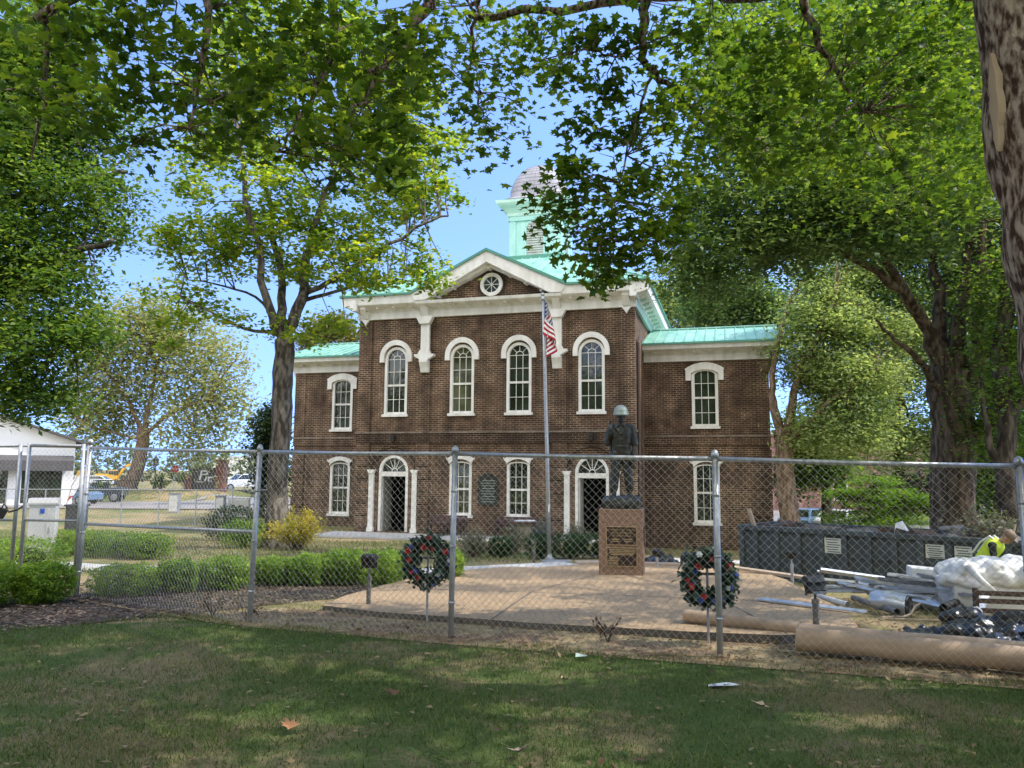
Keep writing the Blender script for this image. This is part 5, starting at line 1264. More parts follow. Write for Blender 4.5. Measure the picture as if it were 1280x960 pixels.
# slatted pallet standing on edge
pt = thing('pallet', 'dark slatted wooden pallet propped on edge between the bulk bag and the black plastic', 'pallet', (6.02, 9.15, hz(6.02, 9.15)), -.22)
for k, z in enumerate((.06, .17, .28, .37)):
    m2 = MB(); m2.box((0, -.03, z), (1.15, .025, .055)); m2.build('slat', M_WOOD, pt)
for x in (-.55, 0, .52):
    m2 = MB(); m2.box((x, .02, .21), (.05, .06, .42)); m2.build('stringer', M_WOOD, pt)
for (x, y, l, w_, rz_, lab) in ((1.9, 18.4, .75, .3, .1, 'pale board lying at the far edge of the plaza behind the pedestal'), (3.6, 18.0, 1.5, .2, -.12, 'long pale board lying right of the pedestal at the far edge of the plaza'), (5.1, 15.6, 1.9, .16, -1.0, 'weathered board lying along the right edge of the plaza near the dumpster'), (1.1, 18.75, .7, .2, .05, 'bluish flat sheet lying beside the flagpole base')):
    mb = MB(); mb.box((0, 0, 0), (l, w_, .05)); o = mb.build('loose_board', M_SHEET if 'bluish' in lab else M_LUMBER); o.location = (x, y, PZ(y)+.035); o.rotation_euler = (.055, 0, rz_); tag(o, lab, 'board')
# ================================================================== WORKER bending over
wk = thing('person', 'worker in a yellow hi-vis vest, black t-shirt and tan cap crouching beside the dumpster', 'person', (9.72, 15.8, hz(9.72, 15.8)), .6)
def body(mb, infl=0., parts='all'):
    i = infl
    hip = Vector((0, .22, .58)); chest = Vector((-.02, -.06, .93)); neck = Vector((-.02, -.22, 1.06))
    if parts in ('all', 'legs'):
        for s in (-1, 1):
            kn = Vector((s*.17, -.16, .46)); an = Vector((s*.17, .12, .09))
            mb.cap(hip + Vector((s*.09, 0, -.02)), kn, .092+i, .064+i, 12); mb.cap(kn, an, .062+i, .044+i*1.3, 12)
            if parts == 'all': mb.cap(an + Vector((0, .02, -.03)), an + Vector((s*.03, -.18, -.05)), .045, .035, 10)
        mb.ell(hip, (.165+i, .13+i, .13+i), 14, 10)
    if parts in ('all', 'torso', 'vest'):
        mb.cap(hip + (chest-hip)*(.15 if parts != 'all' else 0), chest, .135+i, .155+i, 14); mb.ell(chest, (.19+i, .15+i, .14+i), 16, 10)
        if parts != 'vest': mb.cap(chest + Vector((-.15, -.03, .02)), chest + Vector((.15, -.03, .02)), .075+i, .075+i, 10)
    if parts == 'all':
        mb.cap(chest + Vector((0, -.06, .06)), neck, .062, .055, 10)
        head_(mb, (-.02, -.31, 1.12), 1.0, Matrix.Rotation(.75, 3, 'X') @ Matrix.Rotation(.25, 3, 'Z'))
    if parts in ('all', 'torso'):
        for s in (-1, 1):
            sh = chest + Vector((s*.185, -.04, .0)); el = sh + Vector((s*.07, -.06, -.28)); wr = el + Vector((-s*.05, -.17, -.19))
            if parts == 'torso': mb.cap(sh, sh + (el-sh)*.5, .068, .066, 10)
            else:
                mb.cap(sh, el, .055, .042, 10); mb.cap(el, wr, .042, .030, 10); hand(mb, wr, (-s*.1, -.5, -.85), (s*.9, -.2, .1), .95, .6)
mb = MB(); body(mb); organic(mb, 'body', M_SKIN, wk, .0105, 2)
mb = MB(); body(mb, .014, 'legs'); organic(mb, 'trousers', M_JEANS, wk, .012, 3)
mb = MB(); body(mb, .012, 'torso'); organic(mb, 't_shirt', M_TEE, wk, .012, 3)
mb = MB(); body(mb, .024, 'vest'); vest = organic(mb, 'vest', M_VEST, wk, .013, 2)
mb = MB()
for s in (-1, 1): mb.tube([(s*.11, .32, .78), (s*.12, .16, 1.0), (s*.105, -.02, 1.13), (s*.10, -.17, 1.0), (s*.09, -.12, .82)], .022, 6)
mb.build('reflective_band', M_PIPE, vest)
for s in (-1, 1):
    m2 = MB(); a = Vector((s*.17, .14, .05)); m2.cap(a + Vector((0, .03, .03)), a, .056, .055, 10); m2.cap(a, a + Vector((s*.03, -.19, -.005)), .056, .045, 10); organic(m2, 'boot', M_WOOD, wk, .012, 2)
mb = MB(); R = Matrix.Rotation(.75, 3, 'X') @ Matrix.Rotation(.25, 3, 'Z')
mb.lathe((0, 0, 0), [(.104, .0), (.104, .03), (.096, .07), (.07, .105), (.02, .122)], 20); mb.v = [(x, y*1.15, z) for x, y, z in mb.v]
mb.add([(-.075, -.10, .012), (.075, -.10, .012), (.05, -.19, .0), (-.05, -.19, .0), (-.075, -.10, .02), (.075, -.10, .02), (.05, -.19, .008), (-.05, -.19, .008)], [(3, 2, 1, 0), (4, 5, 6, 7), (0, 1, 5, 4), (1, 2, 6, 5), (2, 3, 7, 6), (3, 0, 4, 7)])
mb.v = [tuple(Vector((-.02, -.31, 1.12)) + R @ (Vector(v) + Vector((0, .005, .045)))) for v in mb.v]
mb.build('cap', M_CAP, wk, True)
# ================================================================== BENCHES, TABLE, CABINET
def bench(u, label):
    R = Matrix.Rotation(-YAW, 3, 'Z'); p = Vector(CH.location) + R @ Vector((u, -.62, -.02))
    b = thing('bench', label, 'bench', p, -YAW)
    for k in range(4):
        m2 = MB(); m2.box((0, -.22+k*.115, .43), (1.75, .095, .035)); m2.build('seat_slat', M_BENCH, b)
    for k in range(3):
        m2 = MB(); m2.box((0, .24+.03*k, .56+k*.12), (1.75, .03, .09), rx=-.2); m2.build('back_slat', M_BENCH, b)
    for x in (-.78, 0, .78):
        m2 = MB(); m2.box((x, -.2, .20), (.05, .05, .42)); m2.box((x, .2, .20), (.05, .05, .42)); m2.box((x, .0, .39), (.05, .46, .04)); m2.box((x, .27, .62), (.05, .04, .46), rx=-.2)
        if x: m2.box((x, -.02, .62), (.06, .48, .035)); m2.box((x, -.22, .52), (.05, .04, .2))
        m2.build('frame', M_BLACK, b)
bench(-1.75, 'maroon slatted bench under the window with the pale blind, left of the wall plaque')
bench(1.35, 'maroon slatted bench right of the wall plaque, behind the wooden table')
tb = thing('pedestal_table', 'round-topped wooden pedestal table with papers, in front of the right bench', 'table', (.40, 23.4, hz(.4, 23.4)))
mb = MB(); mb.lathe((0, 0, 0), [(.27, 0), (.25, .05), (.21, .2), (.20, .75), (.26, .84)], 14); mb.build('pedestal', M_LUMBER, tb)
mb = MB(); mb.lathe((0, 0, .842), [(.45, 0), (.46, .02), (.46, .05), (.44, .06)], 22); mb.build('table_top', M_WOOD, tb)
for (x, y, rz_, lab) in ((.28, 23.32, .3, 'white papers spread on the left of the pedestal table'), (.56, 23.38, -.4, 'bluish folded sheet on the right of the pedestal table')):
    mb = MB(); mb.box((0, 0, 0), (.30, .22, .012)); mb.box((.03, .02, .014), (.26, .20, .012), rz=.25); o = mb.build('paper_stack', M_LIT if x < .5 else M_FLW); o.location = (x, y, hz(.4, 23.4)+.91); o.rotation_euler = (0, 0, rz_); tag(o, lab, 'papers')
cbn = thing('utility_cabinet', 'light grey utility cabinet with a blue sticker and slanted lid behind the gate', 'utility cabinet', (-12.05, 20.1, hz(-12.05, 20.1)), .38)
mb = MB(); mb.bb(-.30, .30, -.25, .25, -.1, 1.30); mb.build('box', M_CAB, cbn, bevel=.01)
mb = MB(); mb.prism([(-.28, 1.303), (.28, 1.303), (.28, 1.35), (.22, 1.46), (-.22, 1.46), (-.28, 1.35)], 'x', -.33, .33); mb.build('lid', M_CAB, cbn)
mb = MB(); mb.bb(-.05, .05, -.262, -.251, 1.08, 1.20); mb.build('sticker', M_BLUE, cbn)
mb = MB(); mb.bb(.10, .24, -.256, -.2505, .1, 1.2); mb.bb(.19, .21, -.28, -.256, .6, .75); mb.build('door_handle', M_CAB, cbn)
mb = MB(); mb.box((-12.6, 22.6, hz(-12.6, 22.6)+.62), (.5, .3, 1.25), taper=.98); mb.box((-12.6, 22.6, hz(-12.6, 22.6)+1.27), (.56, .36, .06)); tag(mb.build('meter_box', mat('meter_grey', (.10, .105, .11), .6)), 'dark grey meter box just behind the utility cabinet', 'meter box')
# leaf litter that can be counted, paper scrap
mb = MB(); mb.add([(-.15, -.02, .03), (-.05, -.07, .05), (.02, -.02, .075), (.0, .06, .04), (-.12, .05, .03), (.16, -.01, .035), (.10, .05, .04), (.05, -.06, .04)], [(0, 1, 2, 4), (2, 3, 4), (2, 5, 6, 3), (1, 7, 2), (7, 5, 2)]); o = mb.build('paper_scrap', M_LIT); o.location = G(1.64, 6.13, .015); o.scale = (.85, .75, .55); o.rotation_euler = (0, 0, .15); tag(o, 'crumpled white paper scrap lying on the shaded lawn', 'paper')
mb = MB(); mb.add([(-.05, -.03, .02), (.05, -.04, .03), (.06, .03, .02), (-.04, .04, .04)], [(0, 1, 2, 3)]); o = mb.build('paper_scrap', mat('scrap_green', (.40, .5, .44), .7)); o.location = G(.62, 6.95, .03); tag(o, 'small pale green scrap on the grass near the fence', 'paper')
def fleaf(x, y, s, lab, m=M_DRYLEAF, rz=0.):
    mb = MB(); mb.add([(v[0]*s, v[1]*s, abs(v[0])*s*.5 + abs(v[1])*s*.35 + .02) for v in T_MAPLE], [tuple(f) for f in F_MAPLE]); o = mb.build('fallen_leaf', m); o.location = G(x, y, .03); o.rotation_euler = (.2, .1, rz); tag(o, lab, 'leaf', 'fallen leaves on the lawn')
M_DL2 = mat('dry_leaf_tan', (.36, .26, .16), .8, (.46, .35, .23), 20)
fleaf(-1.37, 5.02, .13, 'bright orange fallen leaf on the lawn at lower left of centre'); fleaf(1.72, 5.52, .13, 'curled tan fallen leaf below the white paper scrap', M_DL2, 1.); fleaf(.42, 6.15, .11, 'small tan fallen leaf left of the white paper scrap', M_DL2, 2.); fleaf(-.85, 5.75, .12, 'brown curled leaf in the middle of the lawn', mat('dry_leaf_brown', (.12, .06, .03), .8), .5); fleaf(.05, 4.6, .13, 'grey-brown fallen leaf nearest the camera', mat('dry_leaf_grey', (.2, .16, .12), .8), 3.)
for x, y, lab in ((-2.95, 8.85, 'dry brown sapling sprouts at the foot of the left fence post'), (-3.5, 9.3, 'low dry brown sprouts left of the left fence post'), (.95, 7.7, 'small dry weed at the plaza edge in front of the pedestal')):
    t = thing('dry_weed', lab, 'weed', G(x, y)); mb = MB(); P = []
    for k in range(7):
        a = random.uniform(0, 6.28); e = Vector((.14*math.cos(a), .12*math.sin(a), random.uniform(.12, .26))); mb.tube([(0, 0, 0), e*.5 + Vector((0, 0, .04)), e], [.005, .004, .002], 4)
        for j in range(6): P.append(e*random.uniform(.5, 1.05) + Vector((random.gauss(0, .02), random.gauss(0, .02), random.gauss(0, .02))))
    mb.build('stems', M_BARKD, t); leaves('dead_leaves', np.array([tuple(p) for p in P]), .055, leafmat('leaf_dead', [(.09, .045, .02), (.16, .08, .04), (.22, .13, .07)], .2, 1.), t, tilt=1.4)

# ================================================================== HEDGES AND SHRUBS
def shrub(x, y, wx, wy, h, label, leafm=L_BOX, n=8000, ls=.042, name='boxwood_shrub', cat='shrub', group='clipped boxwood shrubs', seed=0, boxy=.6, rz=0.):
    rng = np.random.default_rng(100 + seed); t = thing(name, label, cat, G(x, y), rz, group)
    u = rng.normal(size=(n, 3)); u /= np.linalg.norm(u, axis=1)[:, None]
    u /= ((np.abs(u)**(2/boxy)).sum(1)**(boxy/2))[:, None]
    lump_ = 1 + .15*np.sin(u[:, 0]*5 + seed)*np.cos(u[:, 1]*6 + seed*2) + .07*np.sin(u[:, 2]*9 + u[:, 0]*7 + seed)
    r = (.55 + .50*rng.uniform(0, 1, n)**.5)*lump_
    P = u*r[:, None]*np.array([wx/2, wy/2, h/2]); P[:, 2] += h*.54; P = P[P[:, 2] > .03]
    leaves('foliage', P, ls, leafm, t, T_OVAL, F_OVAL, 1.1, .4, rng=rng)
    mb = MB(); mb.ell((0, 0, h*.46), (wx*.22, wy*.22, h*.30), 12, 8); mb.tube([(0, 0, -.1), (0, 0, h*.3)], .05, 6); mb.build('inner_branches', M_CORE, t, True)
    return t
M_CORE = mat('shrub_core', (.014, .028, .008), .95, (.03, .055, .014), 20)
hs = [(-7.55, 9.75, .95, .85, .56, 'dark boxwood shrub cut off by the left edge of the view'), (-6.75, 9.95, .85, .8, .55, 'boxwood shrub second from the left edge, in front of the gate'), (-6.15, 10.35, .72, .7, .55, 'boxwood shrub just left of the tall gate post'),
      (-5.55, 11.35, .80, .7, .50, 'boxwood shrub just right of the tall gate post'), (-5.02, 11.85, .66, .62, .48, 'small boxwood shrub in the middle of the left front row'), (-4.45, 12.25, .78, .70, .50, 'boxwood shrub at the right end of the left front row, before the gap'), (-3.95, 13.1, .68, .68, .50, 'lone boxwood shrub with gaps on both sides, left of the fence post'),
      (-3.38, 13.1, .66, .75, .56, 'boxwood shrub right of the left fence post'), (-2.82, 13.25, .66, .75, .56, 'boxwood shrub in the middle of the row behind the front floodlight'), (-2.22, 13.15, .72, .8, .56, 'boxwood shrub nearest the front floodlight'),
      (-2.9, 14.3, .8, .7, .55, 'boxwood shrub of the rear row, behind the middle of the front row'), (-2.25, 14.4, .7, .7, .55, 'boxwood shrub of the rear row, left of the left wreath'), (-1.12, 14.55, .52, .55, .52, 'boxwood shrub showing between the left wreath and the fence post')]
for i, (x, y, a, b, h, lab) in enumerate(hs): shrub(x, y, a*(.94+.1*math.sin(i*2.4)), b, h*(.90+.07*math.sin(i*1.7)), lab, seed=i)
for i, (x, y, a, lab) in enumerate(((-11.7, 20.6, 1.2, 'boxwood at the left end of the far row beside the footpath'), (-10.7, 20.1, 1.2, 'second boxwood from the left in the far row beside the footpath'), (-9.7, 19.6, 1.2, 'third boxwood from the left in the far row beside the footpath'), (-8.85, 19.1, 1.05, 'boxwood at the right end of the far row beside the footpath'))): shrub(x, y, a, .9, .60, lab, seed=20+i, n=4500, ls=.052)
shrub(-9.55, 15.6, 1.3, 1.0, .60, 'boxwood just behind the gate, below the utility cabinet', seed=30, n=4500, ls=.052)
shrub(-11.0, 16.2, 1.5, 1.1, .62, 'boxwood behind the gate at the left edge', seed=31, n=4500, ls=.052)
shrub(-10.9, 30.6, 2.0, 1.5, 1.25, 'large dark rounded shrub left of the yellow bush', L_DARK, seed=32, n=4200, ls=.09, group='dark shrubs')
shrub(-8.25, 24.2, 1.35, 1.1, .82, 'bright rounded boxwood in front of the large dark shrub', seed=33, n=4500, ls=.058)
for i, (x, y, a, h, lab) in enumerate(((-.28, 20.7, .62, .5, 'small dark clipped shrub left of the pedestal table'), (.80, 20.2, .85, .6, 'dark clipped shrub left of the flagpole'), (1.55, 20.4, .85, .62, 'dark clipped shrub right of the flagpole'), (2.3, 20.6, .85, .60, 'dark clipped shrub behind the pedestal'))): shrub(x, y, a, .7, h, lab, leafmat('leaf_yew', [(.016, .045, .010), (.028, .07, .014), (.04, .095, .02)], .35, 1.5), seed=40+i, n=3600, ls=.05, name='clipped_shrub', group='dark clipped shrubs by the plaza')
def spray(x, y, w_, h, label, leafm, n, ls, seed, name='bush', stems=60, T=T_SLIM, arch=.5, group=None, sm=M_BARKT):
    """loose bush of arching stems with leaves along them"""
    rng = np.random.default_rng(seed); t = thing(name, label, 'bush', G(x, y), group=group); mb = MB(); P = []
    for k in range(stems):
        a = rng.uniform(0, 2*PI); r = w_/2*rng.uniform(.15, 1); hh = h*rng.uniform(.55, 1.08)*(1 - .45*(r/(w_/2))**2)
        b = Vector((math.cos(a)*r, math.sin(a)*r*.8, hh)); mid = Vector((b.x*.45, b.y*.45, hh*.72))
        mb.tube([(b.x*.1, b.y*.1, -.02), mid, b], [.010, .007, .003], 4, False)
        m_ = n//stems; tt = rng.uniform(.25, 1.05, m_)
        for q in tt:
            p = Vector((b.x*.1, b.y*.1, 0))*(1-q)**2 + mid*2*q*(1-q) + b*q*q
            P.append((p.x + rng.normal()*.05, p.y + rng.normal()*.05, max(.02, p.z + rng.normal()*.04)))
    mb.build('stems', sm, t); leaves('foliage', np.array(P), ls, leafm, t, T, F_OVAL, 1.0, .4, rng=rng)
    return t
spray(-6.35, 23.4, 2.3, 1.15, 'bright yellow-green loose bush in front of the left wing', L_YEL, 5200, .10, 51, 'yellow_bush', 110)
spray(-7.5, 25.6, 1.5, 1.35, 'taller yellow-green bush at the foot of the left maple trunk', L_YEL, 2200, .10, 52, 'yellow_bush', 60)
spray(-.95, 20.6, 1.3, .75, 'grey-green wispy bush between the left wreath and the small clipped shrub', L_GREY, 2600, .08, 53, 'wispy_bush', 80)
spray(.1, 22.2, 1.3, .85, 'yellowish wispy bush behind the small clipped shrub', L_GREY, 1800, .08, 54, 'wispy_bush', 60)
spray(.95, 24.2, 1.0, 1.0, 'blue-grey upright plants beside the pedestal table', leafmat('leaf_blue', [(.10, .14, .15), (.15, .20, .22), (.2, .24, .24)], .3, 1.1), 1500, .10, 55, 'blue_grey_plant', 50)
spray(1.9, 22.4, 1.3, .85, 'pale grassy plants between the flagpole and the right door', L_GREY, 1800, .09, 56, 'grassy_plant', 60)

# ================================================================== TREES
ap = at
Y1 = 24.5
make_tree('sunlit maple with several upright limbs in front of the left wing of the courthouse', G(-7.35, Y1), [G(-7.35, Y1), at(350, 560, Y1), at(353, 480, Y1), at(356, 425, Y1)],
    [([at(356, 430, Y1), at(338, 395, Y1-.4), at(325, 330, Y1-1), at(306, 225, Y1-1.6), at(290, 130, Y1-2)], .19, .05),
     ([at(356, 430, Y1), at(353, 385, Y1+.3), at(348, 320, Y1+.9), at(330, 210, Y1+1.6), at(345, 110, Y1+2)], .20, .05),
     ([at(356, 428, Y1), at(376, 372, Y1), at(386, 320, Y1+.3), at(402, 262, Y1+.5), at(432, 180, Y1+1), at(450, 100, Y1+1)], .22, .05),
     ([at(378, 368, Y1), at(425, 345, Y1-.7), at(478, 312, Y1-1.3), at(520, 285, Y1-1.8), at(560, 270, Y1-2.2)], .10, .03),
     ([at(372, 378, Y1), at(420, 364, Y1+.5), at(470, 352, Y1+1), at(530, 352, Y1+1.2)], .08, .02),
     ([at(345, 415, Y1), at(308, 412, Y1-.6), at(285, 400, Y1-1), at(225, 372, Y1-1.5)], .07, .02),
     ([at(335, 390, Y1), at(318, 370, Y1+.6), at(270, 355, Y1+1.2), at(235, 350, Y1+1.2)], .06, .02)],
    [blob(300, 225, Y1-1, 95, 75), blob(420, 240, Y1, 110, 70), blob(365, 310, Y1, 110, 55), blob(480, 335, Y1-1, 85, 38), blob(530, 350, Y1-.5, 45, 25), blob(250, 310, Y1, 60, 45), blob(232, 385, Y1-1.2, 75, 32), blob(215, 425, Y1-1.5, 30, 22), blob(300, 120, Y1, 90, 80), blob(420, 110, Y1+1, 110, 85), blob(510, 190, Y1, 75, 75), blob(545, 255, Y1-1, 45, 40), blob(385, 418, Y1-.8, 40, 18), blob(345, 415, Y1-.4, 26, 20), blob(430, 405, Y1-1, 22, 12), blob(500, 100, Y1, 60, 60), blob(350, 40, Y1, 120, 60)],
    L_MAPLE2, M_BARK, 640, 56, .52, .15, name='maple_tree', T=T_MAPL2, Fs=F_MAPL2, r=(.33, .31), seed=3, shell=.35, twigs=260, tilt=.8)
Y3 = 21.5
b3 = Vector((12.25, Y3, float(gz(12.25, Y3))))
make_tree('massive dark multi-stemmed tree behind the dumpster at right', b3, [b3, at(1190, 560, Y3), at(1188, 500, Y3), at(1186, 462, Y3)],
    [([at(1180, 490, Y3), at(1165, 430, Y3), at(1140, 380, Y3-.5), at(1080, 330, Y3-1), at(1020, 300, Y3-1.5)], .28, .06),
     ([at(1184, 480, Y3), at(1176, 400, Y3+.5), at(1168, 320, Y3+1), at(1150, 200, Y3+1.5)], .30, .07),
     ([at(1196, 480, Y3), at(1200, 400, Y3), at(1212, 320, Y3), at(1205, 200, Y3-.5)], .30, .07),
     ([at(1204, 520, Y3), at(1222, 440, Y3-.5), at(1228, 330, Y3-1), at(1222, 240, Y3-1)], .26, .08),
     ([at(1212, 545, Y3), at(1240, 525, Y3-.6), at(1280, 500, Y3-1.2), at(1330, 470, Y3-2)], .22, .1),
     ([at(1176, 495, Y3), at(1150, 450, Y3-1), at(1120, 425, Y3-1.2), at(1095, 400, Y3-1.5)], .12, .03),
     ([at(1020, 300, Y3-1.5), at(950, 300, Y3-2), at(880, 320, Y3-2.5)], .08, .03),
     ([at(1140, 380, Y3-.5), at(1060, 250, Y3-2), at(960, 190, Y3-3)], .14, .04)],
    [blob(895, 315, Y3-2.5, 62, 62), blob(960, 260, Y3-2, 95, 80), blob(985, 312, Y3-1, 60, 36), blob(1070, 265, Y3-1, 110, 65), blob(1110, 220, Y3-1, 130, 90), blob(1130, 275, Y3-3, 85, 50), blob(1190, 240, Y3-3, 70, 45), blob(1060, 150, Y3, 150, 90), blob(1200, 140, Y3, 110, 90), blob(1255, 260, Y3, 70, 80), blob(1260, 440, Y3+1, 50, 40), blob(870, 250, Y3-2, 45, 45), blob(850, 372, Y3-2, 20, 14), blob(950, 130, Y3-1, 90, 70), blob(1340, 330, Y3-1, 80, 140), blob(1000, 40, Y3, 140, 60), blob(1200, 30, Y3, 150, 60)],
    L_RIGHT, M_BARK2, 1750, 78, .72, .165, name='large_tree', r=(.60, .52), seed=5, shell=.3, twigs=240, wob=.08)
Y4 = 33.
b4 = Vector((11.95, Y4, float(gz(11.95, Y4))))
make_tree('tall tan-barked tree with pale sage foliage right beside the courthouse wing', b4, [b4, at(982, 600, Y4), at(980, 555, Y4), at(978, 540, Y4)],
    [([at(979, 548, Y4), at(968, 510, Y4), at(965, 470, Y4), at(985, 380, Y4)], .24, .08), ([at(982, 550, Y4), at(990, 515, Y4), at(1000, 460, Y4-.5), at(1040, 380, Y4-1)], .28, .08), ([at(985, 552, Y4), at(1010, 530, Y4-1), at(1040, 500, Y4-1.5), at(1090, 470, Y4-2)], .18, .05)],
    [blob(1030, 390, Y4, 45, 50), blob(1030, 430, Y4, 65, 70), blob(1070, 490, Y4-1, 60, 55), blob(1040, 345, Y4+1, 55, 45), blob(1045, 545, Y4-1, 65, 34), blob(1022, 470, Y4, 30, 40), blob(1100, 430, Y4, 50, 50)],
    L_SAGE, M_BARKT, 800, 62, .85, .18, name='sage_tree', r=(.42, .36), seed=8, shell=.25, twigs=120)
Y5 = 18.6
b5 = Vector((12.1, Y5, float(gz(12.1, Y5))))
make_tree('dark slender trunked tree at the right edge behind the worker', b5, [b5, at(1256, 600, Y5), at(1257, 520, Y5), at(1250, 440, Y5), at(1262, 340, Y5)],
    [([at(1254, 590, Y5), at(1238, 560, Y5), at(1232, 520, Y5), at(1225, 470, Y5)], .12, .04), ([at(1256, 540, Y5), at(1275, 500, Y5), at(1310, 420, Y5)], .14, .05)],
    [blob(1262, 470, Y5, 45, 55), blob(1290, 380, Y5, 70, 80), blob(1275, 560, Y5+1, 35, 40), blob(1240, 520, Y5+2, 30, 30)], L_OAK, M_BARKD, 230, 50, .7, .13, name='slender_tree', r=(.24, .18), seed=9, twigs=60)
Y6 = 26.5
b6 = Vector((12.6, Y6, float(gz(12.6, Y6))))
make_tree('small glowing yellow-green dogwood behind the dumpster', b6, [b6, at(1098, 640, Y6), at(1094, 610, Y6), at(1092, 592, Y6)],
    [([at(1097, 650, Y6), at(1070, 625, Y6-.4), at(1042, 612, Y6-.7)], .06, .015), ([at(1097, 650, Y6), at(1130, 625, Y6-.4), at(1155, 612, Y6-.5)], .06, .015)],
    [blob(1092, 625, Y6, 55, 18, 1.6), blob(1075, 650, Y6-.4, 38, 12, 1.3), blob(1120, 650, Y6, 42, 14, 1.3), blob(1100, 602, Y6, 32, 10, 1.), blob(1058, 618, Y6, 24, 9, .8), blob(1140, 622, Y6, 24, 12, .8)], L_LIME, M_BARKD, 330, 46, .42, .11, name='small_tree', r=(.10, .06), seed=10, shell=.2, flat=.25, twigs=120, tilt=.45)
def far_tree(label, px, Y, spec, leafm, bark, n, per, cr, ls, seed, r=(.3, .2), fork=None, name='tree', group=None, top=None, T=T_OVAL, shell=.35, lean=0):
    X = (px-640)/F*Y*1.0; b = Vector((X, Y, float(gz(X, Y))))
    hi = top or (min(s[1] for s in spec))
    sp = [b, b*.6 + at(px+lean*.4, hi, Y)*.4, b*.25 + at(px+lean, hi, Y)*.75]
    lm = [([sp[1] + (sp[2]-sp[1])*.2*k, (sp[1]+sp[2])/2*.5 + blob(*s[:2], Y, 1, 1)[0]*.5, blob(*s[:2], Y, 1, 1)[0]], r[1]*.6, r[1]*.15) for k, s in enumerate(spec[:5])]
    return make_tree(label, b, sp, lm, [blob(s[0], s[1], Y + (s[4] if len(s) > 4 else 0), s[2], s[3]) for s in spec], leafm, bark, n, per, cr, ls, name=name, r=r, seed=seed, twigs=70, group=group, T=T, shell=shell)
far_tree('dark trunked tree behind the glowing dogwood', 1030, 42, [(1010, 575, 40, 30), (1040, 590, 35, 22), (990, 600, 25, 25), (1020, 540, 45, 30)], L_OAK, M_BARKD, 300, 40, 1.0, .24, 60, (.35, .22))
far_tree('broad pale tree filling the gap between the tan tree and the massive tree', 1120, 50, [(1100, 520, 60, 45), (1140, 470, 70, 50), (1080, 560, 55, 35), (1150, 560, 50, 40), (1050, 480, 50, 40), (1105, 395, 60, 50), (1060, 365, 45, 40), (1160, 380, 50, 50), (1215, 420, 40, 50)], L_SAGE, M_BARKD, 760, 42, 1.3, .30, 61, (.4, .25))
far_tree('mid green tree standing right behind the massive multi-stemmed tree', 1185, 34, [(1150, 330, 60, 50), (1200, 385, 50, 60), (1105, 375, 50, 45), (1240, 350, 50, 70), (1170, 440, 60, 40), (1120, 300, 60, 40), (1210, 290, 60, 50)], L_RIGHT, M_BARKD, 620, 50, .95, .21, 68, (.35, .2))
far_tree('bright green tree behind the right-edge trunk', 1240, 46, [(1235, 480, 55, 50), (1265, 560, 45, 50), (1220, 570, 35, 40), (1280, 480, 50, 60), (1250, 620, 45, 30)], L_OAK, M_BARKD, 460, 42, 1.2, .28, 62, (.4, .25))
far_tree('dark tree beyond the dumpster at the far right', 1190, 58, [(1190, 600, 60, 40), (1230, 640, 50, 25), (1140, 620, 40, 30)], L_DARK, M_BARKD, 300, 42, 1.4, .32, 63, (.4, .25))
far_tree('pale tree showing above the right end of the main roof', 835, 62, [(830, 390, 40, 40), (860, 360, 45, 45), (800, 375, 22, 30), (890, 400, 40, 30)], L_SAGE, M_BARK, 320, 42, 1.5, .36, 64, (.4, .3))
far_tree('mid green tree behind the right wing roof', 915, 52, [(920, 370, 50, 40), (960, 400, 40, 40), (880, 390, 30, 22)], L_RIGHT, M_BARK, 340, 44, 1.3, .30, 65, (.4, .3))
far_tree('yellowing tree showing above the left wing roof', 410, 66, [(415, 412, 28, 16), (392, 425, 25, 16), (437, 425, 18, 14)], leafmat('leaf_olive', [(.14, .15, .05), (.2, .19, .07), (.26, .23, .10)], .4, 1.2), M_BARK, 130, 40, 1.2, .34, 66, (.35, .25))
far_tree('dark glossy magnolia behind the left maple trunk', 330, 46, [(334, 560, 11, 48), (338, 605, 10, 30), (338, 530, 10, 30)], L_DARK, M_BARKD, 240, 42, .8, .24, 67, (.25, .15), name='magnolia_tree')
Y10 = 80.
X10 = (165-640)/F*Y10; b10 = Vector((X10, Y10, float(gz(X10, Y10))))
make_tree('airy pale green willow on the far bank beyond the street', b10, [b10, at(170, 590, Y10), at(177, 560, Y10), at(180, 535, Y10)],
    [([at(179, 545, Y10), at(160, 500, Y10), at(130, 460, Y10-1)], 0.27, .12), ([at(180, 540, Y10), at(188, 500, Y10), at(200, 440, Y10)], 0.3, .12), ([at(181, 545, Y10), at(215, 515, Y10-1), at(260, 500, Y10-2)], 0.24, .1), ([at(179, 550, Y10), at(140, 540, Y10-2), at(105, 530, Y10-3)], 0.15, .08)],
    [blob(150, 420, Y10, 75, 38), blob(215, 425, Y10, 75, 42), blob(125, 470, Y10, 55, 45), blob(215, 480, Y10, 65, 45), blob(275, 470, Y10-2, 42, 48), blob(105, 530, Y10-2, 34, 45), blob(245, 545, Y10-2, 45, 40), blob(150, 520, Y10+2, 45, 45), blob(190, 395, Y10, 50, 20), blob(290, 520, Y10-2, 24, 35)],
    L_WILLOW, M_BARKT, 1000, 27, 1.9, .48, name='willow_tree', r=(.8, .6), seed=14, shell=.25, twigs=120, flat=1.2)
Y2 = 17.
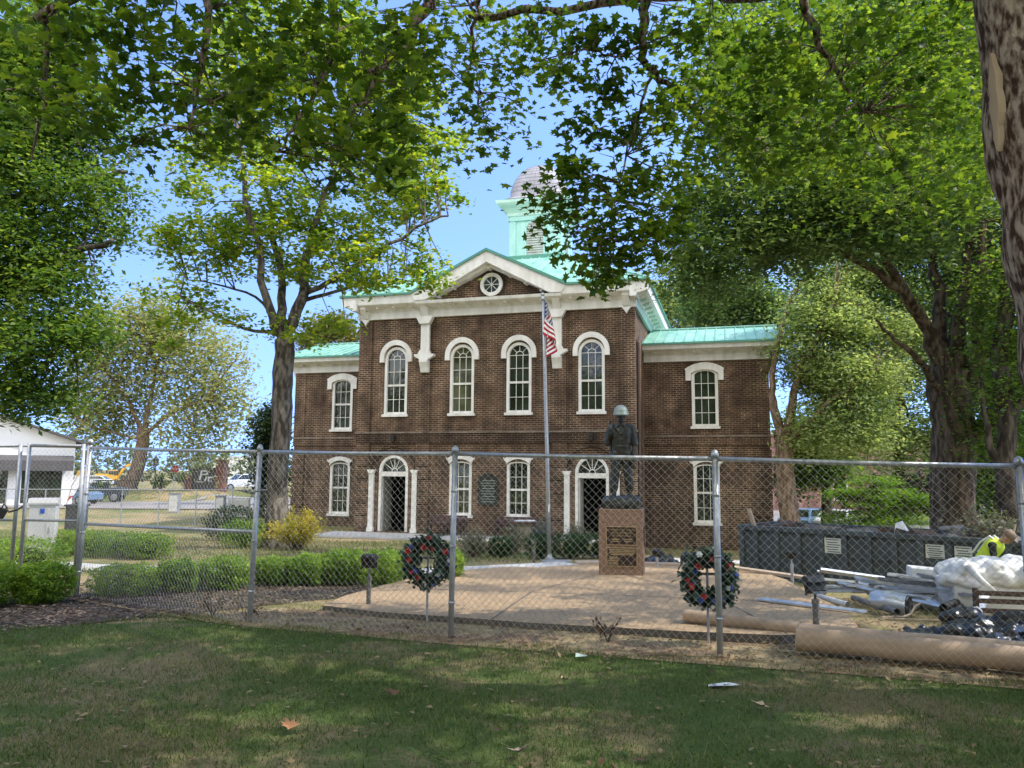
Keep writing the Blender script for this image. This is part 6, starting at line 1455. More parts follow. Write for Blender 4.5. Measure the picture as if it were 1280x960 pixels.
make_tree('large oak whose boughs hang in from beyond the left edge', G(-15.5, Y2), [G(-15.5, Y2), Vector((-15.4, Y2, 3)), Vector((-15., Y2, 6))],
    [([Vector((-15.2, Y2, 4)), at(-60, 400, Y2), at(20, 350, Y2), at(80, 320, Y2-.5), at(140, 300, Y2-1)], .26, .04), ([Vector((-15.1, Y2, 5)), at(-60, 270, Y2), at(40, 250, Y2), at(110, 225, Y2), at(160, 215, Y2)], .26, .04), ([Vector((-15.2, Y2, 3.4)), at(-40, 440, Y2-.5), at(40, 430, Y2-1), at(90, 430, Y2-1)], .18, .04), ([Vector((-15.0, Y2, 6)), at(-40, 150, Y2), at(40, 100, Y2), at(120, 80, Y2)], .24, .04)],
    [blob(20, 320, Y2, 90, 70), blob(70, 370, Y2-.8, 65, 60), blob(30, 440, Y2-1, 85, 60), blob(85, 250, Y2, 90, 55), blob(110, 420, Y2-1, 32, 36), blob(55, 500, Y2-1, 55, 18), blob(30, 180, Y2, 90, 70), blob(110, 160, Y2+.5, 70, 50), blob(40, 60, Y2, 100, 80), blob(-60, 350, Y2, 90, 150), blob(-60, 120, Y2, 100, 130), blob(135, 290, Y2, 36, 22), blob(10, 500, Y2-.8, 50, 24)],
    L_OAK, M_BARKD, 1150, 70, .62, .135, name='oak_tree', r=(.55, .45), seed=16, shell=.3, twigs=240)
# ------------------------------------------------------------------ near maple: trunk at the right edge, boughs over the whole top of the view
random.seed(77); rng = np.random.default_rng(77)
tb_ = G(4.55, 5.75)
mt = thing('maple_tree', 'big maple with peeling bark at the right edge, boughs hanging across the top', 'tree', tb_)
mb = MB()
tr = [tb_ + Vector((.05, 0, -.3)), tb_ + Vector((.04, 0, .3)), tb_ + Vector((-.12, 0, 1.6)), tb_ + Vector((-.36, 0, 3.0)), tb_ + Vector((-.52, .0, 4.2)), tb_ + Vector((-.55, .05, 5.6)), tb_ + Vector((-.5, .1, 7.4)), tb_ + Vector((-.4, .3, 9.5))]
limbs(mb, [p - tb_ for p in tr], .44, .20, 26, .045, 6, .03)
bough = []
def bo(pts, r0, r1):
    q = limbs(mb, [Vector(p) - tb_ for p in pts], r0, r1, 8, .03, 5, .12); bough.extend(q)
bo([tr[6], (2.8, 6.8, 7.0), (1.9, 7.8, 7.3), at(815, -25, 8.3), at(806, 60, 8.6), at(818, 95, 8.8), at(850, 120, 9), at(890, 160, 9.2)], .13, .012)
bo([at(815, 92, 8.75), at(800, 140, 8.7), at(778, 210, 8.6), at(752, 300, 8.5)], .022, .006)
bo([at(806, 55, 8.6), at(770, 70, 8.4), at(732, 62, 8.3), at(680, 75, 8.2)], .02, .006)
bo([tr[6], (3.6, 7.2, 7.0), at(1005, -40, 7.8), at(1022, 50, 8), at(1050, 100, 8.2), at(1080, 140, 8.3)], .10, .010)
bo([tr[6], (1.2, 6.2, 7.2), (-.8, 6.8, 6.9), at(540, -10, 7.4), at(515, 45, 7.4), at(470, 95, 7.3), at(440, 140, 7.2)], .15, .010)
bo([(-.8, 6.6, 6.6), (-2.2, 6.6, 6.4), at(415, -10, 7.1), at(412, 70, 7.1), at(385, 130, 7.), at(350, 190, 6.9)], .09, .008)
bo([(-2.2, 6.6, 6.4), (-3.5, 6.6, 6.3), at(255, -5, 6.8), at(250, 90, 6.8), at(235, 160, 6.7)], .08, .008)
bo([(-3.5, 6.6, 6.3), (-4.4, 6.7, 5.8), at(60, 20, 6.8), at(55, 130, 6.8), at(40, 200, 6.8)], .06, .008)
bo([tr[5], (2.8, 8.0, 7.0), (1.5, 9.6, 7.9), (-.5, 10.2, 8.0), at(600, 5, 10.2), at(590, 90, 10.2), at(605, 150, 10.2)], .10, .008)
bo([tr[6], (2.2, 3.6, 8.2), (0, 2.0, 8.6), (-2.5, 1.2, 8.6)], .14, .03); bo([tr[6], (6.4, 5.2, 8.6), (8.6, 4.8, 9.4), (10.5, 5.0, 9.8)], .14, .03)
bo([tr[6], (6.2, 7.4, 8.6), (7.8, 9.0, 9.6)], .12, .03); bo([tr[7], (3, 7.5, 10.5), (1, 9, 11)], .1, .02); bo([tr[6], (2.0, 5.4, 9.2), (-.8, 5.2, 9.6), (-3.4, 5.0, 9.6)], .13, .02)
sp_ = []   # (centre, radius, leaf count)
def ring_(lst, Y, r, n, dy=.8):
    for px, py in lst: sp_.append((at(px, py, Y + rng.uniform(-dy, dy)), r*rng.uniform(.8, 1.2), n))
ring_([(30, 40), (95, 60), (150, 45), (215, 55), (275, 80), (330, 50), (395, 45), (450, 55), (505, 50), (225, 130), (300, 140), (160, 120), (385, 130), (455, 150), (110, 130), (50, 115), (335, 105), (420, 100), (500, 110), (270, 20), (360, 15), (180, 15), (80, 10), (520, 60), (478, 185), (20, 160)], 7.0, .38, 105, .6)
ring_([(190, 178), (258, 190), (325, 185), (400, 175), (440, 195), (500, 165), (488, 222), (140, 165), (410, 225), (280, 165)], 7.0, .22, 45, .5)
ring_([(120, 20), (300, 10), (440, 10), (560, 30), (620, 30), (590, 75), (640, 85), (575, 130), (622, 145), (655, 50), (690, 40), (608, 172), (690, 90), (545, 95)], 10.2, .48, 120, .6)
ring_([(735, 45), (705, 95), (765, 110), (735, 165), (715, 215), (785, 165), (700, 250), (745, 245), (800, 230), (770, 290), (815, 285), (790, 325), (755, 330), (735, 300), (842, 290), (695, 275)], 8.7, .32, 120, .5)
ring_([(785, 50), (850, 45), (905, 60), (860, 110), (910, 130), (960, 70), (955, 140), (870, 180), (925, 190), (1010, 120), (1060, 60), (1060, 150), (1110, 110), (1165, 80), (1150, 150), (1185, 180), (1010, 40), (1110, 30), (1180, 20), (1000, 190), (1080, 195), (845, 225), (1205, 130), (830, 150)], 8.4, .46, 130, .7)
ring_([(930, 40), (990, 90), (1040, 30), (1090, 90), (1140, 40), (1180, 120), (1230, 60), (1060, 170), (1130, 190), (1200, 200), (1260, 150), (1010, 180), (960, 150), (1250, 20), (1300, 80), (1320, 180), (900, 90), (1160, 240), (1240, 230), (880, 20)], 13.5, .72, 330, 3.)
ring_([(960, 100), (1010, 60), (1050, 140), (1090, 200), (1140, 80), (1180, 160), (1220, 220), (1260, 100), (1000, 200), (1120, 150), (1290, 190), (930, 170), (1230, 40), (1060, 230)], 16, .85, 330, 2.)
ring_([(1350, 60), (1400, 150), (1450, 40), (1500, 140), (1380, 230), (1560, 60), (1600, 200), (1480, 240)][::2], 12.5, .75, 300, 2.5)
ring_([(760, 352), (742, 345), (850, 265), (835, 310), (1120, 205), (960, 215)], 8.6, .19, 45, .3)
for _ in range(275):   # the crown above the frame, which shades the lawn and dapples the plaza
    x, y = rng.uniform(-5.5, 13.5), rng.uniform(-1.5, 12.5)
    z = rng.uniform(7.2, 11.2)
    if z < EYE + .72*max(y, 0) + .9 and x < .8*y: continue
    sp_.append((Vector((x, y, z)), rng.uniform(.42, .68), 215))
for _ in range(95):   # thicker crown over the left boughs
    x, y, z = rng.uniform(-4.5, 6), rng.uniform(4, 9.5), rng.uniform(7.6, 11)
    if z < EYE + .72*y + .9: continue
    sp_.append((Vector((x, y, z)), rng.uniform(.45, .7), 215))
P = []; E_ = np.array([tuple(b) for b in bough])
for c, r_, n in sp_:
    c0 = np.array(c - tb_)
    g = rng.normal(size=(n, 3))*np.array([.55, .55, .42])*r_
    P.append(c0 + g)
    j = int(np.argmin(np.linalg.norm(E_ - c0, axis=1))); a, b = Vector(E_[j]), Vector(c0)
    if (b-a).length < 3.2:
        for k in range(3):
            e = b + Vector(tuple(rng.normal(size=3)*r_*.5)); mid = (a+e)/2 + Vector((0, 0, .08)) + Vector(tuple(rng.normal(size=3)*.06))
            mb.tube([a, mid, e], [.010, .007, .003], 4, False)
mb.build('trunk', M_BARKN, mt, True)
leaves('crown', np.concatenate(P), .112, L_MAPLE, mt, T_MAPLE, F_MAPLE, .95, .48, rng=rng)
mb = MB(); vs = []
for k in range(9):
    z = 4.15 + k*.1; cx_ = np.interp(z, [3, 4.2, 5.6], [-.36, -.52, -.55]); wv_ = .17*math.sin(PI*(k+.35)/8.9) + .03*math.sin(k*2.3)
    for q in range(5):
        a = 3.42 + wv_*(q-2)/1.6; r_ = np.interp(z, [3, 4.2, 5.6], [.36, .325, .285]) + (.012 if 0 < q < 4 else -.03)
        vs.append((cx_ + r_*math.cos(a), r_*math.sin(a), z))
mb.add(vs, [(k*5+q, k*5+q+1, k*5+q+6, k*5+q+5) for k in range(8) for q in range(4)])
mb.build('bare_patch', M_PALEWD, mt)
# wood behind the camera (what the windows mirror) and the far wood lines
def wood(name, pts, h, n, ls, leafm, rr):
    rng = np.random.default_rng(len(pts)*7 + n); P = []
    for x, y in pts:
        c = np.array([x, y, float(gz(x, y)) + h*.5]); k = int(n)
        u = rng.normal(size=(k, 3)); u /= np.linalg.norm(u, axis=1)[:, None]
        P.append(c + u*np.array([rr, rr, h*.52])*(.7 + .35*rng.uniform(0, 1, (k, 1)))*(1 + .18*np.sin(u[:, :1]*7 + x)*np.cos(u[:, 2:]*6 + y)))
    P = np.concatenate(P); P = P[P[:, 2] > gz(P[:, 0], P[:, 1])]
    return leaves(name, P, ls, leafm, None, T_OVAL, F_OVAL, 1.2, .4, 'stuff', rng)
random.seed(9)
wood('far_wood', [(x, 185 + random.uniform(-12, 20)) for x in np.arange(-190, 140, 9)], 7.5, 420, 1.3, leafmat('leaf_far', [(.07, .10, .05), (.10, .14, .07), (.15, .18, .09)], .35, 1.2), 6)
wood('far_wood', [(x, 95 + random.uniform(-6, 8)) for x in np.arange(22, 110, 6)], 11, 700, .9, L_OAK, 5)
wood('mirrored_wood', [(-34, -4), (-27, -9), (-20, -6), (-13, -12), (-6, -9), (1, -13), (9, -9), (-40, 4), (17, -12), (-30, -14), (-22, -16), (-47, -8), (-10, -20)], 13, 3200, .75, L_OAK, 4.5)

# ================================================================== ACROSS THE STREET
# white store with a low gable and charcoal awning
SR = .58
sx_, sy_ = (97-584.7-55)/F*62, 62.
sx_ = (97-640)/F*62.
stn = thing('store', 'white shop building with a low gable roof and a charcoal awning at the left edge', 'shop', (sx_, 62., float(gz(sx_, 62))-.05), SR)
zt = at(97, 552, 62).z - float(gz(sx_, 62)) + .05
WL = 16.
mb = MB(); mb.add([(0, 0, -.5), (-WL, 0, -.5), (-WL, 0, zt), (-WL/2, 0, zt+2.75), (0, 0, zt), (0, 14, -.5), (-WL, 14, -.5), (-WL, 14, zt), (-WL/2, 14, zt+2.75), (0, 14, zt)], [(0, 1, 2, 3, 4), (5, 9, 8, 7, 6), (0, 4, 9, 5), (1, 6, 7, 2)]); mb.build('wall', M_STORE, stn)
mb = MB()
for s in (0, 1):
    a = (.9, zt-.30) if s == 0 else (-WL-.9, zt-.30); b = (-WL/2, zt+2.78)
    mb.add([(a[0], -.8, a[1]), (b[0], -.8, b[1]), (b[0], 14.5, b[1]), (a[0], 14.5, a[1]), (a[0], -.8, a[1]+.16), (b[0], -.8, b[1]+.16), (b[0], 14.5, b[1]+.16), (a[0], 14.5, a[1]+.16)], [(3, 2, 1, 0), (4, 5, 6, 7), (0, 1, 5, 4), (1, 2, 6, 5), (2, 3, 7, 6), (3, 0, 4, 7)])
mb.build('roof', M_AWN, stn)
mb = MB(); mb.prism([(-.05, zt-1.15), (-1.0, zt-1.55), (-1.0, zt-2.35), (-.92, zt-2.35), (-.03, zt-1.3)], 'x', -WL+.1, -.1); mb.prism([(-.003, zt-.42), (-.04, zt-.42), (-.04, zt-.50), (-.003, zt-.50)], 'x', -WL, 0); aw = mb.build('awning', M_AWN, stn)
mb = MB()
for k in range(6): mb.bb(-8.9+k*.42, -8.62+k*.42, -1.02, -1.003, zt-2.08, zt-1.78+.08*(k % 3))
mb.build('awning_mark', mat('awning_print', (.2, .2, .2), .8), aw)
for k in range(4):
    m2 = MB(); m2.bb(-3.6-k*3.6, -.7-k*3.6, -.03, .1, .15, zt-1.75); f_ = m2.build('shop_window', M_STORE, stn)
    m2 = MB(); m2.bb(-3.5-k*3.6, -.8-k*3.6, -.045, -.032, .25, zt-1.8); m2.build('pane', M_GLASS, f_)
mb = MB(); p = at(90, 608, 60.); p.z = float(gz(p.x, 60.))
t = thing('feather_flag', 'slanted white, red, yellow and blue feather flag beside the shop corner', 'banner', p)
mb = MB(); mb.tube([(-.35, 0, 0), (0, 0, 1.6), (.75, 0, 3.0)], .03, 6); mb.build('pole', M_GALV, t)
bp_ = [(-.32, .35, .10), (-.22, .75, .38), (-.02, 1.6, .62), (.2, 2.3, .62), (.42, 2.7, .5), (.75, 3.0, .1)]
for k, mm in enumerate((M_RED, M_FLW, M_FLW, M_YEL, mat('banner_teal', (.15, .35, .45), .7))):
    a, b = bp_[k], bp_[k+1]; m2 = MB(); m2.add([(a[0], 0, a[1]), (a[0]+a[2], .02, a[1]+.05), (b[0]+b[2], .02, b[1]+.05), (b[0], 0, b[1])], [(0, 1, 2, 3)]); m2.build('cloth_band', mm, t)
# inner construction fence
inn = thing('inner_fence', 'second low chain-link fence across the far lawn on thin posts', 'fence', (0, 0, 0))
A0, A1 = Vector((-30., 37.2, 0)), Vector((-12.6, 40.3, 0)); n = 10
for k in range(n+1):
    p = A0 + (A1-A0)*k/n; z = float(gz(p.x, p.y)); m2 = MB(); m2.tube([(p.x, p.y, z-.1), (p.x, p.y, z+1.82)], .03, 6); m2.build('post', M_GALV, inn)
mb = MB(); mb.tube([(A0.x, A0.y, float(gz(A0.x, A0.y))+1.8), (A1.x, A1.y, float(gz(A1.x, A1.y))+1.8)], .022, 6); mb.build('top_rail', M_GALV, inn)
t = MB(); mesh_wires(t, A0, A1, 0, 1.76, .085, .0028, .01); t.v = [(v[0], v[1], v[2] + float(gz(v[0], v[1]))) for v in t.v]; t.build('wire_mesh', M_WIRE, inn)
# vehicles
def vehicle(name, label, cat, loc, rz, paint, L, prof, glassp, wheels, wr, wd=1.85, bed=None, roof_in=.16, group=None):
    """prof: lower body side outline (x,z); glassp: greenhouse outline (x,z)"""
    t = thing(name, label, cat, loc, rz, group); h = wd/2
    mb = MB(); mb.prism(prof, 'y', -h, h); mb.build('body', paint, t, bevel=.05)
    mb = MB(); g = glassp; m = len(g)
    top = max(z for _, z in g)
    vs = []
    for s in (-1, 1):
        for x, z in g: vs.append((x, s*(h - .03 - roof_in*(1 if z > (top+min(q[1] for q in g))/2 else 0)), z))
    fs = [tuple(range(m)), tuple(range(m, 2*m))[::-1]] + [(i, i+m, (i+1) % m+m, (i+1) % m) for i in range(m)]
    mb.add(vs, fs); cabn = mb.build('cabin', paint, t, bevel=.04)
    cx = sum(x for x, _ in g)/m; cz = sum(z for _, z in g)/m
    for s in (-1, 1):   # side glass set just proud of the cabin
        m2 = MB(); pv = []
        for x, z in g:
            xx, zz = cx+(x-cx)*.86, cz+(z-cz)*.72+.02; f_ = (zz-min(q[1] for q in g))/(top-min(q[1] for q in g))
            pv.append((xx, s*(h - .03 - roof_in*min(1, max(0, f_)) + .012), zz))
        m2.add(pv, [tuple(range(m))]); m2.build('side_window', M_GLASS, t)
    xs_ = sorted(g, key=lambda q: q[0])
    for lo, hi in ((min((q for q in g if q[1] < cz), key=lambda q: q[0]), min((q for q in g if q[1] > cz), key=lambda q: q[0])), (max((q for q in g if q[1] < cz), key=lambda q: q[0]), max((q for q in g if q[1] > cz), key=lambda q: q[0]))):
        sg = -1 if lo[0] < cx else 1; m2 = MB()
        a = (lo[0]+(hi[0]-lo[0])*.12 + sg*.012, lo[1]+(hi[1]-lo[1])*.12); b = (lo[0]+(hi[0]-lo[0])*.88+sg*.012, lo[1]+(hi[1]-lo[1])*.88)
        m2.add([(a[0], -h+.13, a[1]), (a[0], h-.13, a[1]), (b[0], h-.13-roof_in, b[1]), (b[0], -h+.13+roof_in, b[1])], [(0, 1, 2, 3)]); m2.build('windshield', M_GLASS, t)
    for x in wheels:
        for s in (-1, 1):
            m2 = MB(); m2.lathe((0, 0, 0), [(wr*.6, -.11), (wr*.96, -.11), (wr, -.06), (wr, .06), (wr*.96, .11), (wr*.6, .11)], 18); m2.v = [(p[0]+x, p[2]+s*(h-.10), p[1]+wr) for p in m2.v]
            w_ = m2.build('wheel', M_TYRE, t); m2 = MB(); m2.lathe((0, 0, 0), [(wr*.62, -.115), (wr*.5, -.122), (wr*.1, -.125)] if s < 0 else [(wr*.1, .125), (wr*.5, .122), (wr*.62, .115)], 12); m2.v = [(p[0]+x, p[2]+s*(h-.10), p[1]+wr) for p in m2.v]; m2.build('rim', M_RIM, w_)
    xf = max(p[0] for p in prof)
    for s in (-1, 1):
        m2 = MB(); m2.bb(xf-.03, xf+.02, s*h*.72-.16, s*h*.72+.16, .72, .90); m2.build('headlight', M_RIM, t)
    m2 = MB(); m2.bb(xf-.04, xf+.012, -h*.48, h*.48, .62, .88); m2.build('grille', M_BLACK, t)
    m2 = MB(); m2.bb(xf-.05, xf+.08, -h+.05, h-.05, .42, .58); m2.build('bumper', M_RIM, t)
    return t
def on(px, Y): 
    X = (px-640)/F*Y; return Vector((X, Y, float(gz(X, Y))+.035))
vehicle('pickup_truck', 'white crew-cab pickup truck driving on the far street', 'pickup truck', on(308, 85), PI+.75, M_CARW, 5.6, [(-2.9, .45), (2.75, .42), (2.8, .95), (2.65, 1.08), (1.2, 1.16), (-.75, 1.16), (-2.9, 1.16)], [(1.25, 1.15), (.55, 1.80), (-.6, 1.82), (-.85, 1.15)], (-1.8, 1.85), .40, 1.95)
jp = vehicle('off_road_vehicle', 'dark open off-road vehicle with a roll cage parked across the street', 'off-road vehicle', on(133, 69), PI+.18, M_CARD_, 4.2, [(-2.0, .6), (2.0, .6), (2.05, 1.1), (1.9, 1.2), (.75, 1.25), (-2.0, 1.25)], [(.8, 1.24), (.62, 1.72), (.5, 1.74), (.55, 1.24)], (-1.3, 1.35), .45, 1.8)
for y in (-.4, .4): m2 = MB(); m2.box((-.35, y, 1.4), (.18, .5, .6), ry=-.15); m2.build('seat', M_BLACK, jp, bevel=.05)
m2 = MB()
for y in (-.78, .78): m2.tube([(.55, y, 1.25), (.5, y, 1.85), (-1.0, y, 1.9), (-1.3, y, 1.25)], .035, 6)
m2.build('roll_cage', M_BLACK, jp)
for px, Y, rz_, pm, lab in ((98, 64, 2.9, M_CARB, 'blue car half hidden behind the tall gate post'), (10, 62.0, .4, M_CARD_, 'dark car parked in front of the shop awning'), (122, 100, 3.3, M_CARW, 'white car far behind the off-road vehicle'), (104, 96, .2, M_CARW, 'white car far behind the blue car'),
        (1003, 46, .9, M_CARB, 'blue car parked beyond the dumpster, nearest the courthouse'), (1024, 47, .9, M_CARD_, 'dark car in the middle of the three parked beyond the dumpster'), (1047, 45, .9, M_CARW, 'silver-white car parked beyond the dumpster, right of the other two')):
    vehicle('car', lab, 'car', on(px, Y), rz_, pm, 4.5, [(-2.2, .35), (2.2, .32), (2.25, .72), (2.05, .85), (1.0, .95), (-1.9, .98), (-2.22, .85)], [(1.0, .94), (.35, 1.42), (-1.1, 1.44), (-1.85, .97)], (-1.35, 1.4), .33, 1.78, group='cars parked in the background')
# excavator
ex_ = thing('excavator', 'yellow excavator with raised arm behind the willow trunk', 'excavator', on(142, 112), .1)
ex_.scale = (.72, .72, .72)
for y in (-1.1, 1.1):
    m2 = MB(); m2.prism([(-1.9, .35), (-1.6, .05), (1.6, .05), (1.9, .35), (1.9, .6), (1.6, .85), (-1.6, .85), (-1.9, .6)], 'y', y-.28, y+.28); m2.build('track', M_BLACK, ex_)
mb = MB(); mb.bb(-2.4, 1.4, -1.3, 1.3, .95, 2.3); mb.build('upper_body', M_YEL, ex_, bevel=.1)
mb = MB(); mb.bb(.1, 1.6, -1.28, -.2, 1.3, 3.1); cb_ = mb.build('cab', M_YEL, ex_, bevel=.08); mb = MB(); mb.bb(.2, 1.62, -1.3, -.18, 2.0, 2.95); mb.build('cab_glass', M_GLASS, cb_)
mb = MB(); mb.prism([(1.2, 1.6), (1.6, 1.4), (3.0, 3.6), (4.4, 4.3), (4.3, 4.7), (2.7, 4.0)], 'y', -.1, .3); mb.build('boom', M_YEL, ex_)
mb = MB(); mb.prism([(4.2, 4.7), (4.6, 4.5), (4.3, 1.6), (4.05, 1.6)], 'y', -.05, .25); mb.build('stick', M_YEL, ex_)
mb = MB(); mb.prism([(3.9, 1.7), (4.5, 1.7), (4.5, .9), (3.9, .6), (3.4, .9)], 'y', -.4, .6); mb.build('bucket', M_BLACK, ex_)
# brick monument sign
p = on(263, 79.4); ms_ = thing('monument_sign', 'low brick monument sign with a white emblem on a dark panel across the street', 'sign', p, -.15)
mb = MB(); mb.bb(-1.5, 1.1, -.3, .3, -.2, 2.3); mb.build('panel', M_AWN, ms_)
mb = MB(); mb.bb(1.103, 2.0, -.45, .45, -.2, 2.9); mb.bb(1.0, 2.1, -.5, .5, 2.903, 3.05); mb.build('pier', M_BRICKR, ms_)
mb = MB(); mb.bb(-2.3, -1.503, -.45, .45, -.2, 1.5); mb.build('pier', M_BRICKR, ms_)
mb = MB()
for a in ([(-.75, 1.0), (-.55, 1.0), (-.35, 2.0), (-.55, 2.0)], [(-.45, 2.0), (.1, 2.0), (.25, 1.85), (.2, 1.55), (-.45, 1.5), (-.45, 1.62), (.05, 1.66), (.08, 1.82), (-.45, 1.88)], [(-.15, .9), (.0, .9), (.2, 1.4), (.05, 1.4)], [(.25, 1.35), (.75, 1.35), (.75, 1.22), (.4, 1.2), (.38, .95), (.75, .92), (.75, .8), (.25, .82)], [(-1.0, .78), (-.2, .78), (-.2, .9), (-1.0, .9)]): mb.prism(a, 'y', -.34, -.303)
mb.build('emblem', M_CARW, ms_)
# stop sign, lamp post, boxes, panels
p = on(222, 88); t = thing('stop_sign', 'red stop sign on a thin post on the far bank', 'stop sign', p, .1)
hz_ = at(222, 586.5, 88).z - p.z
mb = MB(); mb.tube([(0, .03, 0), (0, .03, hz_+.3)], .04, 6); mb.build('post', M_GALV, t)
mb = MB(); mb.prism([(.46*math.cos(PI/8+k*PI/4), hz_+.46*math.sin(PI/8+k*PI/4)) for k in range(8)], 'y', -.03, 0); pn = mb.build('octagon', M_RED, t)
mb = MB(); text_into(mb, 'STOP', .30, lambda c: (c.x, -.035-c.z, hz_+c.y)); mb.build('lettering', M_FLW, pn)
p = on(198, 90); t = thing('lamp_post', 'black lamp post on the far bank near the stop sign', 'lamp post', p); hz_ = at(198, 583, 90).z - p.z
mb = MB(); mb.lathe((0, 0, 0), [(.22, -.1), (.2, .3), (.09, .5), (.07, hz_)], 10); mb.build('pole', M_BLACK, t)
mb = MB(); mb.lathe((0, 0, hz_+.003), [(.12, 0), (.28, .15), (.34, .75), (.40, .8), (.12, 1.1), (.04, 1.25)], 10); mb.build('lantern', M_BLACK, t)
def utility(px, py, Y, w_, h_, m, name, lab, cat):
    X = (px-640)/F*Y; t = thing(name, lab, cat, G(X, Y), .1); mb = MB(); mb.bb(-w_/2, w_/2, -.25, .25, -.1, h_); mb.build('box', m, t, bevel=.02)
    mb = MB(); mb.bb(-w_/2+.05, w_/2-.05, -.262, -.252, .12, h_-.1); mb.build('door', M_CAB if m is not M_CAB else M_GALV, t); mb = MB(); mb.bb(-w_/2-.03, w_/2+.03, -.28, .28, h_+.003, h_+.05); mb.build('lid', m, t)
M_UT = mat('utility_grey', (.20, .22, .24), .6, (.28, .30, .32), 3)
utility(224, 640, 50.5, .62, 1.25, M_UT, 'electrical_box', 'slim grey electrical box by the far kerb, left of the other grey box', 'electrical box')
utility(281, 645, 46.5, .52, 1.25, M_UT, 'electrical_box', 'grey electrical box beside the white board by the far kerb', 'electrical box')
utility(304, 645, 47.5, 1.25, 1.1, M_STORE, 'white_board', 'wide white cabinet right of the grey electrical boxes', 'cabinet')
utility(329, 645, 48, .55, 1.1, M_UT, 'electrical_box', 'grey electrical box next to the left maple trunk', 'electrical box')
rl = thing('bank_railing', 'low dark railing along the top of the far bank', 'railing', (0, 0, 0))
for k in range(14):
    x = -62 + k*2.5; m2 = MB(); m2.tube([(x, 76.5, float(gz(x, 76.5))), (x, 76.5, float(gz(x, 76.5))+1.0)], .04, 5); m2.build('post', M_BLACK, rl)
mb = MB(); mb.tube([(x, 76.5, float(gz(x, 76.5))+.95) for x in np.arange(-62, -29.4, 2.5)], .035, 5); mb.build('rail', M_BLACK, rl)
for px, Y, h_, lab, s_ in ((133, 71.3, 2.2, 'bright yellow-green shrub right behind the off-road vehicle', 72), (240, 80, 1.6, 'round yellow-green shrub beside the lamp post on the far bank', 70), (205, 79.5, 1.7, 'bright yellow-green shrub below the lamp post', 71)):
    spray((px-640)/F*Y, Y, 2.2, h_, lab, L_LIME, 900, .3, s_, 'bank_shrub', 50)
# pale building far away and the pink brick building behind the right trees
fb = thing('far_building', 'long pale flat-roofed building on the skyline beyond the pickup truck', 'building', on(306, 290))
mb = MB(); mb.bb(-9, 14, -8, 8, -2, 8.4); mb.build('wall', M_STORE, fb); mb = MB(); mb.bb(-9.2, 14.2, -8.2, 8.2, 8.403, 8.9); mb.build('roof', M_CAB, fb)
pb = thing('brick_building', 'pinkish brick building glimpsed between the trunks behind the dumpster', 'building', (30, 78, float(gz(30, 78))), -.1)
M_PINK = brickmat('brick_pink', (.36, .17, .14), (.30, .14, .12), (.42, .34, .30))
mb = MB(); mb.bb(-9, 34, 0, 12, -1, 7.5); mb.build('wall', M_PINK, pb)
mb = MB(); mb.bb(-9.3, 34.3, -.3, 12.3, 7.503, 8.0); mb.build('roof', M_CAB, pb)
for k in range(8):
    x = -7 + k*5; m2 = MB(); m2.bb(x-.7, x+.7, -.05, .1, 1.0, 3.2); f_ = m2.build('window', M_WHITE, pb); m2 = MB(); m2.bb(x-.58, x+.58, -.065, -.052, 1.12, 3.08); m2.build('pane', M_GLASS, f_)
# ladder leaning beside the wing
p = Vector((12.9, 30.4, float(gz(12.9, 30.4)))); t = thing('ladder', 'pale ladder leaning low beside the right corner of the courthouse', 'ladder', p, -.3)
mb = MB()
for y in (-.2, .2): mb.tube([(0, y, .9), (2.4, y, .0)], .03, 5)
mb.build('rail', M_LUMBER, t)
for k in range(7): m2 = MB(); q = (k+.5)/7; m2.tube([(2.4*q, -.2, .9*(1-q)), (2.4*q, .2, .9*(1-q))], .018, 5); m2.build('rung', M_LUMBER, t)

# ================================================================== camera, light, sky
cam = bpy.data.objects.new('camera', bpy.data.cameras.new('camera')); C.objects.link(cam)
cam.location = (0, 0, EYE)
cam.rotation_euler = (Matrix.Rotation(PI/2 + PITCH, 3, 'X') @ Matrix.Rotation(ROLL, 3, 'Z')).to_euler()
cam.data.sensor_width = 36; cam.data.lens = 36*F/1280; cam.data.clip_end = 3000; cam.data.clip_start = .05
bpy.context.scene.camera = cam
AZ, EL = math.radians(92), math.radians(52)
sv = Vector((math.cos(EL)*math.sin(AZ), math.cos(EL)*math.cos(AZ), math.sin(EL)))
sun = bpy.data.objects.new('sun', bpy.data.lights.new('sun', 'SUN')); C.objects.link(sun)
sun.data.energy = 5.0; sun.data.angle = math.radians(.5); sun.data.color = (1, .945, .86)
sun.rotation_euler = sv.to_track_quat('Z', 'Y').to_euler(); sun.location = sv*60
SKY_R, SKY_G, SKY_B, FILL_CLOUD = .335, .365, .45, 3.9
w = bpy.data.worlds.new('World'); bpy.context.scene.world = w; w.use_nodes = True
N, L = w.node_tree.nodes, w.node_tree.links
bg = N['Background']; bg.inputs[1].default_value = 1.0
sky = N.new('ShaderNodeTexSky'); sky.sky_type = 'NISHITA'; sky.sun_disc = False
sky.sun_elevation = EL; sky.sun_rotation = AZ; sky.air_density = 1.0; sky.dust_density = .1; sky.ozone_density = 1.6
tc = N.new('ShaderNodeTexCoord')
up_ = N.new('ShaderNodeVectorMath'); up_.operation = 'ADD'; up_.inputs[1].default_value = (0, 0, .22)
nm_ = N.new('ShaderNodeVectorMath'); nm_.operation = 'NORMALIZE'
L.new(tc.outputs['Generated'], up_.inputs[0]); L.new(up_.outputs[0], nm_.inputs[0]); L.new(nm_.outputs[0], sky.inputs[0])
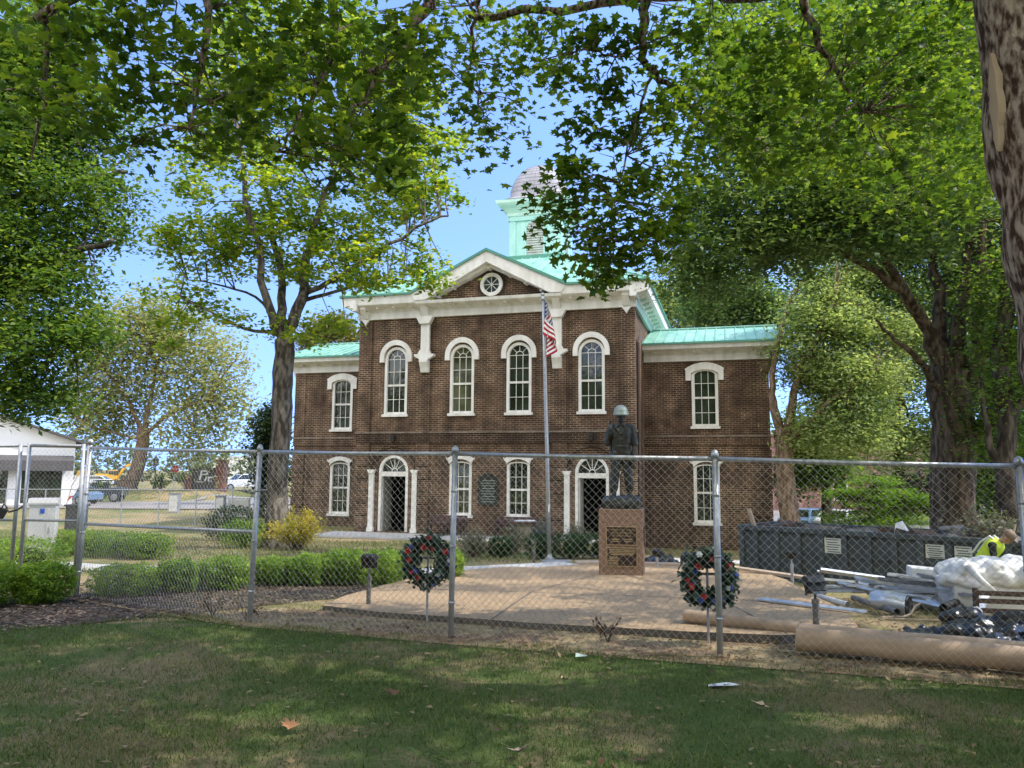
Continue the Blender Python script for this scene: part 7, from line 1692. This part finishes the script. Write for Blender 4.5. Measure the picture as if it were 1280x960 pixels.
sc_ = N.new('ShaderNodeMix'); sc_.data_type = 'RGBA'; sc_.blend_type = 'MULTIPLY'; sc_.inputs[0].default_value = 1
sc_.inputs['B'].default_value = (SKY_R, SKY_G, SKY_B, 1); L.new(sky.outputs[0], sc_.inputs['A'])
# added bright broken cloud, unseen behind the viewer, to light the shaded front
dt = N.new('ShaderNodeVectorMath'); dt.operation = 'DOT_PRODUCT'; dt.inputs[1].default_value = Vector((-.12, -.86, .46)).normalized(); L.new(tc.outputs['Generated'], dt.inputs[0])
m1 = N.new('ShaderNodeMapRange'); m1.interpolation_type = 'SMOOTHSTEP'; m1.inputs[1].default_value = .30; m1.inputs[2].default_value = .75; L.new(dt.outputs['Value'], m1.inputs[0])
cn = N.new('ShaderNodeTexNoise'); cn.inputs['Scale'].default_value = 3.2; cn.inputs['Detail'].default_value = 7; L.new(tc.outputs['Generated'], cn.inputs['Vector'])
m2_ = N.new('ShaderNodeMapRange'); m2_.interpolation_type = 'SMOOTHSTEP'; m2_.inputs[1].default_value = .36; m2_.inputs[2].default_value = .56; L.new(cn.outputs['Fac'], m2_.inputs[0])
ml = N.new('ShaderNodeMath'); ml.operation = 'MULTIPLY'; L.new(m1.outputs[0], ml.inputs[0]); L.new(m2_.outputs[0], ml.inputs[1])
cm = N.new('ShaderNodeMix'); cm.data_type = 'RGBA'; L.new(ml.outputs[0], cm.inputs[0]); L.new(sc_.outputs['Result'], cm.inputs['A']); cm.inputs['B'].default_value = (FILL_CLOUD*1.03, FILL_CLOUD, FILL_CLOUD*.93, 1)
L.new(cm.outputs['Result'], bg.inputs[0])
sc = bpy.context.scene
sc.view_settings.view_transform = 'Standard'; sc.view_settings.look = 'None'; sc.view_settings.exposure = 0; sc.view_settings.gamma = 1
sc.cycles.max_bounces = 7; sc.cycles.diffuse_bounces = 4; sc.cycles.glossy_bounces = 3; sc.cycles.transmission_bounces = 4; sc.cycles.transparent_max_bounces = 8
sc.cycles.sample_clamp_indirect = 6
sc.cycles.use_denoising = True
try: sc.cycles.denoiser = 'OPENIMAGEDENOISE'
except Exception: pass
